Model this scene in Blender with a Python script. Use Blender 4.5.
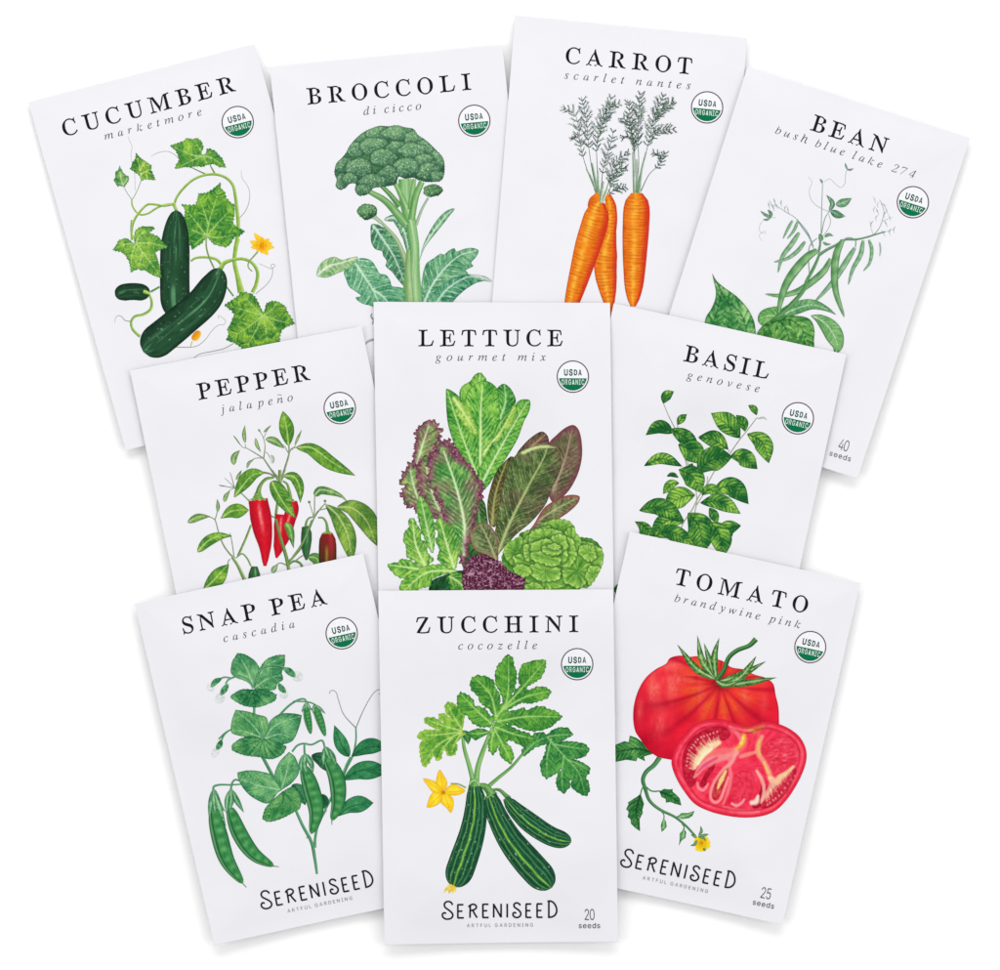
import bpy, math, random
import numpy as np
from mathutils.geometry import delaunay_2d_cdt
from mathutils import Vector

for ob in list(bpy.data.objects):
    bpy.data.objects.remove(ob)
SC = bpy.context.scene
COL = SC.collection

# ------------------------------------------------------------ camera, light
PX = 0.000355            # metres per photograph pixel on the table
W0, H0 = 1000.0, 970.0
CAM_D = 1.6
cam_d = bpy.data.cameras.new('camera')
cam = bpy.data.objects.new('camera', cam_d)
COL.objects.link(cam)
cam.location = (0, 0, CAM_D)
cam_d.sensor_fit = 'HORIZONTAL'
cam_d.sensor_width = 36
cam_d.lens = 36 * (CAM_D - 0.004) / (W0 * PX)
cam_d.clip_start = 0.05
cam_d.clip_end = 50
SC.camera = cam

world = bpy.data.worlds.new('World')
SC.world = world
world.use_nodes = True
bg = world.node_tree.nodes['Background']
bg.inputs[0].default_value = (1.0, 1.0, 1.0, 1)
bg.inputs[1].default_value = 0.66

def area(name, loc, target, size, power, col=(1, 1, 1)):
    d = bpy.data.lights.new(name, 'AREA')
    d.shape = 'RECTANGLE'
    d.size, d.size_y = size
    d.energy = power
    d.color = col
    o = bpy.data.objects.new(name, d)
    COL.objects.link(o)
    o.location = loc
    o.rotation_euler = (Vector(target) - Vector(loc)).to_track_quat('-Z', 'Y').to_euler()
    return o
area('softbox_lamp', (0, 1.5, 1.5), (0, 0, 0), (1.8, 0.9), 20.0)
area('softbox_lamp', (-1.5, -0.1, 1.5), (0, 0, 0), (0.9, 1.2), 8.5)
area('softbox_lamp', (1.5, -0.1, 1.5), (0, 0, 0), (0.9, 1.2), 8.5)

SC.view_settings.view_transform = 'Standard'
SC.view_settings.look = 'None'
SC.view_settings.exposure = 0.0
SC.view_settings.gamma = 1.0
SC.view_settings.use_curve_mapping = False

# ------------------------------------------------------------ helpers
INK = 0.82               # albedo / displayed linear value
def hx(s):
    s = s.lstrip('#')
    return np.array([int(s[i:i + 2], 16) / 255 for i in (0, 2, 4)])
def to_lin(c):
    c = np.clip(c, 0, 1)
    g = (c @ np.array([.3, .59, .11]))[..., None]
    sat = np.where(c[..., 1:2] > c[..., 0:1], 0.92, 1.03)
    c = np.clip(g + (c - g) * sat, 0, 1)
    c = np.clip((c - .55) * 1.07 + .55, 0, 1)
    return np.where(c <= 0.04045, c / 12.92, ((c + 0.055) / 1.055) ** 2.4)
def hsh(i, j, seed):
    v = np.sin(i * 127.1 + j * 311.7 + seed * 74.7) * 43758.5453
    return v - np.floor(v)
def vn(x, y, seed=0):
    x = np.asarray(x, float); y = np.asarray(y, float)
    i = np.floor(x); j = np.floor(y)
    f = x - i; g = y - j
    f = f * f * (3 - 2 * f); g = g * g * (3 - 2 * g)
    a = hsh(i, j, seed); b = hsh(i + 1, j, seed)
    c = hsh(i, j + 1, seed); d = hsh(i + 1, j + 1, seed)
    return a + (b - a) * f + (c - a) * g + (a - b - c + d) * f * g
def fbm(x, y, seed=0, o=3):
    s = 0; a = 0.5; t = 0
    for k in range(o):
        s = s + a * vn(x, y, seed + k * 7); t += a
        x = x * 2.03; y = y * 2.03; a *= 0.55
    return s / t
def mix(a, b, t):
    t = np.clip(np.asarray(t), 0, 1)
    if t.ndim == 1:
        t = t[:, None]
    return a * (1 - t) + b * t
def sm(a, b, x):
    t = np.clip((x - a) / (b - a), 0, 1)
    return t * t * (3 - 2 * t)

def dense(pts, step=0.7, closed=False):
    """Catmull-Rom through pts; a third coordinate 1 marks a corner."""
    P = [np.array(p[:2], float) for p in pts]
    cr = [len(p) > 2 for p in pts]
    n = len(P); out = []
    m = n if closed else n - 1
    for i in range(m):
        p1, p2 = P[i], P[(i + 1) % n]
        if closed:
            p0, p3 = P[i - 1], P[(i + 2) % n]
        else:
            p0 = P[i - 1] if i > 0 else 2 * p1 - p2
            p3 = P[i + 2] if i + 2 < n else 2 * p2 - p1
        if cr[i]: p0 = 2 * p1 - p2
        if cr[(i + 1) % n]: p3 = 2 * p2 - p1
        k = max(1, int(np.hypot(*(p2 - p1)) / step))
        L = np.hypot(*(p2 - p1)) + 1e-9
        def tan(a, b, lab, lbc):
            return (b - a) / (lab + lbc + 1e-9)
        t1 = tan(p0, p2, np.hypot(*(p1 - p0)), L) * L
        t2 = tan(p1, p3, L, np.hypot(*(p3 - p2))) * L
        for q in range(k):
            t = q / k
            out.append((2*t**3-3*t**2+1)*p1 + (t**3-2*t**2+t)*t1 + (-2*t**3+3*t**2)*p2 + (t**3-t**2)*t2)
    if not closed: out.append(P[-1])
    return np.array(out)
def resamp(P, n):
    P = np.asarray(P, float)
    d = np.r_[0, np.cumsum(np.hypot(*np.diff(P, axis=0).T))]
    t = np.linspace(0, d[-1], n)
    return np.c_[np.interp(t, d, P[:, 0]), np.interp(t, d, P[:, 1])]
def plen(P):
    return float(np.sum(np.hypot(*np.diff(P, axis=0).T)))
def normals(P):
    T = np.gradient(P, axis=0)
    T /= (np.hypot(T[:, 0], T[:, 1]) + 1e-9)[:, None]
    return np.c_[T[:, 1], -T[:, 0]]          # left-hand side on screen when walking along (y down)
def inside(P, polys):
    r = np.zeros(len(P), bool)
    x, y = P[:, 0], P[:, 1]
    for Q in polys:
        a = Q; b = np.roll(Q, -1, axis=0)
        for k0 in range(0, len(P), 4000):
            s = slice(k0, k0 + 4000)
            yy = y[s, None]; xx = x[s, None]
            c = (a[None, :, 1] > yy) != (b[None, :, 1] > yy)
            xi = (b[:, 0] - a[:, 0]) * (yy - a[:, 1]) / (b[:, 1] - a[:, 1] + 1e-12) + a[:, 0]
            r[s] ^= (np.sum(c & (xx < xi), axis=1) % 2).astype(bool)
    return r
def pdist(P, Q):
    """distance of P to dense point list Q, with index"""
    D = np.empty(len(P)); I = np.empty(len(P), int)
    for k0 in range(0, len(P), 3000):
        s = slice(k0, k0 + 3000)
        d = (P[s, None, 0] - Q[None, :, 0]) ** 2 + (P[s, None, 1] - Q[None, :, 1]) ** 2
        i = d.argmin(1); I[s] = i; D[s] = np.sqrt(d[np.arange(len(i)), i])
    return D, I

# ------------------------------------------------------------ materials
def paper_mat(name, col, seed):
    m = bpy.data.materials.new(name); m.use_nodes = True
    nt = m.node_tree; b = nt.nodes['Principled BSDF']
    b.inputs['Roughness'].default_value = 0.62
    b.inputs['Specular IOR Level'].default_value = 0.25
    tc = nt.nodes.new('ShaderNodeTexCoord')
    n1 = nt.nodes.new('ShaderNodeTexNoise'); n1.inputs['Scale'].default_value = 45; n1.inputs['Detail'].default_value = 3
    n2 = nt.nodes.new('ShaderNodeTexNoise'); n2.inputs['Scale'].default_value = 2600; n2.inputs['Detail'].default_value = 4
    mp = nt.nodes.new('ShaderNodeMapping'); mp.inputs['Location'].default_value = (seed, seed * 2, 0)
    nt.links.new(tc.outputs['Object'], mp.inputs['Vector'])
    nt.links.new(mp.outputs[0], n1.inputs['Vector']); nt.links.new(mp.outputs[0], n2.inputs['Vector'])
    cr = nt.nodes.new('ShaderNodeMix'); cr.data_type = 'RGBA'
    cr.inputs['A'].default_value = (*[c * 0.975 for c in col], 1)
    cr.inputs['B'].default_value = (*[min(1, c * 1.02) for c in col], 1)
    nt.links.new(n1.outputs['Fac'], cr.inputs['Factor'])
    nt.links.new(cr.outputs['Result'], b.inputs['Base Color'])
    bp = nt.nodes.new('ShaderNodeBump'); bp.inputs['Strength'].default_value = 0.12; bp.inputs['Distance'].default_value = 0.00005
    nt.links.new(n2.outputs['Fac'], bp.inputs['Height']); nt.links.new(bp.outputs[0], b.inputs['Normal'])
    return m
def ink_mat():
    m = bpy.data.materials.new('printed_ink'); m.use_nodes = True
    nt = m.node_tree; b = nt.nodes['Principled BSDF']
    b.inputs['Roughness'].default_value = 0.8
    b.inputs['Specular IOR Level'].default_value = 0.05
    at = nt.nodes.new('ShaderNodeAttribute'); at.attribute_name = 'ink'
    tc = nt.nodes.new('ShaderNodeTexCoord')
    n = nt.nodes.new('ShaderNodeTexNoise'); n.inputs['Scale'].default_value = 1800; n.inputs['Detail'].default_value = 2
    nt.links.new(tc.outputs['Object'], n.inputs['Vector'])
    mr = nt.nodes.new('ShaderNodeMapRange'); mr.inputs['To Min'].default_value = 0.86; mr.inputs['To Max'].default_value = 1.14
    nt.links.new(n.outputs['Fac'], mr.inputs['Value'])
    vm = nt.nodes.new('ShaderNodeVectorMath'); vm.operation = 'SCALE'
    nt.links.new(at.outputs['Color'], vm.inputs[0]); nt.links.new(mr.outputs[0], vm.inputs['Scale'])
    nt.links.new(vm.outputs[0], b.inputs['Base Color'])
    return m
INKM = ink_mat()

# ------------------------------------------------------------ draping the packets on one another
GS = 2.0                                           # height-map cell, photo px
HM = np.zeros((int(H0 / GS) + 60, int(W0 / GS) + 60))   # metres, top of what lies there so far
OFF = 30
def hm_sample(x, y):
    u = x / GS + OFF; v = y / GS + OFF
    i = np.clip(np.floor(v).astype(int), 0, HM.shape[0] - 2); j = np.clip(np.floor(u).astype(int), 0, HM.shape[1] - 2)
    f = np.clip(v - i, 0, 1); g = np.clip(u - j, 0, 1)
    return (HM[i, j]*(1-f)*(1-g) + HM[i+1, j]*f*(1-g) + HM[i, j+1]*(1-f)*g + HM[i+1, j+1]*f*g)
def blur(A, n):
    for _ in range(n):
        B = np.pad(A, 1, mode='reflect', reflect_type='odd')
        A = (B[:-2, 1:-1] + B[2:, 1:-1] + B[1:-1, :-2] + B[1:-1, 2:] + 2 * B[1:-1, 1:-1]) / 6
    return A
class Packet:
    NU, NV = 94, 142
    def __init__(s, quad, seed, lift=0.0036, bulge=0.0011):
        s.q = np.array(quad, float)                # TL TR BR BL
        s.seed = seed
        u, v = np.meshgrid(np.linspace(0, 1, s.NU), np.linspace(0, 1, s.NV))
        x, y = s.xy(u, v)
        H = hm_sample(x, y)
        curl = lift * (0.3 + 0.6 * (np.abs(2 * u - 1) ** 2) * (0.4 + 0.6 * v)) + 0.0004 * sm(0.75, 1.0, v)
        S = H + curl * np.where(H > 0.0003, 0.08, 1.0)
        lo = H + 0.00012
        B = S.copy()
        for it in range(26):
            B = np.maximum(lo, blur(B, 16))
        B = blur(B, 160)
        B = B + np.clip((lo - B).max() - 0.00025, 0, 0.003)
        e = np.minimum(np.minimum(u, 1 - u) * 234, np.minimum(v, 1 - v) * 352)
        th = 0.0002 + bulge * sm(6, 70, e) * (0.55 + 0.45 * sm(0.1, 0.8, v))
        wav = (fbm(u * 3 + seed, v * 4.2, seed, 3) - 0.5) * 0.0011 + (vn(u * 9, v * 11 + seed, seed + 3) - 0.5) * 0.00016
        s.B = B
        s.S = B + th + (wav + 0.0003) * sm(0, 30, e)
        s.S = np.maximum(s.S, B + 0.00015)
        s.layer = 0
    def xy(s, u, v):
        q = s.q
        u = np.asarray(u)[..., None]; v = np.asarray(v)[..., None]
        p = q[0]*(1-u)*(1-v) + q[1]*u*(1-v) + q[2]*u*v + q[3]*(1-u)*v
        return p[..., 0], p[..., 1]
    def uv(s, x, y):
        q = s.q
        e1 = q[1] - q[0]; e2 = q[3] - q[0]; e3 = q[0] - q[1] + q[2] - q[3]
        det = e1[0] * e2[1] - e1[1] * e2[0]
        u = ((x - q[0, 0]) * e2[1] - (y - q[0, 1]) * e2[0]) / det
        v = (e1[0] * (y - q[0, 1]) - e1[1] * (x - q[0, 0])) / det
        for _ in range(5):
            rx = x - q[0, 0] - e3[0] * u * v; ry = y - q[0, 1] - e3[1] * u * v
            u = (rx * e2[1] - ry * e2[0]) / det
            v = (e1[0] * ry - e1[1] * rx) / det
        return u, v
    def z(s, x, y, A=None):
        A = s.S if A is None else A
        u, v = s.uv(x, y)
        a = np.clip(u, 0, 1) * (s.NU - 1); b = np.clip(v, 0, 1) * (s.NV - 1)
        j = np.minimum(a.astype(int), s.NU - 2); i = np.minimum(b.astype(int), s.NV - 2)
        g = a - j; f = b - i
        return (A[i, j]*(1-f)*(1-g) + A[i+1, j]*f*(1-g) + A[i, j+1]*(1-f)*g + A[i+1, j+1]*f*g)
    def stamp(s):
        jj, ii = np.meshgrid(np.arange(HM.shape[1]), np.arange(HM.shape[0]))
        x = (jj - OFF) * GS; y = (ii - OFF) * GS
        u, v = s.uv(x, y)
        m = (u > -0.012) & (u < 1.012) & (v > -0.008) & (v < 1.008)
        HM[m] = np.maximum(HM[m], s.z(x[m], y[m]) + 0.00002)
    def start(s, label, group, mat):
        c = s.q.mean(0)
        ang = -math.atan2(s.q[1, 1] - s.q[0, 1], s.q[1, 0] - s.q[0, 0])
        s.root = bpy.data.objects.new('seed_packet', None); COL.objects.link(s.root)
        s.root.empty_display_size = 0.02
        s.c = np.array([(c[0] - W0/2) * PX, (H0/2 - c[1]) * PX, float(s.B.min())])
        s.root.location = s.c; s.root.rotation_euler = (0, 0, ang)
        s.root['label'] = label; s.root['category'] = 'seed packet'; s.root['group'] = group
        s.ca, s.sa = math.cos(-ang), math.sin(-ang)
        # envelope: top and bottom sheets joined by a rolled edge
        NU, NV = s.NU, s.NV
        u, v = np.meshgrid(np.linspace(0, 1, NU), np.linspace(0, 1, NV))
        x, y = s.xy(u, v)
        ring = np.zeros_like(u); ring[0] = ring[-1] = 1; ring[:, 0] = ring[:, -1] = 1
        top = np.c_[x.ravel(), y.ravel(), (s.S - 0).ravel()]
        # outward rolled rim
        def loop():
            r = [(0, j) for j in range(NU)] + [(i, NU - 1) for i in range(1, NV)]
            r += [(NV - 1, j) for j in range(NU - 2, -1, -1)] + [(i, 0) for i in range(NV - 2, 0, -1)]
            return r
        L = loop(); n = len(L)
        V = [top]; F = []
        idx = lambda i, j: i * NU + j
        for i in range(NV - 1):
            for j in range(NU - 1):
                F.append((idx(i, j), idx(i + 1, j), idx(i + 1, j + 1), idx(i, j + 1)))
        cen = s.q.mean(0)
        prev = [idx(i, j) for i, j in L]
        base = len(top)
        for off, dz in ((0.25, 0.00003), (0.45, 0.00008), (0.45, 0.00015)):
            ring = []
            for (i, j) in L:
                du = (j == NU - 1) - (j == 0); dv = (i == NV - 1) - (i == 0)
                e1 = (s.q[1] - s.q[0]) / np.hypot(*(s.q[1] - s.q[0])); e2 = (s.q[3] - s.q[0]) / np.hypot(*(s.q[3] - s.q[0]))
                wob = 0.25 * (vn(np.array([i * .21]), np.array([j * .21]), s.seed)[0] - .5)
                d = (e1 * du + e2 * dv) * (off + wob * 0.6)
                ring.append((x[i, j] + d[0], y[i, j] + d[1], s.S[i, j] - dz))
            V.append(np.array(ring))
            cur = list(range(base, base + n)); base += n
            for k in range(n):
                F.append((prev[k], prev[(k + 1) % n], cur[(k + 1) % n], cur[k]))
            prev = cur
        # pull the sheet's own border in so that the rim reaches the traced outline
        bot = np.c_[x.ravel(), y.ravel(), (s.B - 0.0).ravel()]
        bi = {}
        keep = []
        for i in range(1, NV - 1):
            for j in range(1, NU - 1):
                bi[(i, j)] = base + len(keep); keep.append(idx(i, j))
        V.append(bot[keep])
        for k, (i, j) in enumerate(L): bi[(i, j)] = prev[k]
        for i in range(NV - 1):
            for j in range(NU - 1):
                F.append((bi[(i, j)], bi[(i, j + 1)], bi[(i + 1, j + 1)], bi[(i + 1, j)]))
        V = np.vstack(V)
        o = mkmesh('envelope', s.loc(V), F, mat, s.root, smooth=True)
        ntop = (NU - 1) * (NV - 1)
        sf = np.zeros(len(o.data.polygons), bool); sf[:ntop] = True
        o.data.polygons.foreach_set('use_smooth', sf)
        bd = set(idx(i, j) for i, j in L)
        for e in o.data.edges:
            if e.vertices[0] in bd and e.vertices[1] in bd: e.use_edge_sharp = True
        return s.root
    def loc(s, V):
        """photo px + metre height -> packet-local coordinates"""
        X = (V[:, 0] - W0/2) * PX - s.c[0]; Y = (H0/2 - V[:, 1]) * PX - s.c[1]
        return np.c_[X * s.ca - Y * s.sa, X * s.sa + Y * s.ca, V[:, 2] - s.c[2]]

def mkmesh(name, V, F, mat, parent, cols=None, smooth=False, flat_from=None):
    me = bpy.data.meshes.new(name)
    F = list(F)
    me.from_pydata(V.tolist() if hasattr(V, 'tolist') else V, [], F)
    if cols is not None:
        a = me.color_attributes.new('ink', 'FLOAT_COLOR', 'POINT')
        c = np.ones((len(V), 4)); c[:, :3] = to_lin(cols) * INK
        a.data.foreach_set('color', c.ravel().astype(np.float32))
    if smooth:
        me.polygons.foreach_set('use_smooth', np.ones(len(me.polygons), bool))
    me.materials.append(mat); me.update()
    o = bpy.data.objects.new(name, me); COL.objects.link(o)
    if parent is not None: o.parent = parent
    return o

# ------------------------------------------------------------ printing on a packet
PK = None        # packet being printed
FR = (0, 0, 1)   # drawing frame: x0, y0, scale
ZOOM = 1.0
def frame(x0, y0, s):
    global FR
    FR = (x0, y0, s)
def f(pts):
    return [(FR[0] + p[0] / FR[2], FR[1] + p[1] / FR[2], *p[2:]) for p in pts]
DZ = 1.5e-6
class Print:
    """one printed shape: a thin film of ink that follows the packet's surface"""
    def __init__(s, name):
        s.name = name; s.V = []; s.F = []; s.C = []; s.n = 0
    def add(s, P, F, C, step=True):
        if step: PK.layer += 1
        z = PK.z(P[:, 0], P[:, 1]) + 1.5e-5 + PK.layer * DZ
        s.V.append(np.c_[P, z]); s.C.append(np.broadcast_to(C, (len(P), 3)))
        s.F += [tuple(i + s.n for i in t) for t in F]
        s.n += len(P)
    def shape(s, outs, cf, step=0.9, holes=False):
        """outs: closed px outline(s) (arrays); cf(P) -> colours"""
        if not isinstance(outs, list): outs = [outs]
        outs = [np.asarray(o, float) for o in outs]
        allp = np.vstack(outs)
        mn, mx = allp.min(0), allp.max(0)
        gx, gy = np.meshgrid(np.arange(mn[0], mx[0], step), np.arange(mn[1], mx[1], step * 0.87))
        gx = gx + (np.arange(gx.shape[0])[:, None] % 2) * step / 2
        G = np.c_[gx.ravel(), gy.ravel()]
        if len(G):
            G = G[inside(G, outs)]
        if len(G):
            d, _ = pdist(G, allp)
            G = G[d > step * 0.55]
        vs = [Vector(p) for p in allp.tolist()] + [Vector(p) for p in G.tolist()]
        es = []; k = 0
        for o in outs:
            n = len(o); es += [(k + i, k + (i + 1) % n) for i in range(n)]; k += n
        r = delaunay_2d_cdt(vs, es, [], 0, 1e-5)
        P = np.array([(v.x, v.y) for v in r[0]])
        T = np.array([t for t in r[2] if len(t) == 3])
        cen = P[T].mean(1)
        T = T[inside(cen, outs)]
        a = P[T[:, 1]] - P[T[:, 0]]; b = P[T[:, 2]] - P[T[:, 0]]
        cr = a[:, 0] * b[:, 1] - a[:, 1] * b[:, 0]
        T[cr > 0] = T[cr > 0][:, ::-1]
        s.add(P, T.tolist(), cf(P))
        return s
    def ribbon(s, sp, wl, wr, cf, nu=5, step=0.9):
        """sp dense px spine; wl, wr widths (scalar / list along); cf(u,v,P,dist) u in -1..1"""
        n = max(3, int(plen(sp) / step) + 1)
        S = resamp(sp, n); N = normals(S)
        t = np.linspace(0, 1, n)
        g = lambda w: np.interp(t, np.linspace(0, 1, len(w)), w) if hasattr(w, '__len__') else np.full(n, float(w))
        wl, wr = g(wl), g(wr)
        us = np.linspace(-1, 1, nu)
        U, Vv = np.meshgrid(us, t)
        off = np.where(U < 0, U * wl[:, None], U * wr[:, None])
        P = S[:, None, :] - N[:, None, :] * off[..., None]
        F = [(i*nu+j, i*nu+j+1, (i+1)*nu+j+1, (i+1)*nu+j) for i in range(n-1) for j in range(nu-1)]
        P = P.reshape(-1, 2)
        C = cf(U.ravel(), Vv.ravel(), P) if callable(cf) else cf
        s.add(P, F, C)
        return s
    def done(s, label=None, parent=None):
        if not s.V: return None
        if s.name in ('printed_tendril', 'printed_twig', 'printed_vine', 'printed_stalk', 'printed_stem', 'printed_bud') and len(s.V) > 1:
            n0 = 0; k = 0                       # every stroke is a piece of its own
            for V, C in zip(s.V, s.C):
                F = []
                while k < len(s.F) and s.F[k][0] < n0 + len(V):
                    F.append(tuple(i - n0 for i in s.F[k])); k += 1
                mkmesh(s.name, PK.loc(V), F, INKM, parent or PK.root, cols=C)
                n0 += len(V)
            return None
        V = np.vstack(s.V); C = np.vstack(s.C)
        o = mkmesh(s.name, PK.loc(V), s.F, INKM, parent or PK.root, cols=C)
        if label: o['label'] = label
        return o

def st(pr, pts, w, col, raw=False, nu=3, step=1.0):
    """painted stroke along pts (frame coordinates); w in px: scalar or list; col hex or (dark, light)"""
    sp = dense(pts if raw else f(pts), 0.6)
    w = [x / 2 for x in w] if hasattr(w, '__len__') else w / 2
    if isinstance(col, tuple):
        a, b = hx(col[0]), hx(col[1])
        sd = random.random() * 50
        cf = lambda u, v, P: mix(a, b, 0.5 - 0.55 * u + 0.35 * (vn(v * 30, u * 0 + sd) - 0.5))
        nu = max(nu, 5)
    else:
        cf = hx(col)
    pr.ribbon(sp, w, w, cf, nu=nu, step=step)

# -- foliage colouring -------------------------------------------------
def foliage(P, ribs, dk, lt, vein, sp=5.0, c=0.9, vw=0.6, sv=0.45, hatch=0.9, seed=0, lr=0.0, ph=0.0,
            outline=None, edge=None, ew=0.9, ribw=1.0, blot=0.7, curve=0.0, netw=0.0, rv=1.0, tint=None, rim=None, rimw=2.5, ruf=0.0, rper=5.0):
    dk, lt, vein = hx(dk), hx(lt), hx(vein)
    best = np.full(len(P), 1e9); S = np.zeros(len(P)); D = np.zeros(len(P)); TT = np.zeros(len(P)); RI = np.zeros(len(P))
    for k, R in enumerate(ribs):
        R = resamp(R, max(8, int(plen(R) / 0.7)))
        d, i = pdist(P, R)
        N = normals(R)
        sg = np.sign(np.sum((P - R[i]) * N[i], axis=1))
        ln = plen(R)
        T = np.c_[-N[:, 1], N[:, 0]]
        ex = np.sum((P - R[i]) * T[i], axis=1)
        tt = i / (len(R) - 1)
        sg[sg == 0] = 1
        m = d < best
        best[m] = d[m]; S[m] = (tt * ln)[m]; D[m] = (d * sg)[m]; TT[m] = tt[m]; RI[m] = k
    A = np.abs(D)
    s0 = S - A * c - curve * A * A
    off = np.where(D > 0, 0.5, 0.0) + RI * 0.37 + ph
    q = s0 / sp + off + 0.55 * (vn(P[:, 0] * 0.1, P[:, 1] * 0.1, seed + 5) - 0.5)
    fr = np.abs(q - np.round(q)) * sp                     # px distance to the nearest side vein, roughly
    vein_i = np.exp(-(fr / (vw * 1.1)) ** 2)
    cell = np.abs(q - np.round(q)) * 2
    h = vn(s0 * 1.15, A * 0.22 + D * 0.01, seed + 11) - 0.5
    h2 = vn(s0 * 2.3, A * 0.5, seed + 12) - 0.5
    b = fbm(P[:, 0] * 0.09, P[:, 1] * 0.09, seed, 3) - 0.5
    t = 0.40 + hatch * (0.95 * h + 0.6 * h2) + blot * 1.3 * b + 0.28 * (cell - 0.5) + lr * np.sign(D)
    if ruf and outline is not None:
        dd, ii = pdist(P, outline)
        sarc = ii * 0.8
        w = np.cos(2 * math.pi * (sarc / rper + 1.2 * vn(sarc * .12, sarc * 0, seed + 51)) + dd * .35)
        t = t + ruf * w * np.exp(-dd / 4.5)
    col = mix(dk, lt, t)
    if tint is not None:
        col = mix(col, hx(tint[0]), tint[1] * np.clip(fbm(P[:, 0]*.07+9, P[:, 1]*.07, seed+31)*2.4-.9, 0, 1))
    col = mix(col, vein, sv * vein_i * (1 - 0.4 * TT) * (0.35 + 0.9 * vn(P[:, 0] * 0.3, P[:, 1] * 0.3, seed + 6)))
    if netw > 0:
        nn = np.abs(vn(P[:, 0] * 0.55, P[:, 1] * 0.55, seed + 21) - 0.5)
        col = mix(col, vein, netw * np.exp(-(nn / 0.07) ** 2))
    col = mix(col, vein, rv * np.exp(-(A / (ribw * (1.15 - 0.75 * TT))) ** 2))
    if outline is not None and edge is not None:
        d, _ = pdist(P, outline)
        if rim is not None:
            rc = mix(hx(rim) * .62, np.clip(hx(rim) * 1.5 + .06, 0, 1), fbm(P[:, 0] * .9, P[:, 1] * .9, seed + 43) * 2 - .5) if ruf > .6 else hx(rim)
            col = mix(col, rc, 0.95 * np.exp(-(d / (rimw * (0.4 + 1.2 * vn(P[:, 0] * .35, P[:, 1] * .35, seed + 41)))) ** 2))
        col = mix(col, hx(edge), 0.6 * np.exp(-(d / ew) ** 2))
    return np.clip(col, 0, 1)

def serrate(O, amp, per, seed=0, mode='saw'):
    """roughen a dense closed outline"""
    d = np.r_[0, np.cumsum(np.hypot(*np.diff(O, axis=0).T))]
    N = normals(O)
    area = np.sum(O[:, 0] * np.roll(O[:, 1], -1) - np.roll(O[:, 0], -1) * O[:, 1])
    sg = 1 if area > 0 else -1
    q = d / per + 1.3 * vn(d / per * 0.4, d * 0, seed)
    w = (q % 1.0) if mode == 'saw' else 0.5 + 0.5 * np.cos(q * 2 * math.pi)
    a = amp * (0.5 + vn(d / per * 0.7, d * 0 + 3, seed + 1))
    if mode == 'rag':
        w = 0.4 + 1.5 * (vn(d / per * 1.7, d * 0, seed + 2) - .5) + 1.1 * (vn(d / per * 4.1, d * 0, seed + 3) - .5)
        a = amp
        return O + N * (sg * (w - 0.3) * a)[:, None]
    return O + N * (sg * (w - 0.4) * a)[:, None]

def blade(mid, wl, wr, peak=0.42, tip=1.0, base=0.75, wav=0.0, per=6, seed=0, raw=False):
    """leaf outline from a midrib; returns outline, midrib (px)"""
    M = dense(mid if raw else f(mid), 0.6)
    n = max(14, int(plen(M) / 0.9))
    M = resamp(M, n); N = normals(M)
    t = np.linspace(0, 1, n)
    k = math.log(0.5) / math.log(peak)
    tt = t ** k
    w = np.sin(math.pi * tt)
    w = np.where(t < peak, np.clip(w, 0, 1) ** base, np.clip(w, 0, 1) ** tip)
    s = t * plen(M)
    r1 = 1 + wav * (vn(s / per, s * 0, seed) - 0.5) * 2
    r2 = 1 + wav * (vn(s / per, s * 0, seed + 9) - 0.5) * 2
    L = M + N * (wl * w * r1)[:, None]; R = M - N * (wr * w * r2)[:, None]
    return np.vstack([L, R[-2:0:-1]]), M

SEED = [10]
def leaf(mid, wl, wr, dk, lt, vein, name='printed_leaf', label=None, edge=None, ser=0, per=3.0, peak=0.42, tip=1.0,
         base=0.75, wav=0.0, wper=6, raw=False, mode='saw', **kw):
    SEED[0] += 1; sd = SEED[0]
    O, M = blade(mid, wl, wr, peak, tip, base, wav, wper, sd, raw)
    O = dense([tuple(p) for p in O], 0.8, True)
    if ser: O = serrate(O, ser, per, sd, mode)
    p = Print(name)
    p.shape(O, lambda P: foliage(P, [M], dk, lt, vein, seed=sd, outline=O, edge=edge or dk, **kw))
    return p.done(label)
def lobed(out, ribs, dk, lt, vein, name='printed_leaf', label=None, edge=None, ser=0, per=3.0, smooth=False, mode='saw',
          raw=False, ew=0.9, grow=0.0, **kw):
    """leaf from a traced outline with given ribs (frame coordinates)"""
    SEED[0] += 1; sd = SEED[0]
    o = out if raw else f(out)
    if smooth: O = dense(o, 0.8, True)
    else: O = dense([(p[0], p[1], 1) for p in o], 0.8, True)
    if grow:
        ar = np.sum(O[:, 0] * np.roll(O[:, 1], -1) - np.roll(O[:, 0], -1) * O[:, 1])
        O = O + normals(np.vstack([O[-1:], O, O[:1]]))[1:-1] * (1 if ar > 0 else -1) * grow
    if ser: O = serrate(O, ser, per, sd, mode)
    R = [dense(r if raw else f(r), 0.6) for r in ribs]
    p = Print(name)
    p.shape(O, lambda P: foliage(P, R, dk, lt, vein, seed=sd, outline=O, edge=edge or dk, ew=ew, **kw))
    return p.done(label)
def blob(out, cf, name, label=None, ser=0, per=3.0, raw=False, step=0.9, mode='saw'):
    SEED[0] += 1
    O = dense(out if raw else f(out), 0.8, True)
    if ser: O = serrate(O, ser, per, SEED[0], mode)
    p = Print(name); p.shape(O, lambda P: cf(P, O), step=step)
    return p.done(label)

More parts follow.
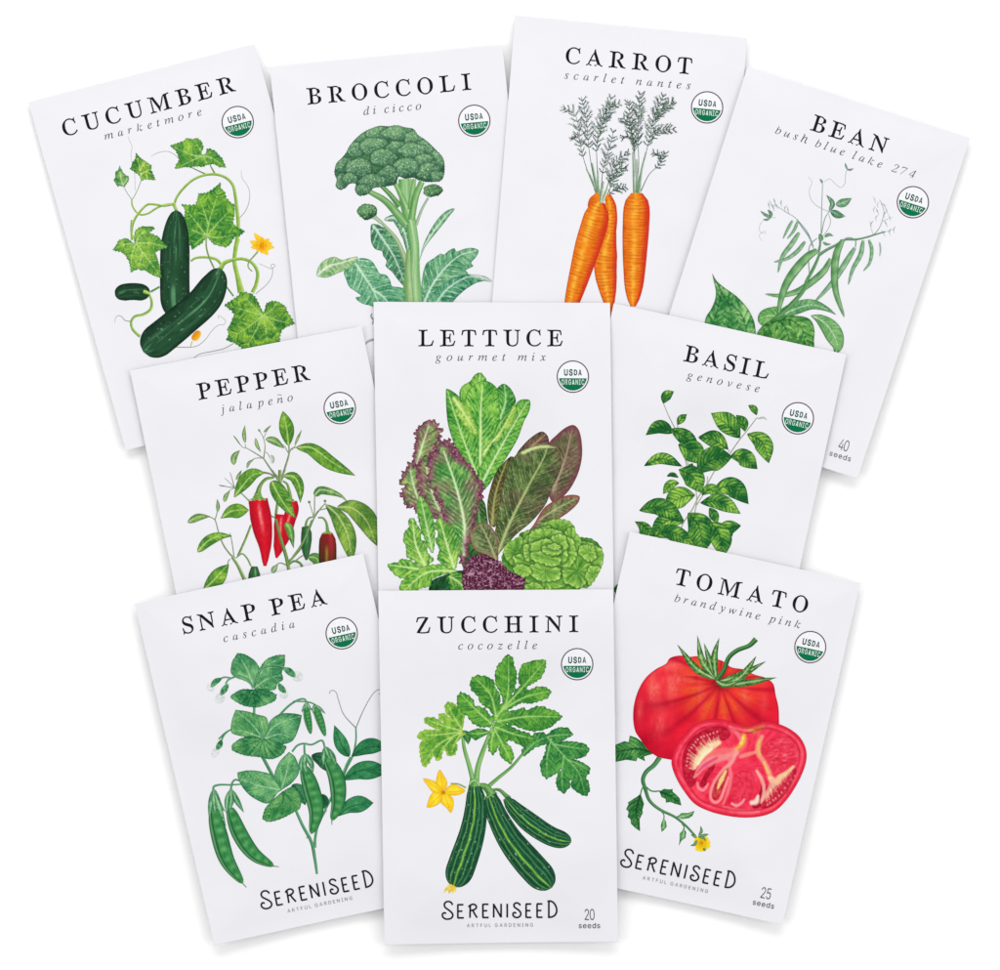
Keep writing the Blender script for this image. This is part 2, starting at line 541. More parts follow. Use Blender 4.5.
def mounds(P, c, outs, fin, shade, sw=1.6, sa=.8):
    """paint overlapping rounded lobes back to front into colours c"""
    for k, O in enumerate(outs):
        m = (P[:, 0] > O[:, 0].min() - 4) & (P[:, 0] < O[:, 0].max() + 4) & (P[:, 1] > O[:, 1].min() - 4) & (P[:, 1] < O[:, 1].max() + 4)
        if not m.any(): continue
        Q = P[m]
        d, _ = pdist(Q, O); i = inside(Q, [O])
        cc = c[m]
        sh = mix(cc, hx(shade), sa * np.exp(-(d / sw) ** 2))
        c[m] = np.where(i[:, None], fin(Q, d, k, O), sh)
    return c
def soft(P, c, pts, w, col, a=.85):
    """soft brush line"""
    R = dense(f(pts), .6)
    d, i = pdist(P, R)
    t = i / max(1, len(R) - 1)
    ww = np.interp(t, np.linspace(0, 1, len(w)), w) / 2 if hasattr(w, '__len__') else w / 2
    return mix(c, hx(col), a * np.exp(-(d / (ww * 1.05)) ** 4))

# ------------------------------------------------------------ lettering
GL = {
 'bA': '-4,0 -4,9 5,11 12,15 18,24 25,37 103,233 112,233 192,43 199,28 206,17 212,11 222,9 222,0 115,0 115,9 135,13 142,23 136,41 126,66 52,66 39,35 38,29 37,24 43,13 62,9 64,9 64,0|57,80 121,80 88,160',
 'bB': '8,0 8,9 22,11 31,16 36,26 37,41 37,184 37,197 35,206 31,212 26,216 8,219 8,228 110,228 159,222 188,204 198,175 192,151 174,134 143,124 180,112 202,92 209,66 203,38 186,17 157,4 119,0|91,126 94,126 117,128 132,136 140,150 142,173 140,192 135,206 124,214 108,217 99,216 94,212 91,195|111,12 129,15 142,25 148,41 150,64 147,88 139,104 123,113 99,116 91,116 91,33 92,23 95,17 101,13',
 'bC': '128,-5 97,-2 69,10 45,28 28,52 17,81 13,114 17,147 28,175 46,199 69,217 98,229 130,233 155,230 184,220 194,218 204,221 210,233 218,233 218,154 210,154 196,182 178,203 157,217 133,222 106,215 87,195 76,161 72,113 76,69 89,37 110,18 139,12 159,14 179,22 198,35 214,53 224,44 205,23 183,7 157,-2',
 'bE': '7,0 7,8 22,10 31,15 36,24 38,39 38,184 36,202 31,213 22,218 8,219 8,228 199,228 199,160 192,160 184,186 170,203 148,212 116,215 100,214 93,208 91,194 91,123 97,123 116,126 130,134 138,150 144,173 152,173 152,59 144,59 141,77 137,91 130,100 120,107 108,110 93,111 91,111 91,34 93,23 96,17 103,15 115,14 138,15 157,19 172,27 185,37 196,52 206,72 215,72 201,0',
 'bG': '134,-5 100,-1 71,10 47,28 29,51 18,81 14,115 18,147 29,176 46,200 70,218 97,229 129,233 156,230 185,220 194,218 203,221 210,233 219,233 219,154 210,154 202,173 191,189 179,203 165,213 149,219 134,222 107,215 88,195 77,161 73,114 75,82 80,55 90,34 110,13 138,6 154,8 164,14 169,23 171,36 171,64 170,77 165,85 154,89 138,91 138,99 250,99 250,91 236,89 228,85 224,77 223,64 223,14 194,4 164,-3',
 'bH': '8,0 8,9 22,11 31,16 36,25 37,40 37,189 36,203 31,212 22,217 8,219 8,228 121,228 121,219 102,216 93,208 91,189 91,125 171,125 171,189 169,208 160,216 141,219 141,228 254,228 254,219 239,217 230,212 226,203 225,189 225,40 226,26 231,16 239,11 254,9 254,0 141,0 141,9 155,11 165,15 169,24 171,40 171,110 91,110 91,40 93,25 97,16 106,11 121,9 121,0',
 'bI': '7,0 7,9 21,11 31,16 36,24 38,38 38,193 36,206 32,214 22,218 7,219 7,228 122,228 122,219 107,218 98,214 93,206 91,193 91,39 94,22 103,13 123,9 123,0',
 'bL': '8,0 8,9 22,11 31,16 36,25 37,40 37,189 36,204 31,212 22,217 8,219 8,228 125,228 125,219 104,217 98,214 94,208 91,189 91,41 93,24 100,16 117,14 139,15 157,20 172,28 185,40 195,56 204,77 214,77 201,0',
 'bM': '7,0 7,9 21,11 31,16 36,25 38,40 38,191 35,208 26,216 7,219 7,228 92,228 158,71 225,228 309,228 309,219 295,217 286,212 282,203 280,189 280,43 282,21 286,15 291,12 308,9 308,0 198,0 198,9 216,12 222,16 225,22 227,42 227,199 144,0 135,0 53,194 53,40 54,24 60,15 70,10 85,9 85,0',
 'bN': '201,-5 53,175 53,39 55,24 59,15 68,11 83,9 83,0 9,0 9,9 27,12 36,21 38,39 38,194 18,217 9,219 9,228 78,228 195,84 195,189 193,207 184,216 166,219 166,228 240,228 240,219 225,217 217,212 212,203 211,188 211,-5',
 'bO': '130,-5 106,-3 84,4 64,15 47,29 33,46 22,67 16,89 14,114 16,138 22,161 33,181 47,199 65,213 85,224 108,231 133,233 157,231 179,224 198,213 216,199 230,182 240,162 247,139 249,114 247,89 240,67 230,46 215,29 198,15 177,4 155,-3|132,6 157,13 175,33 186,67 190,114 188,146 183,173 174,194 155,215 130,222 105,215 87,195 76,161 73,114 74,81 80,55 89,34 108,13',
 'bP': '8,0 8,9 22,11 31,16 36,25 37,40 37,189 36,203 31,212 22,217 8,219 8,228 107,228 144,226 168,220 183,211 195,199 202,184 204,166 199,140 183,120 157,107 121,103 91,103 91,40 93,25 97,16 106,11 121,9 121,0|91,115 101,115 122,118 136,126 144,142 146,165 144,187 138,203 126,212 108,216 95,212 91,199',
 'bR': '8,0 8,9 22,11 31,16 36,25 37,40 37,189 36,203 31,212 22,217 8,219 8,228 108,228 139,226 164,221 184,213 202,194 209,167 203,143 186,124 157,112 216,25 226,13 239,9 240,9 240,0 169,0 101,106 91,106 91,40 93,25 97,16 106,11 121,9 121,0|91,117 102,117 124,120 140,129 149,145 152,168 142,204 112,216 101,214 95,211 92,204 91,193',
 'bS': '21,-5 21,79 31,79 41,47 56,25 75,12 98,7 115,10 128,18 137,30 139,45 133,65 112,80 81,95 56,110 38,126 28,144 25,166 27,185 34,201 44,215 58,225 74,231 92,233 115,231 141,224 146,223 150,222 157,225 160,233 170,233 170,160 161,160 155,177 147,192 136,205 124,214 111,220 97,222 82,220 70,213 62,203 60,190 62,178 69,168 79,160 94,151 127,136 145,127 159,117 169,106 175,94 178,81 180,66 177,46 169,29 157,15 140,4 120,-3 96,-5 79,-4 63,0 49,5 42,6 35,4 31,-5',
 'bT': '46,0 46,9 61,10 71,15 76,25 78,40 78,217 75,217 51,213 33,202 20,183 14,159 5,159 5,228 205,228 205,158 197,158 187,191 166,210 134,217 132,217 132,40 133,25 138,15 148,10 164,9 164,0',
 'bU': '124,-6 84,-1 57,14 42,40 37,78 37,189 35,203 30,212 22,217 7,219 7,228 120,228 120,219 101,216 93,208 90,189 90,70 93,44 102,26 116,15 137,11 170,19 190,42 196,80 196,189 195,203 190,212 180,217 164,219 164,228 237,228 237,219 224,216 216,211 213,202 211,189 211,91 209,59 202,34 190,16 163,-1',
 'bZ': '10,0 10,5 138,215 107,215 87,214 71,210 58,203 47,193 38,178 31,158 22,158 29,228 203,228 203,222 77,14 120,14 151,18 175,31 192,51 203,82 212,82 203,0',
 'b2': '12,0 12,35 61,85 80,105 93,123 103,138 109,153 112,169 113,186 111,202 106,214 98,220 87,223 72,219 63,208 58,190 56,165 39,166 25,172 16,182 13,198 15,209 21,220 32,230 46,237 64,242 87,243 120,239 144,228 159,211 164,187 163,176 160,165 154,153 146,140 134,126 119,110 77,69 44,37 122,37 132,38 140,43 146,50 150,60 152,71 172,71 171,0',
 'b4': '60,0 60,18 70,18 80,19 89,22 95,29 97,42 97,62 4,62 4,83 100,240 146,240 146,85 181,85 181,62 146,62 146,42 148,29 154,22 163,19 174,18 178,18 178,0|28,85 97,85 97,143 98,175 100,208 95,197 87,183 79,169 73,160',
 'b7': '55,0 145,203 56,203 43,199 37,186 35,169 15,169 16,240 177,240 177,223 84,0',
 'ia': '25,-4 13,-2 4,5 -1,17 -3,32 0,60 9,88 25,114 45,137 68,153 92,158 108,154 116,140 121,154 146,154 116,45 111,22 117,17 126,23 141,40 146,36 120,6 98,-4 87,0 84,11 87,28 95,59 77,31 60,12 43,0|41,16 49,18 58,24 67,32 76,43 85,56 93,71 100,85 105,101 108,115 109,129 105,144 92,149 77,145 62,133 48,113 37,88 29,61 27,37 30,21',
 'ib': '41,-4 23,-2 9,3 1,10 -2,18 -1,25 44,202 46,212 46,218 43,226 31,228 25,228 27,234 47,236 61,239 78,243 81,240 51,125 78,150 107,158 126,155 140,145 150,129 153,109 151,89 144,69 133,50 119,32 102,17 83,6 62,-2|47,5 66,8 84,20 100,37 112,59 120,83 123,105 121,121 115,132 105,139 93,142 77,138 63,127 51,109 41,83 27,33 25,19 30,8',
 'ic': '50,-4 29,0 13,11 3,30 0,54 1,71 6,87 14,104 24,119 37,132 51,143 75,154 100,158 114,156 124,151 131,143 133,133 132,125 129,119 123,115 117,114 106,118 102,128 103,134 107,140 109,142 110,145 107,148 99,149 81,146 65,135 51,119 39,98 32,75 30,54 32,36 38,23 48,14 61,11 87,19 114,41 119,35 96,13 73,0',
 'id': '31,-4 16,-1 5,7 -2,20 -4,37 -3,53 3,72 11,90 22,109 35,125 50,139 61,148 73,154 85,157 96,158 112,155 121,147 136,208 137,213 138,218 134,225 122,227 117,227 118,234 138,236 153,239 169,243 172,240 172,237 171,234 120,40 118,30 117,22 119,17 125,15 136,21 153,40 158,36 144,18 131,6 120,-2 108,-4 96,0 91,13 94,31 101,56 83,29 66,11 49,0|45,14 54,16 64,22 73,31 83,43 92,56 99,71 106,87 111,102 115,116 116,130 115,138 111,145 106,149 99,150 83,146 66,134 51,115 38,89 29,62 26,39 27,28 31,20 37,15',
 'ie': '44,-3 25,0 10,10 1,27 -2,49 0,66 5,83 12,99 23,115 36,130 50,142 74,154 98,158 111,157 121,152 127,144 129,133 123,113 104,95 85,84 60,77 31,71 29,59 28,49 36,22 59,13 84,20 110,41 116,36 99,18 82,6 64,-1|32,79 62,86 84,99 98,116 102,136 99,146 90,149 79,147 68,140 58,129 48,115 39,98',
 'ig': '32,-77 8,-74 -10,-65 -22,-53 -26,-37 -15,-11 18,12 7,19 3,29 5,35 11,42 29,60 11,76 5,97 7,113 14,128 26,141 40,151 57,157 76,159 89,158 103,153 123,148 145,148 145,133 122,133 124,118 122,102 115,87 104,74 89,65 73,59 55,57 41,58 33,50 30,43 37,35 56,27 79,19 97,9 108,-3 111,-20 109,-36 102,-50 90,-61 74,-70 54,-75|56,64 66,67 75,73 83,83 90,95 94,109 95,125 94,136 89,144 82,149 74,151 64,149 54,143 46,133 39,120 35,106 33,91 39,71|38,-66 75,-57 88,-30 86,-22 82,-16 66,-5 47,3 26,9 3,-10 -5,-32 6,-58',
 'ih': '152,-3 139,-1 130,6 124,16 122,30 123,49 128,76 136,110 139,128 141,142 137,157 125,162 106,155 87,136 71,110 62,86 44,0 12,0 56,208 59,225 53,237 36,241 33,241 36,255 98,255 85,193 78,166 71,138 75,138 94,163 115,178 137,183 164,174 173,146 171,131 167,109 158,69 155,50 154,34 157,22 166,18 176,20 187,26 193,16 172,1',
 'ii': '61,197 49,202 44,214 49,226 61,231 73,226 79,214 74,202|16,-4 4,1 0,14 2,27 6,43 28,121 29,127 30,132 25,141 9,144 10,149 32,152 48,155 62,158 65,154 65,151 64,148 32,39 29,26 31,19 36,16 48,23 65,42 70,37 42,6',
 'ij': '62,197 50,202 45,214 50,226 62,231 74,226 80,214 75,202|-25,-77 -34,-75 -42,-70 -47,-64 -48,-55 -45,-45 -36,-42 -28,-45 -25,-54 -25,-58 -26,-63 -21,-67 -14,-62 -6,-44 3,-13 12,34 31,124 31,128 31,132 28,141 9,144 11,150 30,152 45,155 59,158 63,153 37,29 31,4 25,-18 18,-36 10,-50 -6,-70',
 'ik': '109,-4 100,-2 94,5 87,16 80,32 60,80 39,64 20,0 -7,0 51,207 53,217 49,226 36,228 31,228 33,234 55,237 70,240 79,243 84,243 88,240 86,233 42,79 97,120 110,131 115,140 111,145 99,147 101,153 169,153 167,147 166,147 146,142 123,128 82,96 107,36 114,23 124,18 136,23 150,40 155,34 143,18 131,6 119,-1',
 'il': '16,-4 4,1 -1,13 1,27 7,50 49,206 51,216 46,227 29,229 30,235 52,238 67,241 82,243 86,240 84,233 31,42 28,25 29,19 34,17 45,23 61,41 66,36 52,18 39,6 26,-1',
 'im': '205,-4 192,1 188,15 189,26 192,39 212,109 215,127 213,135 206,137 196,135 186,129 174,118 162,105 151,88 140,69 132,53 125,36 119,18 114,0 88,0 118,101 121,117 123,129 120,135 113,137 98,131 88,124 78,115 67,103 57,89 43,64 32,35 20,0 -6,0 25,106 29,122 31,132 25,141 8,144 10,150 31,152 47,155 57,157 61,158 65,154 65,151 64,148 45,89 70,119 92,141 113,154 132,158 147,153 152,138 149,121 142,92 164,121 186,141 205,154 224,158 239,153 244,138 243,126 239,111 218,33 217,29 217,25 218,19 223,17 234,24 241,32 249,43 254,38 230,7',
 'in': '111,-4 99,0 95,6 94,14 98,33 108,70 118,108 121,127 119,135 112,137 98,132 80,116 61,95 46,71 38,52 29,29 21,0 -6,0 27,110 31,131 27,140 11,142 9,142 10,148 34,152 50,155 65,158 66,157 66,154 46,89 63,110 79,127 94,141 115,153 132,157 146,153 151,139 150,126 146,111 127,44 124,32 123,25 124,19 130,17 141,24 156,45 161,41 137,7',
 'io': '53,-4 30,0 13,11 2,28 -2,51 0,70 7,89 17,107 31,124 47,138 64,149 82,156 101,158 124,154 142,143 153,126 157,103 155,86 150,69 141,52 130,37 117,23 102,11 78,0|56,6 70,8 83,16 95,28 106,43 115,60 121,78 126,96 127,113 120,140 99,149 82,146 66,134 51,115 39,92 31,66 28,42 30,26 35,15 44,8',
 'ip': '-48,-75 -46,-69 -33,-67 -24,-63 -19,-55 -14,-43 27,118 29,125 30,131 26,140 8,143 10,149 31,151 47,154 62,158 65,155 64,149 56,125 84,150 113,158 130,155 143,146 151,132 154,113 152,93 145,72 135,53 122,34 106,19 89,7 70,-1 50,-4 36,-2 25,3 15,-41 11,-57 13,-62 18,-66 26,-68 38,-69 37,-75|50,5 64,7 78,15 90,26 101,41 110,58 118,77 122,95 124,114 122,126 118,135 110,141 100,143 83,139 68,126 55,107 46,81 33,32 32,26 31,20 36,8',
 'ir': '-6,0 23,104 28,130 23,139 6,142 7,148 30,152 45,155 59,158 62,154 45,90 69,128 88,151 104,158 115,154 119,141 117,133 113,126 107,122 100,120 90,124 85,134 69,115 54,92 41,65 30,34 20,0',
 'is': '39,-4 26,-3 16,0 3,3 -4,-2 -11,-2 -4,53 2,53 5,32 12,17 22,8 36,5 46,7 55,13 61,22 63,34 60,47 52,60 42,73 32,87 23,103 20,119 23,134 32,147 45,155 61,158 74,157 83,155 97,151 102,153 104,157 110,157 103,107 98,107 87,139 65,149 57,148 51,144 47,138 45,130 48,118 58,104 68,91 78,77 86,61 90,44 88,32 83,20 75,10 65,3 53,-2',
 'it': '16,-4 4,0 0,13 1,22 3,31 33,141 10,141 11,148 31,156 50,172 68,196 76,196 63,152 91,152 89,141 60,141 33,39 30,22 31,17 36,15 47,21 62,40 67,34 41,5',
 'iu': '23,-4 14,-3 7,2 3,9 2,19 4,34 9,58 25,114 27,123 28,133 23,142 7,144 8,150 30,153 45,155 59,158 64,156 63,152 62,148 35,53 31,37 30,27 32,19 40,16 50,19 62,27 75,40 88,57 101,78 113,102 123,127 131,154 157,154 128,46 123,24 125,18 130,16 142,23 157,42 162,37 137,6 111,-4 99,0 94,13 96,25 99,41 110,77 93,52 78,32 63,16 43,1',
 'iv': '31,-4 25,85 22,116 18,133 11,140 0,143 -3,143 -2,149 14,152 26,155 34,157 40,158 47,142 51,94 55,29 82,58 102,85 116,106 120,120 116,127 108,135 104,144 109,155 120,158 127,157 132,153 135,146 136,137 133,120 122,98 104,72 80,43 38,-4',
 'iw': '24,-4 22,87 20,117 16,134 10,142 0,144 -2,144 -1,150 15,153 27,156 35,158 40,158 44,150 47,126 48,86 49,46 119,158 125,158 138,35 162,64 176,82 186,98 192,110 194,120 188,130 183,136 181,143 185,154 196,158 202,157 207,152 210,145 211,137 207,116 193,90 170,58 120,-4 115,-4 102,110 30,-4',
 'ix': '77,-4 69,-3 63,2 58,11 54,29 47,60 23,27 13,14 4,5 -6,-1 -16,-3 -27,1 -31,11 -27,21 -17,26 -9,23 -1,20 7,23 15,32 45,74 35,123 32,132 28,138 22,142 14,143 6,142 -1,141 0,148 18,151 32,154 41,157 48,158 53,156 56,148 65,103 89,135 101,151 110,156 119,157 131,154 135,144 131,134 122,131 113,133 109,135 106,135 98,132 89,120 68,90 78,44 81,32 84,24 87,19 92,17 104,24 119,43 124,38 98,6',
 'iy': '-22,-77 -34,-73 -39,-62 -35,-53 -24,-49 -15,-52 -4,-54 5,-49 17,-35 40,-3 22,88 18,108 14,122 10,131 5,138 -2,142 -12,144 -11,149 4,152 16,155 31,158 37,151 42,129 50,89 61,29 86,69 100,93 106,107 108,117 106,124 100,130 95,134 92,144 96,154 107,158 114,156 120,152 123,145 125,136 119,112 104,79 88,51 66,17 43,-17 31,-33 19,-47 8,-59 -3,-69 -13,-75',
 'iz': '72,-4 57,-3 38,2 19,6 6,8 -3,6 -13,-1 -15,-2 -17,-2 -21,1 -16,9 94,130 75,128 63,129 53,132 35,135 22,132 13,119 8,122 14,138 20,149 28,155 37,157 52,156 70,153 88,149 99,148 108,149 116,153 125,158 129,154 128,151 125,147 13,25 33,27 46,26 57,24 79,20 94,26 105,43 110,40 105,24 99,12 93,4 87,-1',
 'sA': '8,0 101,254 138,254 231,0 198,0 144,151 132,186 116,239 123,239 106,185 95,151 43,0|55,71 55,99 185,99 185,71',
 'sD': '109,0 48,0 48,29 107,29 136,31 159,40 177,55 189,75 197,99 200,128 197,156 190,180 177,200 160,214 138,223 110,226 47,226 47,254 113,254 147,251 176,239 200,221 217,196 227,164 231,128 227,91 217,59 199,34 175,15 145,4|62,254 62,0 30,0 30,254',
 'sE': '30,0 30,254 186,254 186,226 62,226 62,143 178,143 178,114 62,114 62,29 188,29 188,0',
 'sF': '30,0 30,254 185,254 185,226 62,226 62,139 173,139 173,111 62,111 62,0',
 'sG': '134,-3 102,1 75,13 52,32 35,58 27,78 22,102 20,127 22,153 27,176 35,197 52,223 74,242 102,254 132,258 152,256 170,252 187,245 202,235 214,222 225,208 232,192 237,174 204,174 199,186 194,197 186,206 178,213 168,220 158,224 146,227 133,228 111,225 92,216 75,202 62,182 54,157 52,127 54,97 63,72 75,53 92,38 112,29 134,26 155,29 172,36 187,47 198,62 205,80 207,101 217,100 141,100 141,128 239,128 239,100 236,71 225,45 209,25 188,9 163,0',
 'sI': '16,0 16,29 59,29 59,226 16,226 16,254 135,254 135,226 91,226 91,29 135,29 135,0',
 'sL': '30,0 30,254 62,254 62,29 181,29 181,0',
 'sN': '30,0 30,254 68,254 172,91 181,75 194,53 207,27 202,27 200,54 200,79 199,97 199,254 232,254 232,0 193,0 101,145 89,165 74,191 54,226 60,227 61,192 62,164 62,145 62,0',
 'sO': '133,-3 103,1 75,12 52,32 35,58 27,78 22,101 20,127 22,153 27,176 35,197 52,223 75,242 103,254 133,258 164,254 192,242 215,223 232,197 240,176 245,153 247,127 245,101 240,78 232,58 215,32 192,12 164,1|133,26 155,29 175,38 191,52 204,72 212,97 215,127 212,157 204,182 191,202 175,216 155,225 133,228 112,225 92,216 75,202 63,182 54,157 52,127 54,97 63,72 75,52 92,38 112,29',
 'sC': '134,-3 103,1 75,12 52,32 35,58 27,78 22,101 20,127 22,153 27,176 35,197 52,223 75,242 103,254 134,258 152,256 170,252 186,245 201,236 214,224 224,209 232,193 236,174 204,174 200,186 195,197 187,206 179,214 169,220 158,224 146,227 134,228 111,225 92,216 75,202 62,182 54,157 52,127 54,97 63,72 75,53 92,38 112,29 134,26 146,27 158,30 169,34 179,40 187,48 195,57 200,68 204,80 236,80 232,62 224,45 214,31 201,19 187,9 170,2 153,-2',
 'sR': '30,0 30,254 118,254 145,252 167,244 183,232 195,217 202,198 205,176 202,154 195,136 183,120 166,109 145,101 118,99 48,99 48,128 117,128 135,129 149,133 160,141 167,150 171,162 173,176 171,190 167,202 159,212 149,220 134,224 116,226 62,226 62,0|177,0 115,115 151,115 214,0',
 'sS': '112,-4 86,-2 64,5 46,15 32,30 23,48 19,68 52,68 55,55 62,44 71,35 83,29 97,26 112,25 128,26 143,30 155,37 165,46 171,57 173,70 171,81 166,89 158,96 148,102 122,111 92,120 64,130 43,145 30,163 26,186 29,206 37,224 51,238 69,249 90,256 114,258 137,256 158,249 175,238 189,224 197,208 200,189 169,189 163,206 151,219 134,227 112,229 97,228 84,224 73,218 64,209 59,199 58,188 60,176 65,167 74,160 85,154 106,147 132,140 156,132 168,126 179,119 189,110 197,99 202,85 204,69 201,50 193,32 180,17 162,5 139,-2',
 'sT': '16,226 16,254 208,254 208,226 128,226 128,0 96,0 96,226',
 'sU': '129,-4 101,-1 77,8 57,22 42,40 33,62 30,87 30,254 62,254 62,89 64,72 70,57 80,44 94,34 110,28 129,26 149,28 165,34 179,44 188,57 194,72 196,89 196,254 229,254 229,87 226,62 216,40 201,22 182,8 157,-1',
 'ss': '91,-4 72,-3 56,2 42,9 31,19 23,32 18,47 47,53 53,40 62,30 75,25 91,23 108,25 122,31 131,40 134,51 132,60 127,68 118,74 106,78 75,85 52,93 36,104 27,119 23,137 26,152 33,166 43,177 58,185 74,190 94,192 112,191 127,186 140,179 149,170 157,158 162,145 134,139 129,149 121,158 110,164 94,166 78,164 65,158 57,150 54,139 56,129 62,122 72,116 86,111 115,105 137,97 153,86 162,71 166,53 163,37 156,24 145,12 130,3 112,-2',
 'se': '106,-4 80,-1 58,8 41,23 28,42 20,66 17,93 20,121 28,145 40,165 58,180 78,189 103,192 118,191 133,187 147,180 160,170 170,157 179,141 184,121 186,97 186,85 37,85 37,110 169,110 155,101 153,119 149,134 141,147 131,157 118,163 103,165 87,163 73,157 62,147 54,135 50,121 48,105 48,89 50,69 55,53 64,40 76,31 90,25 106,23 117,24 127,26 135,31 143,36 149,44 153,53 182,45 177,32 168,20 156,10 141,2 125,-3',
 'sd': '98,-4 75,-1 56,8 40,23 27,42 20,66 17,94 20,122 27,146 40,166 56,180 75,189 98,192 114,191 126,186 136,180 144,173 153,160 155,160 155,254 186,254 186,0 156,0 156,29 153,29 143,16 136,8 126,2 114,-3|102,23 118,26 132,32 142,43 150,58 154,75 156,95 154,114 150,131 142,145 132,156 118,163 102,165 86,163 72,156 62,145 54,131 50,114 48,95 50,75 54,58 62,44 73,33 86,26',
 's0': '113,-3 87,0 65,12 47,31 34,57 29,77 25,101 24,127 25,153 29,177 35,197 48,223 65,242 87,254 113,258 139,254 161,242 179,223 192,197 198,177 201,153 203,127 201,101 198,77 192,57 179,31 162,12 140,0|113,25 131,28 145,37 157,52 165,72 170,97 172,127 170,157 165,182 157,203 145,218 131,227 113,230 96,227 82,218 70,203 62,182 56,157 55,127 56,97 62,72 70,52 82,37 96,28',
 's2': '32,0 32,24 117,114 141,141 149,153 155,163 159,174 160,186 159,198 154,209 146,218 137,224 125,228 112,230 98,228 86,224 77,216 69,207 65,195 64,181 33,181 35,202 43,221 55,237 72,248 91,255 112,258 134,255 153,248 169,237 181,223 188,205 191,186 189,172 185,159 179,145 168,129 153,111 133,90 76,30 76,28 195,28 195,0',
 's4': '20,53 20,79 123,254 155,254 54,83 54,81 207,81 207,53|141,0 141,61 141,73 141,159 171,159 171,0',
 's5': '111,-3 89,-1 70,6 54,16 41,30 33,47 30,65 61,65 64,54 69,44 77,36 87,30 98,26 111,25 125,27 138,32 149,41 157,52 162,66 164,81 162,97 157,111 148,122 137,131 124,137 109,138 96,137 84,134 73,129 64,123 34,126 48,254 183,254 183,226 75,226 67,151 68,151 77,157 89,162 101,166 115,167 131,165 147,160 161,153 172,143 182,130 189,116 194,99 195,82 193,58 184,38 171,21 154,8 134,-1',
 's7': '48,0 162,224 162,226 31,226 31,254 195,254 195,224 82,0',
}

GL['sD2'] = '0,0 0,254 112,254 166,228 190,182 190,72 166,26 112,0|58,50 96,50 122,66 132,94 132,160 122,188 96,204 58,204'
GL['sA2'] = '0,0 78,254 128,254 206,0 150,0 138,50 68,50 56,0|79,94 127,94 103,190'
def glyph(k):
    return [np.array([[float(a) for a in p.split(',')] for p in c.split(' ')]) for c in GL[k].split('|')]
def outw(Q):
    """unit normals of a closed outline, pointing to its left"""
    a = Q - np.roll(Q, 1, axis=0); b = np.roll(Q, -1, axis=0) - Q
    def nn(v):
        v = v / (np.hypot(v[:, 0], v[:, 1]) + 1e-9)[:, None]
        return np.c_[-v[:, 1], v[:, 0]]
    na, nb = nn(a), nn(b)
    den = 1 + np.sum(na * nb, axis=1)[:, None]
    return (na + nb) / np.maximum(den, 0.5)
def weight(G, sg, fn):
    """change the stroke weight: fn(stroke width) -> new width, all in font units"""
    D = [dense([(q[0], q[1], 1) for q in Q], 7.0, True) for Q in G]
    N = []; C = []
    for Q in D:
        n = outw(Q) * sg
        ln = np.hypot(n[:, 0], n[:, 1])
        N.append(n); C.append(ln > 1.12)
    AP = np.vstack(D); AN = np.vstack(N); AN = AN / np.hypot(AN[:, 0], AN[:, 1])[:, None]; AC = np.concatenate(C)
    out = []
    for Q, n, cor in zip(D, N, C):
        un = n / (np.hypot(n[:, 0], n[:, 1]) + 1e-9)[:, None]
        d = AP[None] - Q[:, None]
        dist = np.hypot(d[..., 0], d[..., 1])
        ahead = np.sum(d * un[:, None], axis=2)
        opp = np.sum(AN[None] * un[:, None], axis=2)
        ok = (opp < -0.6) & (ahead > 0.85 * dist) & (dist > 2) & ~AC[None]
        dd = np.where(ok, dist, 400).min(1)
        k = np.where(dd < 110, 0.5 * (dd - fn(np.minimum(dd, 110))), np.nan)
        k[cor] = np.nan
        m = len(k)
        if np.all(np.isnan(k)): k[:] = 0
        idx = np.arange(m); good = ~np.isnan(k)
        k = np.interp(idx, np.r_[idx[good] - m, idx[good], idx[good] + m], np.tile(k[good], 3))
        for _ in range(2): k = (np.roll(k, 1) + np.roll(k, -1) + 2 * k) / 4
        out.append(Q + n * k[:, None])
    return out
UNIT = 500.0
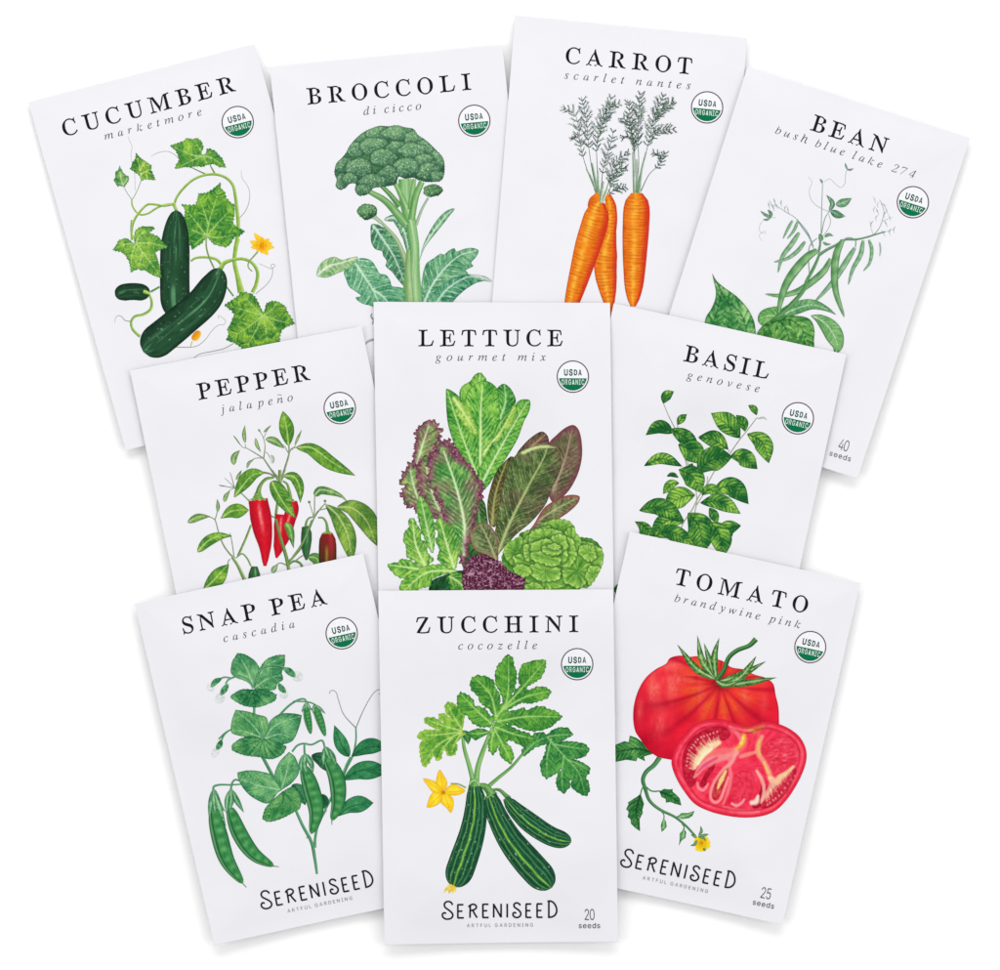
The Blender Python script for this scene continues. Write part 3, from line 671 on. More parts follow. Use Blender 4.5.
def text(pr, keys, p0, p1, h, refh, col, thinning=0.0, shear=0.0, gap=None, xs=1.0, step=1.6, space=1.0, dy=0.0):
    """keys: glyph keys (None = space) fitted between p0 and p1 (photo px); h = height in px of refh font units"""
    p0 = np.array(p0, float); p1 = np.array(p1, float)
    L = np.hypot(*(p1 - p0)); ex = (p1 - p0) / L; ey = np.array([ex[1], -ex[0]])
    s = h / refh
    gs = []
    for k in keys:
        if k is None: gs.append((None, 0)); continue
        tl = None
        if k == 'i~': k = 'in'; tl = True
        G = glyph(k)
        big = G[0]
        # orientation: make outer contour such that thinning moves inwards
        A = lambda Q: 0.5 * np.sum(Q[:, 0]*np.roll(Q[:, 1], -1) - np.roll(Q[:, 0], -1)*Q[:, 1])
        big = max(G, key=lambda Q: abs(A(Q)))
        sg = 1 if A(big) > 0 else -1
        if k not in ('sD2', 'sA2'): G = weight(G, sg, (lambda w: w - 2 * thinning) if not callable(thinning) else thinning)
        if tl:
            xx = np.linspace(0, 1, 9); cx = (big[:, 0].min() + big[:, 0].max()) / 2
            up = np.c_[cx - 40 + 120 * xx, 232 + 12 * np.sin(xx * 2 * math.pi) + 8]
            dn = np.c_[cx - 40 + 120 * xx, 232 + 12 * np.sin(xx * 2 * math.pi) - 8][::-1]
            G = G + [np.vstack([up, dn])]
        G = [np.c_[(Q[:, 0] + shear * Q[:, 1]) * xs, Q[:, 1]] for Q in G]
        x0 = min(Q[:, 0].min() for Q in G); x1 = max(Q[:, 0].max() for Q in G)
        G = [np.c_[Q[:, 0] - x0, Q[:, 1]] for Q in G]
        gs.append((G, (x1 - x0) * s))
    tot = sum(w for _, w in gs)
    ng = len([1 for g in gs[:-1] if g[0] is not None]) + space * len([1 for g in gs if g[0] is None])
    gp = (L - tot) / max(1e-9, ng)
    x = 0
    for i, (G, w) in enumerate(gs):
        if G is None: x += gp * space; continue
        outs = []
        for Q in G:
            q = p0 + ex * (x + Q[:, :1] * s) + ey * (Q[:, 1:] * s + dy)
            outs.append(q)
        pr.shape(outs, lambda P: hx(col), step=step)
        x += w + gp
TITLE_COL = '#222226'
def title(word, p0, p1, h):
    p = Print('title_lettering')
    keys = [None if c == ' ' else 'b' + c for c in word]
    text(p, keys, p0, p1, h, CAPH, TITLE_COL, thinning=TTHIN, step=2.0, space=1.7)
    p.done()
def variety(word, p0, p1, h=None, col='#47474d'):
    p = Print('variety_lettering')
    h = h or 5.6
    keys = []
    for c in word:
        keys.append(None if c == ' ' else 'i~' if c == '~' else 'i' + c)
    text(p, keys, p0, p1, h, XH, col, thinning=VTHIN, step=1.6, space=1.3)
    p.done()
def circle(c, r, n=72, a0=0, a1=2*math.pi):
    t = np.linspace(a0, a1, n, endpoint=abs(a1 - a0) < 6.2)
    return np.c_[c[0] + r * np.cos(t), c[1] + r * np.sin(t)]
def seal(cx, cy, ang, r=16.2):
    """ang: slope angle of the packet's top edge, radians, clockwise positive on screen"""
    ex = np.array([math.cos(ang), math.sin(ang)]); ey = np.array([math.sin(ang), -math.cos(ang)])
    c = np.array([cx, cy])
    p = Print('organic_seal')
    p.shape(circle(c, r), lambda P: hx('#f3f3f8'), step=2.0)
    root = p.done()
    q = Print('seal_ring')
    q.shape([circle(c, r), circle(c, r - 1.15)], lambda P: hx('#5e4f56'), step=1.2)
    q.done(parent=root)
    q = Print('seal_field')
    t = np.linspace(math.asin(1.6 / 13.9) , math.pi - math.asin(1.6 / 13.9), 40)
    pts = np.array([c + ex * (13.9 * math.cos(a)) - ey * (13.9 * math.sin(a)) for a in t])
    q.shape(dense([(x[0], x[1], 1) for x in pts], 1.0, True), lambda P: hx('#0b7a50'), step=2.0)
    q.done(parent=root)
    q = Print('seal_lettering')
    text(q, ['sU', 'sS', 'sD2', 'sA2'], c - ex * 8.9 + ey * 1.2, c + ex * 8.9 + ey * 1.2, 5.9, 254, '#155446', thinning=-16, xs=0.74, step=1.5)
    text(q, ['sO', 'sR', 'sG', 'sA2', 'sN', 'sI', 'sC'], c - ex * 11.4 - ey * 7.9, c + ex * 11.4 - ey * 7.9, 5.0, 254, '#e6f2ee', thinning=(lambda w: w + 8), xs=0.6, step=1.5)
    q.done(parent=root)

# brand template, drawn in a frame 430,885 scale 5.556; strokes as polylines
BR = {
 'S': [[(126,108),(118,94),(104,88),(88,92),(80,104),(84,120),(100,133),(117,147),(127,163),(122,179),(106,187),(86,186),(71,174),(70,158),(80,151),(90,156)]],
 'E1': [[(155,106),(155,181)],[(153,107),(186,107)],[(155,144),(180,143)],[(153,181),(188,181)]],
 'R': [[(224,108),(222,181)],[(213,120),(228,108),(246,106),(258,117),(254,130),(238,138),(222,140)],[(238,138),(247,158),(262,181)]],
 'E2': [[(294,105),(294,180)],[(292,106),(325,106)],[(294,142),(318,142)],[(292,180),(326,180)]],
 'N': [[(354,180),(354,103)],[(354,106),(394,178)],[(395,180),(395,103)]],
 'I': [[(429,103),(429,180)]],
 'S2': [[(502,112),(494,102),(482,98),(470,102),(466,113),(472,124),(487,134),(500,146),(505,160),(499,173),(486,180),(470,177),(461,166),(463,154),(472,151),(478,158)]],
 'E3': [[(534,104),(534,179)],[(532,104),(563,104)],[(534,141),(558,141)],[(532,179),(564,179)]],
 'E4': [[(595,103),(595,178)],[(593,103),(624,103)],[(595,140),(619,140)],[(593,178),(625,178)]],
 'D': [[(660,86),(660,178)],[(652,88),(672,87),(690,100),(702,124),(703,148),(692,167),(675,176),(655,178)]],
}
def template(a, b, A=(98, 188), B=(655, 180)):
    """similarity that takes template points A,B to photo px a,b"""
    za, zb = complex(*A), complex(*B); wa, wb = complex(*a), complex(*b)
    m = (wb - wa) / (zb - za)
    return lambda p: ((lambda w: (w.real, w.imag))(wa + m * (complex(p[0], p[1]) - za)))
def brand(T, col='#26262b'):
    p = Print('brand_lettering')
    for k, ss in BR.items():
        for s_ in ss:
            smooth = len(s_) > 3
            pts = [T(q) if smooth else (*T(q), 1) for q in s_]
            st(p, pts, 1.75, col, raw=True)
    p.done()
    q = Print('motto_lettering')
    k = ['s' + c if c != ' ' else None for c in 'ARTFUL GARDENING']
    text(q, k, T((205, 234)), T((572, 231)), 3.5, 254, '#7d7d84', thinning=2, xs=0.95, step=1.4, space=1.0)
    q.done()
def count(T, num):
    p = Print('seed_count')
    text(p, ['s' + c for c in num], T((860, 193)), T((914, 192)), 11.2, 254, '#2b2b30', thinning=4, xs=0.62, step=1.6)
    text(p, ['s' + c for c in 'seeds'], T((826, 238)), T((945, 237)), 3.9, 190, '#4a4a50', thinning=-1, xs=1.0, step=1.4)
    p.done()

def table(mat):
    p = bpy.data.meshes.new('table')
    s = 3.0
    V = [(-s, -s, 0), (s, -s, 0), (s, s, 0), (-s, s, 0)]
    p.from_pydata(V, [], [(0, 1, 2, 3)]); p.materials.append(mat)
    o = bpy.data.objects.new('table', p); COL.objects.link(o)
    o['kind'] = 'structure'
    return o

# ------------------------------------------------------------ table and packets
def plain(name, col, rough=0.6):
    m = bpy.data.materials.new(name); m.use_nodes = True
    b = m.node_tree.nodes['Principled BSDF']
    b.inputs['Base Color'].default_value = (*col, 1); b.inputs['Roughness'].default_value = rough
    b.inputs['Specular IOR Level'].default_value = 0.2
    return m
table(plain('white_table', (0.95, 0.95, 0.95), 0.8))
QUADS = {
 'cucumber': [(28,102),(254,44),(352,392),(126,450)],
 'broccoli': [(270,67),(502,45),(539,400),(307,422)],
 'carrot':   [(515.5,15.5),(747,38),(718,392),(487,370)],
 'bean':     [(748,67),(970,138),(857,478),(640,408)],
 'pepper':   [(130.5,371),(361.5,327),(433,672),(202,716)],
 'basil':    [(614,304),(845.5,355),(770,703),(539,654)],
 'lettuce':  [(374,302.5),(609.5,303.5),(614,655),(380,656)],
 'snappea':  [(135,604),(363,554),(444,895),(215,944.5)],
 'tomato':   [(630,532),(860,583),(782,924),(553,874)],
 'zucchini': [(379,591),(612.5,589.5),(617.5,941),(385,944)],
}
LABELS = {
 'cucumber': 'white seed packet titled CUCUMBER with dark cucumbers on a curling vine',
 'broccoli': 'white seed packet titled BROCCOLI with a leafy green broccoli head',
 'carrot':   'white seed packet titled CARROT with three orange carrots and feathery tops',
 'bean':     'white seed packet titled BEAN with hanging green bean pods, tilted at the far right',
 'pepper':   'white seed packet titled PEPPER with red jalapeno peppers on a leafy stem',
 'basil':    'white seed packet titled BASIL with a sprig of glossy green leaves',
 'lettuce':  'white seed packet titled LETTUCE with green and purple lettuces, middle of the fan',
 'snappea':  'white seed packet titled SNAP PEA with green pea pods and leaves',
 'tomato':   'white seed packet titled TOMATO with a whole red tomato and a cut half',
 'zucchini': 'white seed packet titled ZUCCHINI with three striped fruits, lying on top at the bottom',
}
PCOL = (0.738, 0.732, 0.766)
PKS = {}
for i, k in enumerate(QUADS):
    pk = Packet(QUADS[k], 3 + i * 5)
    pk.stamp()
    PKS[k] = pk
    pk.start(LABELS[k], 'seed packets fanned out on the white table', paper_mat('packet_paper', PCOL, i + 1.0))
def use(k):
    global PK
    PK = PKS[k]
    q = PK.q
    return math.atan2(q[1, 1] - q[0, 1], q[1, 0] - q[0, 0])
CAPH, XH, TTHIN, VTHIN = 228, 158, (lambda w: np.clip(w * 0.77, 20, 50)), (lambda w: np.clip(w * 0.95, 13, 40))

# ------------------------------------------------------------ printed picture: cucumber
use('cucumber')
GD, GL_, GV = '#2f7a35', '#9ccb3e', '#d3e59a'
frame(100, 120, 4.762)
p = Print('printed_tendril')
st(p, [(132,78),(140,100),(151,125),(146,160),(150,200),(163,260),(166,335)], 0.45, '#b5b9b4')
st(p, [(243,170),(275,155),(315,148),(345,158),(372,180)], [0.35,0.6], '#8f9a8c')
st(p, [(672,240),(675,275),(700,310),(712,350),(706,400),(690,435),(665,465)], [0.35,0.8], '#a0aa9c')
st(p, [(112,320),(130,350),(150,378)], 0.6, '#7f9a70')
st(p, [(195,285),(178,330),(155,375)], 0.7, '#8a9f6a')
frame(100, 220, 4.762)
st(p, [(758,207),(790,222),(815,232),(832,222),(828,210),(814,214),(822,240),(815,275),(790,310),(740,352)], [0.4,0.7], '#9a9f98')
st(p, [(70,492),(72,468),(85,455),(102,460),(118,478),(145,483)], [0.3,0.6,0.9], '#8d9a80')
st(p, [(566,470),(560,455),(575,460),(597,480),(590,497),(560,502),(530,530),(500,570),(460,600),(410,606),(350,604)], [0.35,0.5,0.9], '#8f9a86')
st(p, [(445,657),(475,638),(540,624),(590,612),(635,588)], [0.6,0.9], '#8f9a90')
st(p, [(430,602),(438,578)], 0.8, '#9fb25a')
p.done()
p = Print('printed_vine')
G2 = ('#6e9a35', '#bcd873')
frame(100, 120, 4.762)
st(p, [(150,373),(154,410),(185,448),(225,445),(265,420),(300,405),(352,398)], [1.3,2.0,2.2], G2)
st(p, [(150,571),(150,520),(160,480),(185,440),(225,402),(265,402),(300,408),(350,400)], [2.6,2.2,2.2], G2)
st(p, [(435,225),(465,240),(500,256)], [0.9,1.4], '#6f8f4a')
st(p, [(522,212),(535,235),(548,258)], [1.0,2.0], ('#3f7f35', '#8fbf55'))
st(p, [(352,402),(362,370),(395,325),(440,285),(490,263),(550,258),(600,275),(632,310),(645,370),(652,430),(658,500),(652,571)], [2.4,2.4,2.6,3.4,4.0], G2)
st(p, [(350,395),(356,415),(364,432)], [4,3.2,3.4], ('#7aa63c', '#c5dc7c'))
frame(100, 220, 4.762)
st(p, [(655,90),(645,140),(640,200),(655,270),(672,345)], [4.6,4.0,4.4,7], ('#6e9f35', '#b9d66a'))
st(p, [(150,0),(148,50),(155,90)], 2.0, G2)
st(p, [(430,195),(455,180),(510,177),(555,188),(580,215)], [2.2,2.6,3], G2)
st(p, [(505,80),(506,130),(520,180),(542,228)], [1.4,1.8], ('#5f7f45', '#9fba75'))
st(p, [(572,232),(590,205),(630,190),(680,185),(725,205),(750,250),(742,310),(725,345)], [5,3,3,3.4,3.8], G2)
st(p, [(580,285),(600,315),(635,362)], 1.6, ('#3f7f45', '#7fae65'))
st(p, [(282,318),(262,330),(240,342)], 2.0, ('#3f8040', '#7fae65'))
st(p, [(232,350),(245,385),(240,425),(205,450),(165,460),(148,485),(155,520),(190,555)], [2,2.8,2.6,2.4,3.0], G2)
st(p, [(750,152),(725,180),(708,200),(706,225),(725,245)], [1.6,1.0], ('#5f8a45', '#a5c070'))
p.done()
kw = dict(sp=5.5, sv=0.5, c=0.7, ribw=0.6, hatch=1.1)
frame(100, 120, 4.762)
# small bud leaf
lobed([(92,215),(100,235),(118,262),(137,268),(134,290),(115,318),(95,312),(82,316),(64,285),(72,270),(70,248),(84,240)],
      [[(112,320),(98,275),(92,222)],[(108,310),(125,285),(134,270)]], '#2f7a3a', '#9dc56a', '#dce8b8', ser=1.0, per=2.5, **kw)
lobed([(170,155),(186,175),(205,190),(228,205),(245,215),(240,235),(250,252),(262,285),(235,283),(210,280),(196,290),(185,262),(165,248),(140,232),(150,215),(152,200),(166,185)],
      [[(194,285),(190,240),(172,165)],[(192,260),(218,245),(248,262)],[(188,240),(205,215),(238,215)]], '#2f7436', '#b5d845', '#d8ec90', ser=1.2, per=3, blot=1.3, **kw)
# top leaf
lobed([(330,122),(360,112),(395,100),(410,85),(440,90),(465,85),(485,105),(492,130),(480,155),(483,165),(503,160),(506,140),(520,135),(545,145),(570,170),(585,190),(598,226),(565,222),(540,208),(510,212),(490,222),(460,218),(432,225),(405,222),(355,233),(362,212),(375,190),(368,160),(355,140)],
      [[(490,168),(455,170),(400,150),(340,124)],[(490,168),(470,130),(445,95)],[(490,168),(430,195),(365,228)],[(492,170),(500,190),(508,208)],[(495,168),(540,185),(590,222)],[(492,168),(520,155),(530,140)]],
      '#2c7a35', '#a4d246', '#c8e48a', ser=1.3, per=3, blot=1.2, **kw)
# big middle leaf
lobed([(572,297),(573,322),(592,340),(602,372),(625,395),(640,402),(640,450),(632,490),(650,510),(690,530),(665,550),(640,556),(620,590),(600,605),(570,600),(540,590),(520,570),(505,552),(488,585),(460,600),(440,616),(425,590),(418,520),(400,470),(404,425),(384,400),(420,405),(455,402),(465,370),(470,350),(510,345),(545,322)],
      [[(505,555),(520,480),(545,400),(572,305)],[(505,550),(460,490),(395,408)],[(508,550),(560,490),(638,410)],[(506,550),(560,560),(640,545)],[(506,550),(540,580),(590,600)],[(505,550),(475,570),(440,605)],[(505,550),(465,535),(410,510)],[(516,500),(490,420),(470,355)]],
      '#2e7c35', '#93c63c', '#bfe07a', ser=1.5, per=3.2, blot=1.1, **kw)
# cucumbers
def cuke(P, u, v, sd, hl=-0.15, w=1.0):
    a, b, c = hx('#1e3a2a'), hx('#356b45'), hx('#6aa876')
    t = 0.5 + 0.4 * np.cos((u - hl) * 1.7) - 0.35
    col = mix(a, b, t + 0.5 * (fbm(u * 5 + sd, v * 14, sd) - 0.5))
    stripe = sm(0.5, 0.85, vn(u * 12 + sd * 3, v * 5, sd + 2)) * 0.75 * np.exp(-((u - hl) / 0.45) ** 2)
    col = mix(col, c, stripe)
    bump = sm(0.86, 0.97, vn(u * 13, v * 44, sd + 4))
    col = mix(col, hx('#9cc2a4'), bump * 0.6)
    col = mix(col, hx('#16301f'), 0.7 * sm(0.8, 1.0, np.abs(u)))
    return col
def cucumber(sp, w, sd, hl, nu=31):
    p = Print('printed_cucumber')
    S = dense(f(sp), 0.6)
    p.ribbon(S, w, w, lambda u, v, P: cuke(P, u, v, sd, hl), nu=nu, step=0.7)
    p.done()
frame(100, 220, 4.762)
def prof(n, r, a=0.14, b=0.14, wa=1, wb=1):
    t = np.linspace(0, 1, n)
    w = np.sqrt(np.clip(1 - ((np.clip(a - t, 0, 1)) / a) ** 2, 0, 1)) * np.sqrt(np.clip(1 - (np.clip(t - (1 - b), 0, 1) / b) ** 2, 0, 1))
    return r * w * (wa + (wb - wa) * t)
cucumber([(362,-48),(360,50),(356,140),(355,300),(360,470)], list(prof(60, 14.6, 0.42, 0.2, 1.0, 1.02)), 3, 0.05)
# left leaf over it
lobed([(200,28),(215,30),(245,30),(260,38),(232,60),(275,78),(322,128),(290,140),(262,152),(272,180),(282,215),(285,245),(294,277),(255,265),(215,240),(175,235),(146,249),(140,205),(122,170),(100,152),(60,142),(75,120),(90,95),(125,85),(150,105),(165,110),(160,75),(170,45)],
      [[(170,110),(110,118),(66,140)],[(170,110),(190,70),(240,40)],[(170,110),(240,110),(312,128)],[(170,110),(230,190),(288,268)],[(168,112),(150,170),(148,240)],[(200,150),(190,200),(180,232)]],
      '#2f7a35', '#a6cf48', '#cde592', ser=1.3, per=3, blot=1.1, **kw)
cucumber([(568,228),(545,300),(495,385),(400,470),(310,545),(205,628)], list(prof(60, 16.6, 0.3, 0.17, 0.93, 1.04)), 8, -0.1)
p = Print('printed_cucumber')
S = dense(f([(72,362),(110,345),(160,340),(205,345),(237,352)]), 0.6)
p.ribbon(S, list(prof(40, 8.4, 0.3, 0.3)), list(prof(40, 8.6, 0.3, 0.3)), lambda u, v, P: mix(cuke(P, u, v, 15, 0.0), hx('#14301f'), 0.25), nu=19, step=0.7)
st(p, [(205,340),(222,345),(236,352)], [3,3.5,2], ('#7fae3a', '#cfe37a'))
p.done()
# lower right leaf
lobed([(672,345),(690,343),(725,352),(745,375),(765,420),(778,440),(785,425),(790,400),(820,385),(850,390),(880,410),(895,440),(908,462),(928,495),(895,505),(865,525),(855,560),(858,580),(810,592),(760,600),(720,606),(680,614),(660,600),(640,585),(600,572),(612,545),(605,520),(622,490),(640,450),(625,430),(592,405),(612,392),(645,370)],
      [[(775,455),(720,400),(680,355)],[(775,455),(690,430),(605,408)],[(775,455),(690,520),(612,565)],[(775,455),(735,540),(695,608)],[(777,455),(790,530),(800,592)],[(777,455),(850,480),(920,495)],[(777,455),(820,425),(840,395)],[(778,455),(830,510),(852,560)]],
      '#256b33', '#9ccb3c', '#b9dc7a', ser=1.5, per=3.4, blot=1.0, **kw)
# flowers
def petals(name, cx, cy, R, n, cols, a0=0, sq=1.0, jag=0.35, eye=None, stem=None):
    SEED[0] += 1; rnd = random.Random(SEED[0])
    p = Print(name)
    for k in range(n):
        a = a0 + 2 * math.pi * k / n + rnd.uniform(-.15, .15)
        r = R * rnd.uniform(0.8, 1.1)
        x, y = cx + r * math.cos(a), cy + r * math.sin(a) * sq
        M = [(cx, cy), ((cx + x) / 2, (cy + y) / 2), (x, y)]
        O, _ = blade(M, r * jag, r * jag, peak=0.55, tip=0.8, base=0.8)
        p.shape(O, lambda P: mix(hx(cols[0]), hx(cols[1]), np.hypot(P[:, 0] - f([(cx, cy)])[0][0], P[:, 1] - f([(cx, cy)])[0][1]) / (R / FR[2]) + 0.5 * (vn(P[:, 0], P[:, 1], k) - .5)))
    if eye: p.shape(circle(f([(cx, cy)])[0][:2], eye[0], 14), lambda P: hx(eye[1]))
    p.done()
p = Print('printed_flower')
for k, (tx, ty, w) in enumerate([(733,60,2.2),(712,100,2.4),(716,130,2.4),(752,70,2.0),(805,88,2.6),(830,130,2.4),(820,108,2.2),(798,168,2.6),(770,78,2.2),(772,160,2.6),(745,150,2.2),(808,140,2.4)]):
    O, _ = blade([(768,122), ((768 + tx) / 2 + 2, (122 + ty) / 2), (tx, ty)], w, w, peak=.55, tip=.8, base=.7)
    p.shape(dense([(*q, 1) for q in O], .8, True), lambda P: mix(hx('#d98510'), hx('#fbd23a'), .2 + np.hypot(P[:, 0] - 261.3, P[:, 1] - 245.6) / 11 + .7 * (vn(P[:, 0] * .9, P[:, 1] * .9, k) - .5)))
p.shape(circle((261.5, 246), 2.2, 14), lambda P: mix(hx('#d8860f'), hx('#eea51c'), vn(P[:, 0] * 1.5, P[:, 1] * 1.5, 3)))
p.done()
p = Print('printed_bud')
S = dense(f([(440,572),(455,555),(475,528)]), 0.6)
p.ribbon(S, list(prof(14, 3.6, .4, .5)), list(prof(14, 3.6, .4, .5)), lambda u, v, P: mix(hx('#d9821d'), hx('#f6c02c'), 0.5 + 0.5 * u), nu=7)
p.done()

# ------------------------------------------------------------ printed picture: broccoli
use('broccoli')
def stemcol(a, b, c=None, sd=1, hl=-0.2):
    a, b = hx(a), hx(b)
    def cf(u, v, P):
        t = 0.75 - 0.75 * np.abs(u - hl) + 0.5 * (vn(u * 6 + sd, v * 3, sd) - 0.5) + 0.25 * (vn(u * 14, v * 9, sd + 4) - .5)
        return mix(a, b, t)
    return cf
def tube(pts, w, a, b, name='printed_stem', sd=1, hl=-0.2, nu=11, w2=None, label=None):
    p = Print(name)
    h = [x / 2 for x in w]
    h2 = [x / 2 for x in w2] if w2 else h
    p.ribbon(dense(f(pts), 0.6), h, h2, stemcol(a, b, sd=sd, hl=hl), nu=nu)
    return p.done(label)
frame(300, 180, 4.762)
vk = dict(sp=6.5, sv=1.0, c=0.75, ribw=1.1, vw=0.6, hatch=1.0, netw=.25, ruf=.35, rper=7)
leaf([(400,190),(450,180),(490,230),(512,310),(522,395)], 3.4, 4.6, '#2f6e4c', '#86bd86', '#d6e8d8', peak=0.35, wav=0.15, edge='#2f5a48', **vk)
lobed([(340,212),(370,212),(395,225),(430,240),(455,262),(480,300),(500,360),(515,420),(500,505),(470,480),(440,440),(408,410),(412,385),(395,360),(390,340),(360,330),(340,300),(336,250)],
      [[(350,218),(400,290),(450,370),(498,490)]], '#2a6a48', '#6fb57c', '#d3ead8', smooth=True, edge='#2c5248', **vk)
tube([(500,-5),(505,100),(530,220),(545,330),(542,450),(545,590)], [13.5,13,10.5,9.6,13,17], '#5f9f58', '#cbe6b2', sd=3)
tube([(440,-8),(475,60),(510,140)], [4,5.5,7], '#5f9a52', '#c3dfa8', sd=21)
tube([(545,-5),(535,60),(528,140)], [4,5.5,7], '#5f9a52', '#c3dfa8', sd=22)
tube([(330,55),(400,95),(450,145),(505,215)], [5,6.5,8,9], '#4c8a48', '#b4d89a', sd=4)
tube([(385,25),(430,70),(475,125)], [4,5,6], '#4c8048', '#9cc884', sd=5)
tube([(580,8),(550,80),(530,190)], [6,7,7], '#5a9550', '#b5d898', sd=6)
tube([(610,85),(580,140),(552,215)], [2.2,2.6,3.4], '#7fa07a', '#c8dcbc', sd=7)
tube([(345,160),(400,215),(460,285),(500,380),(520,470),(525,560)], [2.4,3.2,4.6,5.4,6.5,7], '#7f9f70', '#c4d6b0', sd=8)
tube([(325,178),(355,182),(385,205)], [2,2.6,3], '#94a88a', '#ccd9c4', sd=9)
p = Print('printed_stem')
p.ribbon(dense(f([(520,330),(520,450),(522,590)]), .6), [1,2.5,5], [3,5,8], stemcol('#6f9f5c', '#c3dba6', sd=12), nu=9)
p.done()
lobed([(210,437),(245,410),(268,380),(300,372),(340,385),(365,420),(380,445),(410,452),(430,480),(438,505),(470,510),(495,520),(497,600),(480,620),(360,620),(345,603),(300,590),(275,575),(265,560),(290,553),(270,535),(235,510),(222,480)],
      [[(262,395),(300,450),(345,520),(390,620)],[(345,520),(400,560),(440,620)]], '#2b7f56', '#86c492', '#d4ecd2', smooth=True, edge='#3c7f5a', **vk)
lobed([(78,455),(90,410),(120,380),(165,366),(200,380),(240,370),(275,366),(262,395),(225,425),(180,445),(130,465),(90,462)],
      [[(85,450),(140,410),(200,395),(270,370)]], '#5f9a58', '#b9d693', '#e6efdc', smooth=True, edge='#7fa07f', **vk)
lobed([(580,570),(580,480),(600,400),(640,370),(670,350),(685,355),(710,335),(735,325),(745,340),(775,330),(815,323),(850,335),(840,365),(815,395),(825,410),(790,430),(800,445),(760,460),(700,490),(640,545),(600,590),(585,590)],
      [[(590,585),(630,500),(690,420),(760,360),(845,335)]], '#2f7f52', '#8cc490', '#dcefdc', smooth=True, edge='#4a7a62', **vk)
lobed([(600,600),(640,530),(690,490),(740,465),(800,448),(850,460),(880,478),(840,490),(790,520),(750,555),(705,600)],
      [[(640,600),(700,520),(800,462),(870,474)]], '#1f7350', '#72b98a', '#cfe8cf', smooth=True, edge='#3a6f52', **vk)
lobed([(805,450),(850,452),(890,462),(914,483),(880,482),(850,470)], [[(810,452),(860,462),(910,482)]], '#7fa58c', '#b9cdbc', '#dfe8df', smooth=True, edge='#8aa396', **vk)
leaf([(565,400),(590,320),(640,240),(700,165),(737,136)], 4.2, 3.2, '#3f8a58', '#8cc48e', '#e2f0e0', peak=0.7, edge='#4a7a5c', tip=.6, **vk)
def floret_cf(cx, cy, r, dk='#27503a', lt='#66a063', hi='#a9cc9a', sd=0):
    cx, cy = f([(cx, cy)])[0][:2]; r = r / FR[2]
    def cf(P, O):
        d, _ = pdist(P, O)
        y = (P[:, 1] - cy) / r; x = (P[:, 0] - cx) / r
        t = 0.6 - 0.6 * y - 0.3 * x
        t = t + 0.5 * (fbm(P[:, 0] * .25, P[:, 1] * .25, sd) - .5)
        g = vn(P[:, 0] * 1.15, P[:, 1] * 1.15, sd + 1) * 0.6 + vn(P[:, 0] * 1.7, P[:, 1] * 1.7, sd + 2) * 0.4
        t = t + 1.0 * (g - .5) + 0.12 * np.clip(d / 5, 0, 1) - 0.06
        c = mix(hx(dk), hx(lt), t)
        c = mix(c, hx(hi), 0.85 * sm(0.56, 0.72, g) * sm(0.2, .8, t))
        c = mix(c, hx('#1f4231'), 0.5 * np.exp(-(d / 0.9) ** 2))
        return c
    return cf
def floret(cx, cy, rx, ry, sd, **k):
    rnd = random.Random(sd)
    n = 14
    pts = [(cx + rx * math.cos(a) * rnd.uniform(.86, 1.12), cy + ry * math.sin(a) * rnd.uniform(.86, 1.12)) for a in [2 * math.pi * i / n for i in range(n)]]
    O = dense(f(pts), 0.8, True)
    O = serrate(O, 0.6, 2.6, sd, 'cos')
    p = Print('printed_floret')
    c = floret_cf(cx, cy, max(rx, ry), sd=sd, **k)
    p.shape(O, lambda P: c(P, O), step=0.8)
    p.done()
frame(300, 60, 4.762)
HEAD = [(165,520),(175,490),(200,465),(220,440),(235,410),(270,370),(300,345),(340,325),(380,313),(420,315),(460,310),(500,320),(540,328),(560,355),(590,375),(620,400),(650,430),(680,465),(688,500),(685,550),(670,575),(640,580),(600,580),(560,570),(540,560),(500,565),(470,555),(455,590),(420,600),(380,605),(350,610),(320,640),(280,645),(262,620),(265,590),(235,590),(215,610),(190,618),(170,600),(175,570),(165,545)]
MO = [(300,372,55,34),(375,348,68,34),(470,345,75,34),(545,372,48,38),(262,425,42,35),(350,410,66,40),(600,415,52,38),(465,415,50,30),(535,430,62,36),(645,480,44,48),(205,500,42,38),(395,465,60,42),(590,480,50,34),(280,515,62,44),(610,530,54,38),(655,555,34,26),(195,578,34,38),(505,510,64,42),(418,548,46,42),(240,565,34,30),(345,580,60,38),(300,622,42,30)]
def mound_out(cx, cy, rx, ry, sd, k=1.0, amp=.45):
    rnd = random.Random(sd); n = 12
    O = dense(f([(cx + rx * k * math.cos(2*math.pi*i/n) * rnd.uniform(.86, 1.12), cy + ry * k * math.sin(2*math.pi*i/n) * rnd.uniform(.86, 1.12)) for i in range(n)]), 0.8, True)
    return serrate(O, amp, 2.4, sd, 'cos')
MOUT = [mound_out(x, y, a, b, 100 + i, 1.06) for i, (x, y, a, b) in enumerate(MO)]
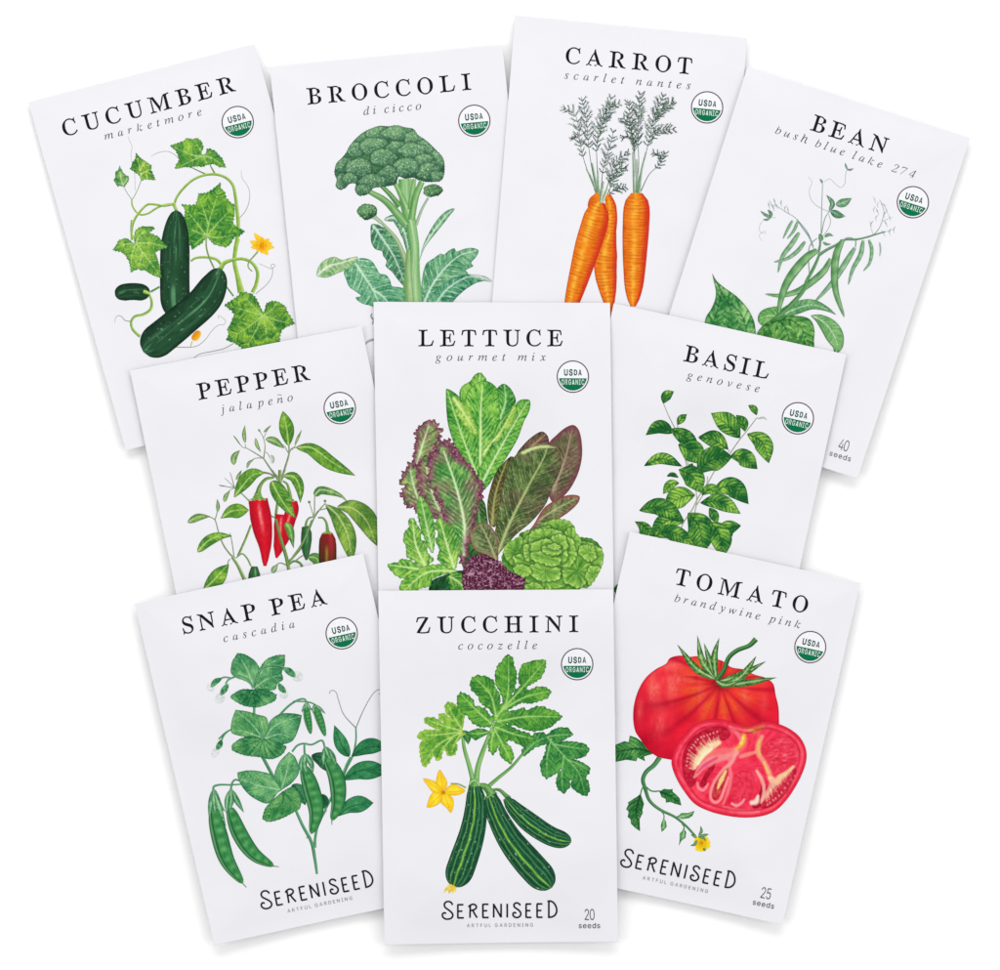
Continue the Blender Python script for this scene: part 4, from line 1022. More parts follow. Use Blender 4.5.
def head_cf(P, O):
    g = vn(P[:, 0] * 1.2, P[:, 1] * 1.2, 5) * .6 + vn(P[:, 0] * 2.1, P[:, 1] * 2.1, 6) * .4
    x = (P[:, 0] - 300) * 4.762; y = (P[:, 1] - 60) * 4.762
    glob = .62 - .5 * (y - 430) / 260 - .0006 * (x - 420)
    base = mix(hx('#27503a'), hx('#6aa266'), glob + 1.0 * (g - .5))
    def fin(Q, d, k, O2):
        c = O2.mean(0); r = np.ptp(O2[:, 0]) / 2; ry = np.ptp(O2[:, 1]) / 2
        u = (Q[:, 0] - c[0]) / r; v = (Q[:, 1] - c[1]) / ry
        g = vn(Q[:, 0] * 1.2, Q[:, 1] * 1.2, 5) * .6 + vn(Q[:, 0] * 2.1, Q[:, 1] * 2.1, 6) * .4
        yy = (Q[:, 1] - 60) * 4.762
        t = .66 - .24 * v - .14 * u - .22 * (yy - 450) / 250 + 1.0 * (g - .5) + .4 * (fbm(Q[:, 0] * .2, Q[:, 1] * .2, 60 + k) - .5)
        col = mix(hx('#2c5a46'), hx('#7cae7a'), t)
        col = mix(col, hx('#c2dab4'), .75 * sm(.56, .78, g) * sm(.3, .8, t))
        return mix(col, hx('#22473a'), .45 * np.exp(-(d / .9) ** 2))
    c = mounds(P, base, MOUT, fin, '#2a5640', 1.3, .5)
    d, _ = pdist(P, O)
    return mix(c, hx('#234a38'), .6 * np.exp(-(d / .8) ** 2))
blob(HEAD, head_cf, 'printed_broccoli_head', ser=0.7, per=2.4, mode='cos', step=0.62)
frame(300, 180, 4.762)
floret(632, 50, 46, 30, 140)
floret(320, 150, 46, 38, 141)

frame(0, 0, 1)
p = Print('printed_stem')
st(p, [(372,313.5),(371,316.5),(373.6,320),(372.4,324.5)], [1,1.8,1], '#8f949c')
st(p, [(364,346),(368,341.5),(374,339.6),(382,341)], [1.4,2.6,2.6], ('#8c929a','#c2c6cf'))
p.done()

# ------------------------------------------------------------ printed picture: carrot
use('carrot')
def needles(pr, segs, col):
    """thin tapered strokes added in one go: segs (x0,y0,x1,y1,w) px"""
    n = len(segs)
    S = np.array(segs)
    d = S[:, 2:4] - S[:, :2]; l = np.hypot(d[:, 0], d[:, 1])[:, None] + 1e-9
    nrm = np.c_[-d[:, 1], d[:, 0]] / l * S[:, 4:5] / 2
    a = S[:, :2] + nrm * .7; b = S[:, :2] - nrm * .7
    m = S[:, :2] + d * .5
    P = np.stack([a, b, m - nrm, S[:, 2:4], m + nrm], 1).reshape(-1, 2)
    F = [(5*i+4, 5*i+3, 5*i+2, 5*i+1, 5*i) for i in range(n)]
    C = np.repeat(np.array([hx(c) for c in col]), 5, axis=0) if isinstance(col, list) else hx(col)
    PK.layer += 1
    z = PK.z(P[:, 0], P[:, 1]) + 2.5e-5 + PK.layer * DZ + np.repeat(np.arange(n) % 97, 5) * 1.1e-7
    pr.V.append(np.c_[P, z]); pr.C.append(np.broadcast_to(C, (len(P), 3)))
    # faces must look up: flip where needed
    A = np.stack([P[0::5], P[1::5], P[2::5]], 1)
    cr = (A[:, 1, 0]-A[:, 0, 0])*(A[:, 2, 1]-A[:, 0, 1]) - (A[:, 1, 1]-A[:, 0, 1])*(A[:, 2, 0]-A[:, 0, 0])
    pr.F += [tuple(k + pr.n for k in (t if c < 0 else t)) for t, c in zip(F, cr)]
    pr.n += len(P)
def frond(path, t0=0.35, L=34, n=14, seed=0, w=(0.9, 0.5), cols=('#2c4c44', '#426c50', '#243f3a', '#6a9068', '#3c5c52'), lean=0.72):
    rnd = random.Random(seed)
    pr = Print('printed_frond')
    S = dense(f(path), 0.6)
    wl = [w[0] / 2, w[1] / 2, 0.25]
    pr.ribbon(S, wl, wl, hx('#4b6a58'), nu=3, step=1.6)
    segs = []; cc = []
    def add(x, y, a, l, wd):
        x1, y1 = x + l * math.cos(a), y + l * math.sin(a)
        segs.append((x, y, x1, y1, wd)); cc.append(rnd.choice(cols)); return x1, y1
    n = max(4, int(n * 1.0))
    for i in range(n):
        t = t0 + (1 - t0) * (i + rnd.random() * .5) / n
        k = min(len(S) - 2, int(t * (len(S) - 1)))
        a = math.atan2(S[k+1, 1] - S[k, 1], S[k+1, 0] - S[k, 0])
        for sd in (-1, 1):
            aa = a + sd * lean * rnd.uniform(.6, 1.4)
            l = 1.25 * L / FR[2] * (0.45 + 0.75 * math.sin(math.pi * min(1, (t - t0) / (1 - t0) * .8 + .15))) * rnd.uniform(.7, 1.15)
            m = 5
            for q in range(1, m + 1):
                x = S[k, 0] + l * q / m * math.cos(aa); y = S[k, 1] + l * q / m * math.sin(aa)
                for s2 in (-1, 1):
                    add(x - l / m * .5 * math.cos(aa), y - l / m * .5 * math.sin(aa), aa + s2 * rnd.uniform(.35, .9), l * .3 * rnd.uniform(.5, 1.35), rnd.uniform(.34, .54))
            add(S[k, 0], S[k, 1], aa, l * 1.15, 0.5)
    needles(pr, segs, cc)
    pr.done()
frame(540, 30, 5.263)
FK = [
 ([(296,855),(250,740),(215,620),(205,520),(180,440),(108,405)], .38, 34, 12),
 ([(215,600),(195,560),(155,575)], .1, 20, 4),
 ([(300,855),(272,720),(255,600),(245,480),(232,410),(218,352)], .45, 32, 12),
 ([(308,850),(300,700),(300,580),(325,470),(355,410),(378,352)], .42, 34, 14),
 ([(300,600),(330,500),(375,410),(425,380)], .25, 30, 10),
 ([(320,880),(330,750),(350,660),(375,590),(388,525)], .35, 30, 10),
 ([(335,885),(365,790),(400,700),(470,640)], .3, 32, 11),
 ([(345,890),(385,800),(430,730),(462,720)], .3, 28, 9),
 ([(345,890),(385,845),(455,825)], .3, 22, 7),
 ([(495,850),(493,700),(492,600),(465,560),(418,565)], .62, 26, 5),
 ([(498,850),(500,700),(490,560),(455,480),(430,460)], .55, 34, 8),
 ([(510,850),(520,700),(515,560),(520,430),(527,325)], .45, 38, 15),
 ([(492,600),(475,480),(470,400),(460,365)], .3, 26, 8),
 ([(515,850),(545,700),(580,560),(600,460),(655,335)], .45, 36, 14),
 ([(590,490),(640,430),(712,372)], .15, 28, 9),
 ([(575,590),(630,530),(710,520)], .15, 28, 8),
 ([(530,850),(575,760),(630,705),(660,640)], .6, 24, 6),
 ([(640,700),(625,660),(590,640)], .2, 18, 3),
]
for i, (pth, t0, L, n) in enumerate(FK):
    frond(pth, t0, L, n, 300 + i)
p = Print('printed_stalk')
for pts in ([(245,730),(275,790),(300,860)], [(275,700),(290,780),(305,860)], [(305,740),(306,800),(310,860)],
            [(490,640),(494,760),(498,858)], [(510,680),(512,780),(510,858)], [(535,740),(520,800),(515,858)],
            [(560,640),(535,740),(522,858)]):
    st(p, pts, [1.4, 2.2, 3.0], ('#5f8560', '#c9d8c4'))
p.done()
def carrot_cf(sd, hl, lo='#bc3a1c', md='#e37a22', hi='#f8bc44', L=110):
    def cf(u, v, P):
        t = 1 - np.abs(u - hl) / (1 + abs(hl))
        c = mix(hx(lo), hx(md), sm(0.0, 0.5, t + 0.3 * (fbm(u * 3, v * 12, sd) - .5)))
        c = mix(c, hx(hi), 0.9 * np.exp(-((u - hl) / 0.27) ** 2) * (0.3 + 1.0 * vn(u * 2.5, v * 34, sd + 1)))
        ph = v * L / 3.1 + 1.1 * vn(v * 9, u * 0, sd + 4) + .35 * u * u + .35 * (vn(u * 1.6, v * 22, sd + 5) - .5)
        ln = np.exp(-(((ph % 1) - .5) / .15) ** 2) * sm(.3, .62, vn(u * 2.0 + 5, v * 46, sd + 3))
        c = mix(c, hx('#9c4416'), .42 * ln)
        c = mix(c, hx('#fcd27c'), .32 * np.exp(-((((ph + .3) % 1) - .5) / .14) ** 2) * sm(.4, .7, vn(u * 2.6, v * 50, sd + 8)))
        c = mix(c, hx('#d83c30'), 0.75 * sm(0.3, 1, -u) * (.6 + .6 * vn(v * 30, u, sd)))
        return mix(c, hx('#b03a1e'), 0.5 * sm(0.86, 1, np.abs(u)))
    return cf
def carrot(pts, w, sd, hl):
    p = Print('printed_carrot')
    p.ribbon(dense(f(pts), .6), w, w, carrot_cf(sd, hl), nu=31, step=0.55)
    p.done()
frame(540, 170, 5.263)
blob([(255,195),(260,152),(285,128),(300,118),(318,135),(318,190)], lambda P, O: mix(hx('#c4481c'), hx('#ea8a2c'), (P[:, 0]-588)/12 + .4*vn(P[:,0]*.3, P[:,1]*1.5, 3)), 'printed_carrot')
carrot([(355,128),(372,190),(372,300),(352,420),(345,520),(358,640),(371,762)], [3,5.6,6.2,6,8.5,11,11.4,10.6,8.5,5.5,1.0], 5, 0.15)
carrot([(318,168),(308,200),(286,290),(252,400),(218,520),(178,660),(150,760)], [4.5,10,12.6,13.2,13.3,13.2,13,12.6,12,11.4,10.8,10.2,9.5,8.7,7.8,6.5,4], 9, 0.3)
carrot([(510,121),(509,200),(505,300),(500,420),(496,560),(490,718)], [5.5,11.2,12.9,13.4,13.3,13.2,13,12.7,12.3,11.9,11.4,10.8,10.2,9.4,8,6,2.5], 13, 0.12)
p = Print('printed_stalk')
for pts in ([(318,100),(320,140),(322,172)], [(355,95),(340,135),(328,170)], [(335,60),(325,120),(318,168)]):
    st(p, pts, [2.0, 2.6, 3.0], ('#6f8f60', '#e0e6d6'))
p.done()
p = Print('printed_root')
st(p, [(371,755),(374,790),(386,838)], [1.2, .7, .5], '#8d8a86'); p.done()

# ------------------------------------------------------------ printed picture: bean
use('bean')
frame(740, 80, 4.167)
p = Print('printed_tendril')
st(p, [(285,403),(300,425),(290,455),(293,490),(315,520),(350,540),(375,550)], [.35,.7], '#aab3ad')
st(p, [(350,425),(375,412),(395,430),(420,448),(438,430),(440,395),(447,372)], [.45,.7], '#b2bab4')
st(p, [(150,573),(110,580),(85,600),(82,630),(100,640),(108,632),(95,632),(80,650),(92,672)], [.6,.35], '#b5bdb6')
st(p, [(345,430),(342,500),(340,570),(338,650)], [.7,1.0], '#8fa596')
st(p, [(375,545),(355,575),(340,640),(335,660)], [.7,1.0], '#7f9a88')
st(p, [(370,560),(378,590),(365,625),(345,650)], .6, '#8fa596')
p.done()
p = Print('printed_flower_spray')
gr = '#b4bbb8'
st(p, [(308,705),(285,640),(255,600),(225,570),(190,550),(160,530),(125,520)], [.9,.7,.4], '#8d9c94')
st(p, [(440,665),(500,660),(545,652),(575,625),(592,590),(600,545),(585,505)], [.9,.7,.4], '#87968e')
st(p, [(545,652),(590,638),(640,622)], [.6,.35], '#98a49e')
st(p, [(592,590),(615,580),(638,570)], [.6,.3], gr)
st(p, [(555,645),(545,610),(542,585)], [.6,.3], gr)
rnd = random.Random(4)
for (x, y) in [(562,500),(572,520),(590,512),(605,525),(556,540),(575,550),(612,545),(600,560),(625,575),(545,600),(565,575),(610,600),(622,635),(600,640),(640,625),
               (130,515),(145,508),(155,525),(170,515),(185,535),(120,525),(200,545),(140,535)]:
    a = rnd.uniform(-2.4, -0.6)
    st(p, [(x, y), (x + 16 * math.cos(a), y + 16 * math.sin(a))], [1.3, .4], rnd.choice(['#c5c9cd', '#b5bcbc', '#a3aea8', '#d0d0d8']))
    st(p, [(x, y), (x + 4, y + 12)], [.5, .4], gr)
p.done()
bk = dict(sp=4, sv=.35, ribw=.5, c=.9, vw=.5, hatch=.9)
for m, a, b in [([(372,545),(385,515),(360,478)], 2.2, 2.6), ([(400,520),(435,510),(466,492)], 4.2, 4.2), ([(378,545),(410,562),(440,568)], 3.6, 3.8),
                ([(447,372),(442,358),(438,345)], .9, .9), ([(447,372),(460,374),(474,368)], 1.0, 1.0), ([(343,430),(340,420),(332,412)], 1, 1),
                ([(130,573),(105,562),(84,545)], 1.4, 1.5), ([(130,573),(128,555),(115,540)], 1.8, 1.6), ([(128,568),(112,582),(95,580)], 1.3, 1),
                ([(352,655),(370,645),(390,650)], 1.8, 1.4), ([(345,675),(360,684),(380,684)], 1.3, 1.3)]:
    leaf(m, a, b, '#2f6a48', '#8cbc8a', '#c2dcc4', edge='#3f6f58', **bk)
leaf([(338,672),(336,655),(330,640)], 2.2, 2.6, '#2f7a45', '#6fae6c', '#b9d8b4', **bk)
frame(690, 200, 4.762)
def pod_cf(a, b, c, sd, bumps=6, hl=-.2):
    def cf(u, v, P):
        t = .55 - .5 * np.abs(u - hl) + .35 * (fbm(u * 3, v * 16, sd) - .5) + .12 * np.cos(v * bumps * 2 * math.pi)
        q = mix(hx(a), hx(b), t + .2)
        q = mix(q, hx(c), .5 * np.exp(-((u + .55) / .2) ** 2) * sm(.3, .7, vn(u, v * 20, sd + 2)))
        return mix(q, hx(a) * .75, .6 * sm(.7, 1, np.abs(u)))
    return cf
def pod(pts, w, a='#3f7f4a', b='#9cc787', c='#d2e6bf', sd=1, name='printed_pod', nu=9, bumps=6, prof_=None, hl=-.2):
    p = Print(name)
    t = np.linspace(0, 1, 26)
    k = np.array(prof_) if prof_ is not None else np.clip(np.sin(math.pi * np.clip(t, 0.02, 1) ** 0.7), 0, 1) ** .45 * (1 - .25 * t)
    wl = list(k * w / 2)
    p.ribbon(dense(f(pts), .6), wl, wl, pod_cf(a, b, c, sd, bumps, hl), nu=nu, step=.7)
    return p.done()
tube([(585,220),(570,180),(535,130),(510,95)], [1.4,1.2,.8], '#6f8f78', '#a9bfae', nu=3)
tube([(620,250),(600,300),(575,350),(555,385)], [2,3,3], '#3f7f48', '#86b87c', nu=5)
tube([(618,180),(620,210),(612,250)], [1.5,2,2.4], '#4a7a55', '#8fb88c', nu=5)
tube([(560,260),(565,300),(568,350)], [.8,1,.8], '#6f9a78', '#a9c4a6', nu=3)
tube([(610,265),(650,238),(700,212),(735,190),(790,188),(830,180),(880,165),(930,150)], [3,2.4,1.8,1.4,.9], '#4a7f58', '#8fb58c', nu=5)
tube([(740,182),(765,180),(788,192),(788,225)], [.8,.8,1], '#5f8f68', '#9fbf9c', nu=3)
tube([(560,262),(575,210),(605,182)], [.9,.8], '#7f9f88', '#a9bfae', nu=3)
for q in [([(488,98),(470,130),(442,186)], 3.0), ([(513,102),(495,145),(462,186)], 3.2), ([(520,155),(480,215),(440,270),(418,348)], 5.2),
          ([(548,198),(510,245),(460,280),(398,296)], 4.4), ([(825,192),(812,260),(775,330),(753,405)], 5),
          ([(852,190),(865,235),(855,300),(824,340)], 3.8), ([(785,228),(740,300),(680,390),(590,490)], 6.2),
          ([(903,202),(907,235),(903,270)], 1.6)]:
    pod(q[0], q[1], '#4f8a5c' if q[1] > 2 else '#8fa09a', '#a5cba0' if q[1] > 2 else '#b5bfba', '#dcecd2', sd=int(q[0][0][0]))
pod([(728,190),(700,250),(688,340),(695,440),(735,560)], 8.2, sd=31)
pod([(670,280),(640,335),(580,390),(510,435),(430,455),(355,448)], 7.2, sd=32)
leaf([(430,575),(370,545),(325,540)], 0.1, 0.1, '#3f8a42', '#9ccf70', '#cfe6b0', **bk)
lobed([(440,560),(400,590),(350,600),(325,580),(325,550),(345,525),(380,512),(420,508),(440,525)], [[(430,560),(380,550),(330,565)]], '#3f8a42', '#a2cf78', '#cfe6b0', smooth=True, sp=4, sv=.5, ribw=.6, edge='#3f6f48')
leaf([(410,560),(500,520),(580,500),(650,520),(697,548)], 7, 5.5, '#357f45', '#97c788', '#d6e8c8', peak=.35, sp=6, sv=.5, ribw=.6, edge='#3f6f50')
pod([(606,240),(560,270),(490,350),(450,420),(425,510),(420,560)], 9.5, sd=33)
tube([(555,385),(540,430),(480,500),(420,555),(395,572)], [3,4,4.6,4.6], '#3f7a42', '#86b878', nu=5)
lobed([(318,640),(345,600),(380,575),(430,558),(500,552),(555,560),(580,580),(592,620),(590,660),(583,720),(480,715),(400,700),(330,690)],
      [[(420,575),(470,570),(530,610),(575,720)],[(420,575),(450,600),(480,700)],[(420,575),(380,590),(330,640)]], '#2c7434', '#9cd070', '#235a30', smooth=True, edge='#1f4f2c', sp=9, sv=.5, ribw=.6, vw=.5, c=1.3, hatch=1.2, curve=-.02)
leaf([(575,550),(620,570),(670,620),(700,690),(690,740)], 9.5, 8.5, '#3f8a45', '#97c77c', '#dcecc8', peak=.55, sp=3.4, sv=.5, ribw=.6, c=.6, edge='#2f5f3a')
lobed([(105,350,1),(125,385),(165,420),(215,455),(260,500),(290,545),(308,595),(305,680),(200,680),(90,670),(70,600),(75,560),(100,520),(120,470),(122,430),(112,385)],
      [[(106,352),(150,440),(190,520),(205,680)],[(150,440),(130,520),(100,620)],[(175,485),(240,540),(280,660)]], '#2f7e40', '#a8d884', '#22523a', smooth=True, edge='#1f4a38', sp=9, sv=.55, ribw=.6, vw=.5, c=-.9, blot=1.3, ruf=.2)

# ------------------------------------------------------------ printed picture: pepper
use('pepper')
SC1 = ('#6b7a5c', '#a2b487')
frame(180, 350, 5.0)
p = Print('printed_twig')
st(p, [(267,427),(290,455),(312,485),(335,492),(380,518),(418,542)], [.5,.8,1.4], SC1)
st(p, [(326,470),(330,492)], .7, SC1)
st(p, [(418,542),(425,480),(415,435),(395,400)], [1.4,.8,.6], SC1)
st(p, [(418,440),(435,405),(455,376)], [.7,.5], SC1)
st(p, [(340,585),(350,560),(375,542),(418,540)], [.6,.8,1], SC1)
st(p, [(418,542),(450,590),(478,630),(490,650)], [1.4,1.8,2.2], SC1)
st(p, [(455,555),(440,520),(428,510)], .7, SC1)
st(p, [(545,475),(545,520),(528,580),(510,640),(500,670)], [1.4,2,2.4], SC1)
st(p, [(545,520),(520,480),(490,458)], [1,.8], SC1)
st(p, [(548,510),(560,492),(590,485)], [1.2,1], SC1)
st(p, [(560,500),(580,470),(600,420)], [.7,.5], SC1)
st(p, [(478,635),(450,618),(420,610)], [1.4,1], SC1)
st(p, [(505,645),(540,620),(580,622)], [1.6,1.2], SC1)
p.done()
pk = dict(sp=5, sv=.3, ribw=.7, c=1.0, vw=.5, hatch=.8, blot=1.1)
D_, L_, V_, E_ = '#3f7f2c', '#a4d145', '#d2e68c', '#2f5a38'
for m, a, b in [([(326,465),(320,420),(325,375)], 1.9, 2.1), ([(267,427),(285,450),(305,480)], .7, .7), ([(268,575),(270,535),(300,500)], 3.0, 3.4),
                ([(335,592),(345,565),(372,545)], 1.6, 1.3), ([(378,440),(385,475),(405,512)], 1.8, 1.8), ([(418,412),(435,395),(456,376)], .9, 1.3),
                ([(392,395),(398,405),(400,412)], 1, 1), ([(575,475),(590,440),(610,398)], 1.3, 1.3), ([(428,445),(470,455),(522,492)], 4, 3.6)]:
    leaf(m, a, b, '#4a7f42', '#a0c46a', '#c9dca0', edge='#4f6f52', **pk)
leaf([(543,480),(535,400),(515,305)], 7.4, 7.4, D_, '#9fd03f', V_, edge=E_, peak=.5, tip=.9, **pk)
leaf([(580,486),(660,490),(760,560),(877,628)], 5.6, 9.2, D_, '#9ccc42', V_, edge=E_, peak=.45, tip=.9, **pk)
p = Print('printed_bud')
S = dense(f([(452,525),(462,545),(460,568)]), .6)
p.ribbon(S, list(prof(14, 2.3, .4, .5)), list(prof(14, 2.3, .4, .5)), lambda u, v, P: mix(hx('#8fa08a'), hx('#dfe3dc'), .6 + .4 * u), nu=5); p.done()
frame(180, 470, 5.0)
p = Print('printed_twig')
st(p, [(345,155),(310,120),(272,90),(240,85),(195,75)], [1.4,1,.5], SC1)
st(p, [(272,90),(262,50),(250,12)], [1,.5], SC1)
st(p, [(272,88),(245,60),(222,40)], [.7,.4], SC1)
st(p, [(272,90),(250,100),(235,115)], .6, SC1)
st(p, [(115,232),(150,235),(175,250),(190,300),(215,370),(250,420),(275,440)], [.8,1.2,1.8], SC1)
st(p, [(188,185),(185,215),(175,250)], [.8,1], SC1)
st(p, [(250,315),(260,360),(270,430)], [.8,1], SC1)
st(p, [(355,275),(330,340),(290,430)], [2,2.4], ('#55793f', '#a3bd72'))
st(p, [(250,445),(240,460),(240,475)], 1, SC1)
st(p, [(280,440),(310,418),(335,440),(355,480)], [1,1.6,1.6], ('#4f7a3a', '#a3bd72'))
st(p, [(260,435),(285,470),(310,520),(335,575),(345,600)], [2.4,3.4,4], ('#55793f', '#b0c884'))
p.done()
p = Print('printed_twig')
st(p, [(500,0),(498,60),(490,150),(480,240),(500,330),(530,430),(545,500)], [3.4,3,2.6,3.2,3.6], ('#55793f', '#a8c47a'))
st(p, [(460,0),(475,20),(500,45)], [1.4,2], SC1)
st(p, [(525,0),(510,30)], 1.6, SC1)
st(p, [(500,45),(465,30),(450,20),(415,15)], [1.6,1.2], SC1)
st(p, [(480,240),(465,235),(450,225)], 1.4, ('#55793f', '#a8c47a'))
st(p, [(535,465),(570,430),(610,380),(640,310),(670,240),(700,195),(728,165)], [2.2,2.2,1.6,1.0], ('#55793f', '#a8c47a'))
st(p, [(670,240),(672,200),(675,120),(690,100)], [1.2,.8], SC1)
st(p, [(668,235),(655,190),(645,160)], [.8,.6], SC1)
st(p, [(670,240),(690,205),(740,190)], [1,1], SC1)
st(p, [(540,480),(500,465),(470,485)], [1.4,.8], SC1)
st(p, [(545,470),(570,455),(600,465),(612,485)], [2,2.6], ('#3f6f3f', '#8fb06a'))
st(p, [(575,455),(620,425),(660,430)], 1.2, SC1)
p.done()
for m, a, b in [([(222,160),(230,130),(250,105)], 2.2, 2.2), ([(188,210),(190,180),(186,145)], 1.8, 1.8), ([(38,262),(90,235),(152,232)], 3.4, 4),
                ([(280,50),(295,25),(308,0)], 1.6, 1.6), ([(195,76),(215,80),(230,80)], .6, .6)]:
    leaf(m, a, b, '#4a7f3a', '#a0c65a', '#c9dca0', edge='#4f6f52', **pk)
leaf([(88,410),(140,355),(200,330),(262,330)], 5.2, 5.4, D_, '#9ccc42', V_, edge=E_, **pk)
leaf([(202,242),(260,205),(345,200)], 6.6, 8.0, D_, '#98c840', V_, edge=E_, peak=.6, **pk)
leaf([(118,600),(170,550),(205,510),(245,470)], 7, 9, D_, '#a4d145', V_, edge=E_, peak=.5, **pk)
leaf([(270,138),(320,70),(365,25),(425,12)], 8, 6, D_, '#9ccc42', V_, edge=E_, peak=.55, **pk)
leaf([(520,28),(570,35),(598,85),(602,165)], 5, 5.5, D_, '#9ccc42', V_, edge=E_, peak=.4, **pk)
leaf([(462,515),(475,490),(490,475)], 3, 2.6, '#5f8a55', '#a9c48f', '#cfdcbc', edge='#5a7a5c', **pk)
leaf([(640,435),(680,440),(700,470),(720,500)], 5, 6, '#3a7a3c', '#8fbf5c', '#bcd88c', edge=E_, **pk)
leaf([(672,128),(700,100),(760,110),(810,132),(838,160)], 3.6, 4.6, '#3f7f3a', '#a0c65a', '#d2dcb0', edge='#4f6f52', peak=.25, **pk)
def chili_cf(sd, hl, lo='#9c1426', md='#dc2436', hi='#f6a09a'):
    def cf(u, v, P):
        t = .75 - .55 * np.abs(u - hl) + .35 * (fbm(u * 4, v * 14, sd) - .5)
        c = mix(hx(lo), hx(md), t + .15)
        c = mix(c, hx(hi), .75 * np.exp(-((u - hl) / .16) ** 2) * sm(.02, .12, v) * (1 - sm(.35, .6, v)) * (.5 + vn(u * 6, v * 20, sd + 1)))
        c = mix(c, hx('#e0485a'), .35 * sm(.7, .9, vn(u * 9, v * 40, sd + 3)))
        return mix(c, hx('#7c1020'), .6 * sm(.84, 1, np.abs(u)))
    return cf
def chili(pts, w, sd, hl, **k):
    p = Print('printed_pepper')
    p.ribbon(dense(f(pts), .6), w, w, chili_cf(sd, hl, **k), nu=21, step=.6); p.done()
tube([(515,55),(535,70),(545,100),(552,140)], [1.6,2.4,3.6], '#4a7a34', '#a8c870', name='printed_stalk')
chili([(560,155),(560,200),(545,250),(525,320),(500,380),(482,440)], [5,6.5,6.6,6.4,6.4,6.2,6,5.5,4.5,3.2,.8], 4, .1)
chili([(505,222),(500,280),(498,330),(482,438)], [5.4,6.2,5.6,4.6,1.0], 6, -.1)
leaf([(528,262),(550,300),(568,392)], 3.8, 4.2, '#357538', '#86bb4c', '#b4d886', edge=E_, peak=.3, **pk)
leaf([(458,55),(490,120),(535,190),(578,242)], 9.6, 6.2, '#3a7a2e', '#9ccc42', V_, edge=E_, peak=.35, tip=.9, **pk)
tube([(470,38),(430,45),(400,80),(390,120),(390,150)], [1.8,2.8,3.2,5,11], '#4a7a34', '#a8c870', name='printed_stalk')
chili([(390,148),(400,210),(412,290),(425,380),(425,480)], [9.6,9.8,10.4,10.6,10.2,9.6,8.6,7.2,5.8,4.4,3.2,1.4], 2, .0)
p = Print('printed_calyx')
p.shape(dense(f([(342,150),(360,142),(372,125),(385,118),(402,122),(415,138),(432,148),(420,152),(410,148),(400,155),(385,148),(372,154),(360,149)]), .8, True), lambda P: mix(hx('#4a7f34'), hx('#a9cc68'), vn(P[:, 0] * .5, P[:, 1] * .9, 3))); p.done()
p = Print('printed_calyx')
p.shape(dense(f([(530,150),(540,140),(555,138),(570,150),(572,160),(550,156)]), .8, True), lambda P: mix(hx('#4a7f34'), hx('#a9cc68'), vn(P[:, 0] * .5, P[:, 1] * .9, 3))); p.done()
tube([(480,245),(500,330),(530,430),(542,480)], [2.4,3.2,3.4], '#4a7538', '#9cba6c', name='printed_twig', nu=5)
tube([(665,235),(645,240),(632,260),(628,290)], [1.4,1.8,2.8], '#4a7a34', '#a8c870', name='printed_stalk', nu=5)
chili([(626,282),(632,320),(630,380),(632,450)], [3.4,5.2,5.4,4.8,3.4,1.0], 11, -.2, lo='#1c4a2c', md='#3c7f4a', hi='#7fb08a')
tube([(660,250),(610,370),(565,435)], [1.6,2,2], '#55793f', '#a8c47a', name='printed_twig', nu=5)
tube([(690,238),(715,240),(732,265),(738,308)], [1.4,2,3.2], '#4a7a34', '#a8c870', name='printed_stalk', nu=5)
def dark_pepper(u, v, P):
    c = mix(hx('#8c2a2c'), hx('#4a3a24'), v * 1.3 + .5 * (vn(u * 4, v * 6, 3) - .5))
    c = mix(c, hx('#c23440'), .8 * np.exp(-((u + .45) / .28) ** 2) * (1 - v * .6))
    c = mix(c, hx('#b8863c'), .8 * np.exp(-((u - .1) / .18) ** 2) * sm(.25, .5, v))
    return mix(c, hx('#3c1c1c'), .6 * sm(.8, 1, np.abs(u)))
p = Print('printed_pepper')
p.ribbon(dense(f([(736,314),(738,380),(738,450),(738,500)]), .6), [5,8,8.7,8.8,8.8,8.6,8.2], [5,8,8.7,8.8,8.8,8.6,8.2], dark_pepper, nu=21, step=.6); p.done()
p = Print('printed_calyx')
p.shape(dense(f([(712,320),(725,308),(740,302),(752,310),(758,322),(738,318)]), .8, True), lambda P: mix(hx('#4a7f34'), hx('#a9cc68'), vn(P[:, 0] * .5, P[:, 1] * .9, 3))); p.done()
chili([(372,482),(372,520),(372,590)], [3,5.6,6.4,6], 12, -.2, lo='#1c4a2c', md='#3c8048', hi='#8fc08a')
leaf([(785,185),(860,190),(930,250),(975,355),(985,380)], 11, 10, '#47792f', '#97bb4c', '#cfe08c', edge='#4a5f38', peak=.5, **pk)
leaf([(728,172),(790,230),(840,330),(862,470)], 8.2, 10, '#3f7430', '#9cc24c', '#d6e69a', edge='#3a5a34', peak=.5, **pk)
frame(180, 470, 5.0)
p = Print('printed_bud')
for c in ((646,160), (725,155)):
    p.shape(circle(f([c])[0][:2], 1.3, 12), lambda P: hx('#6f8a55'))
p.done()

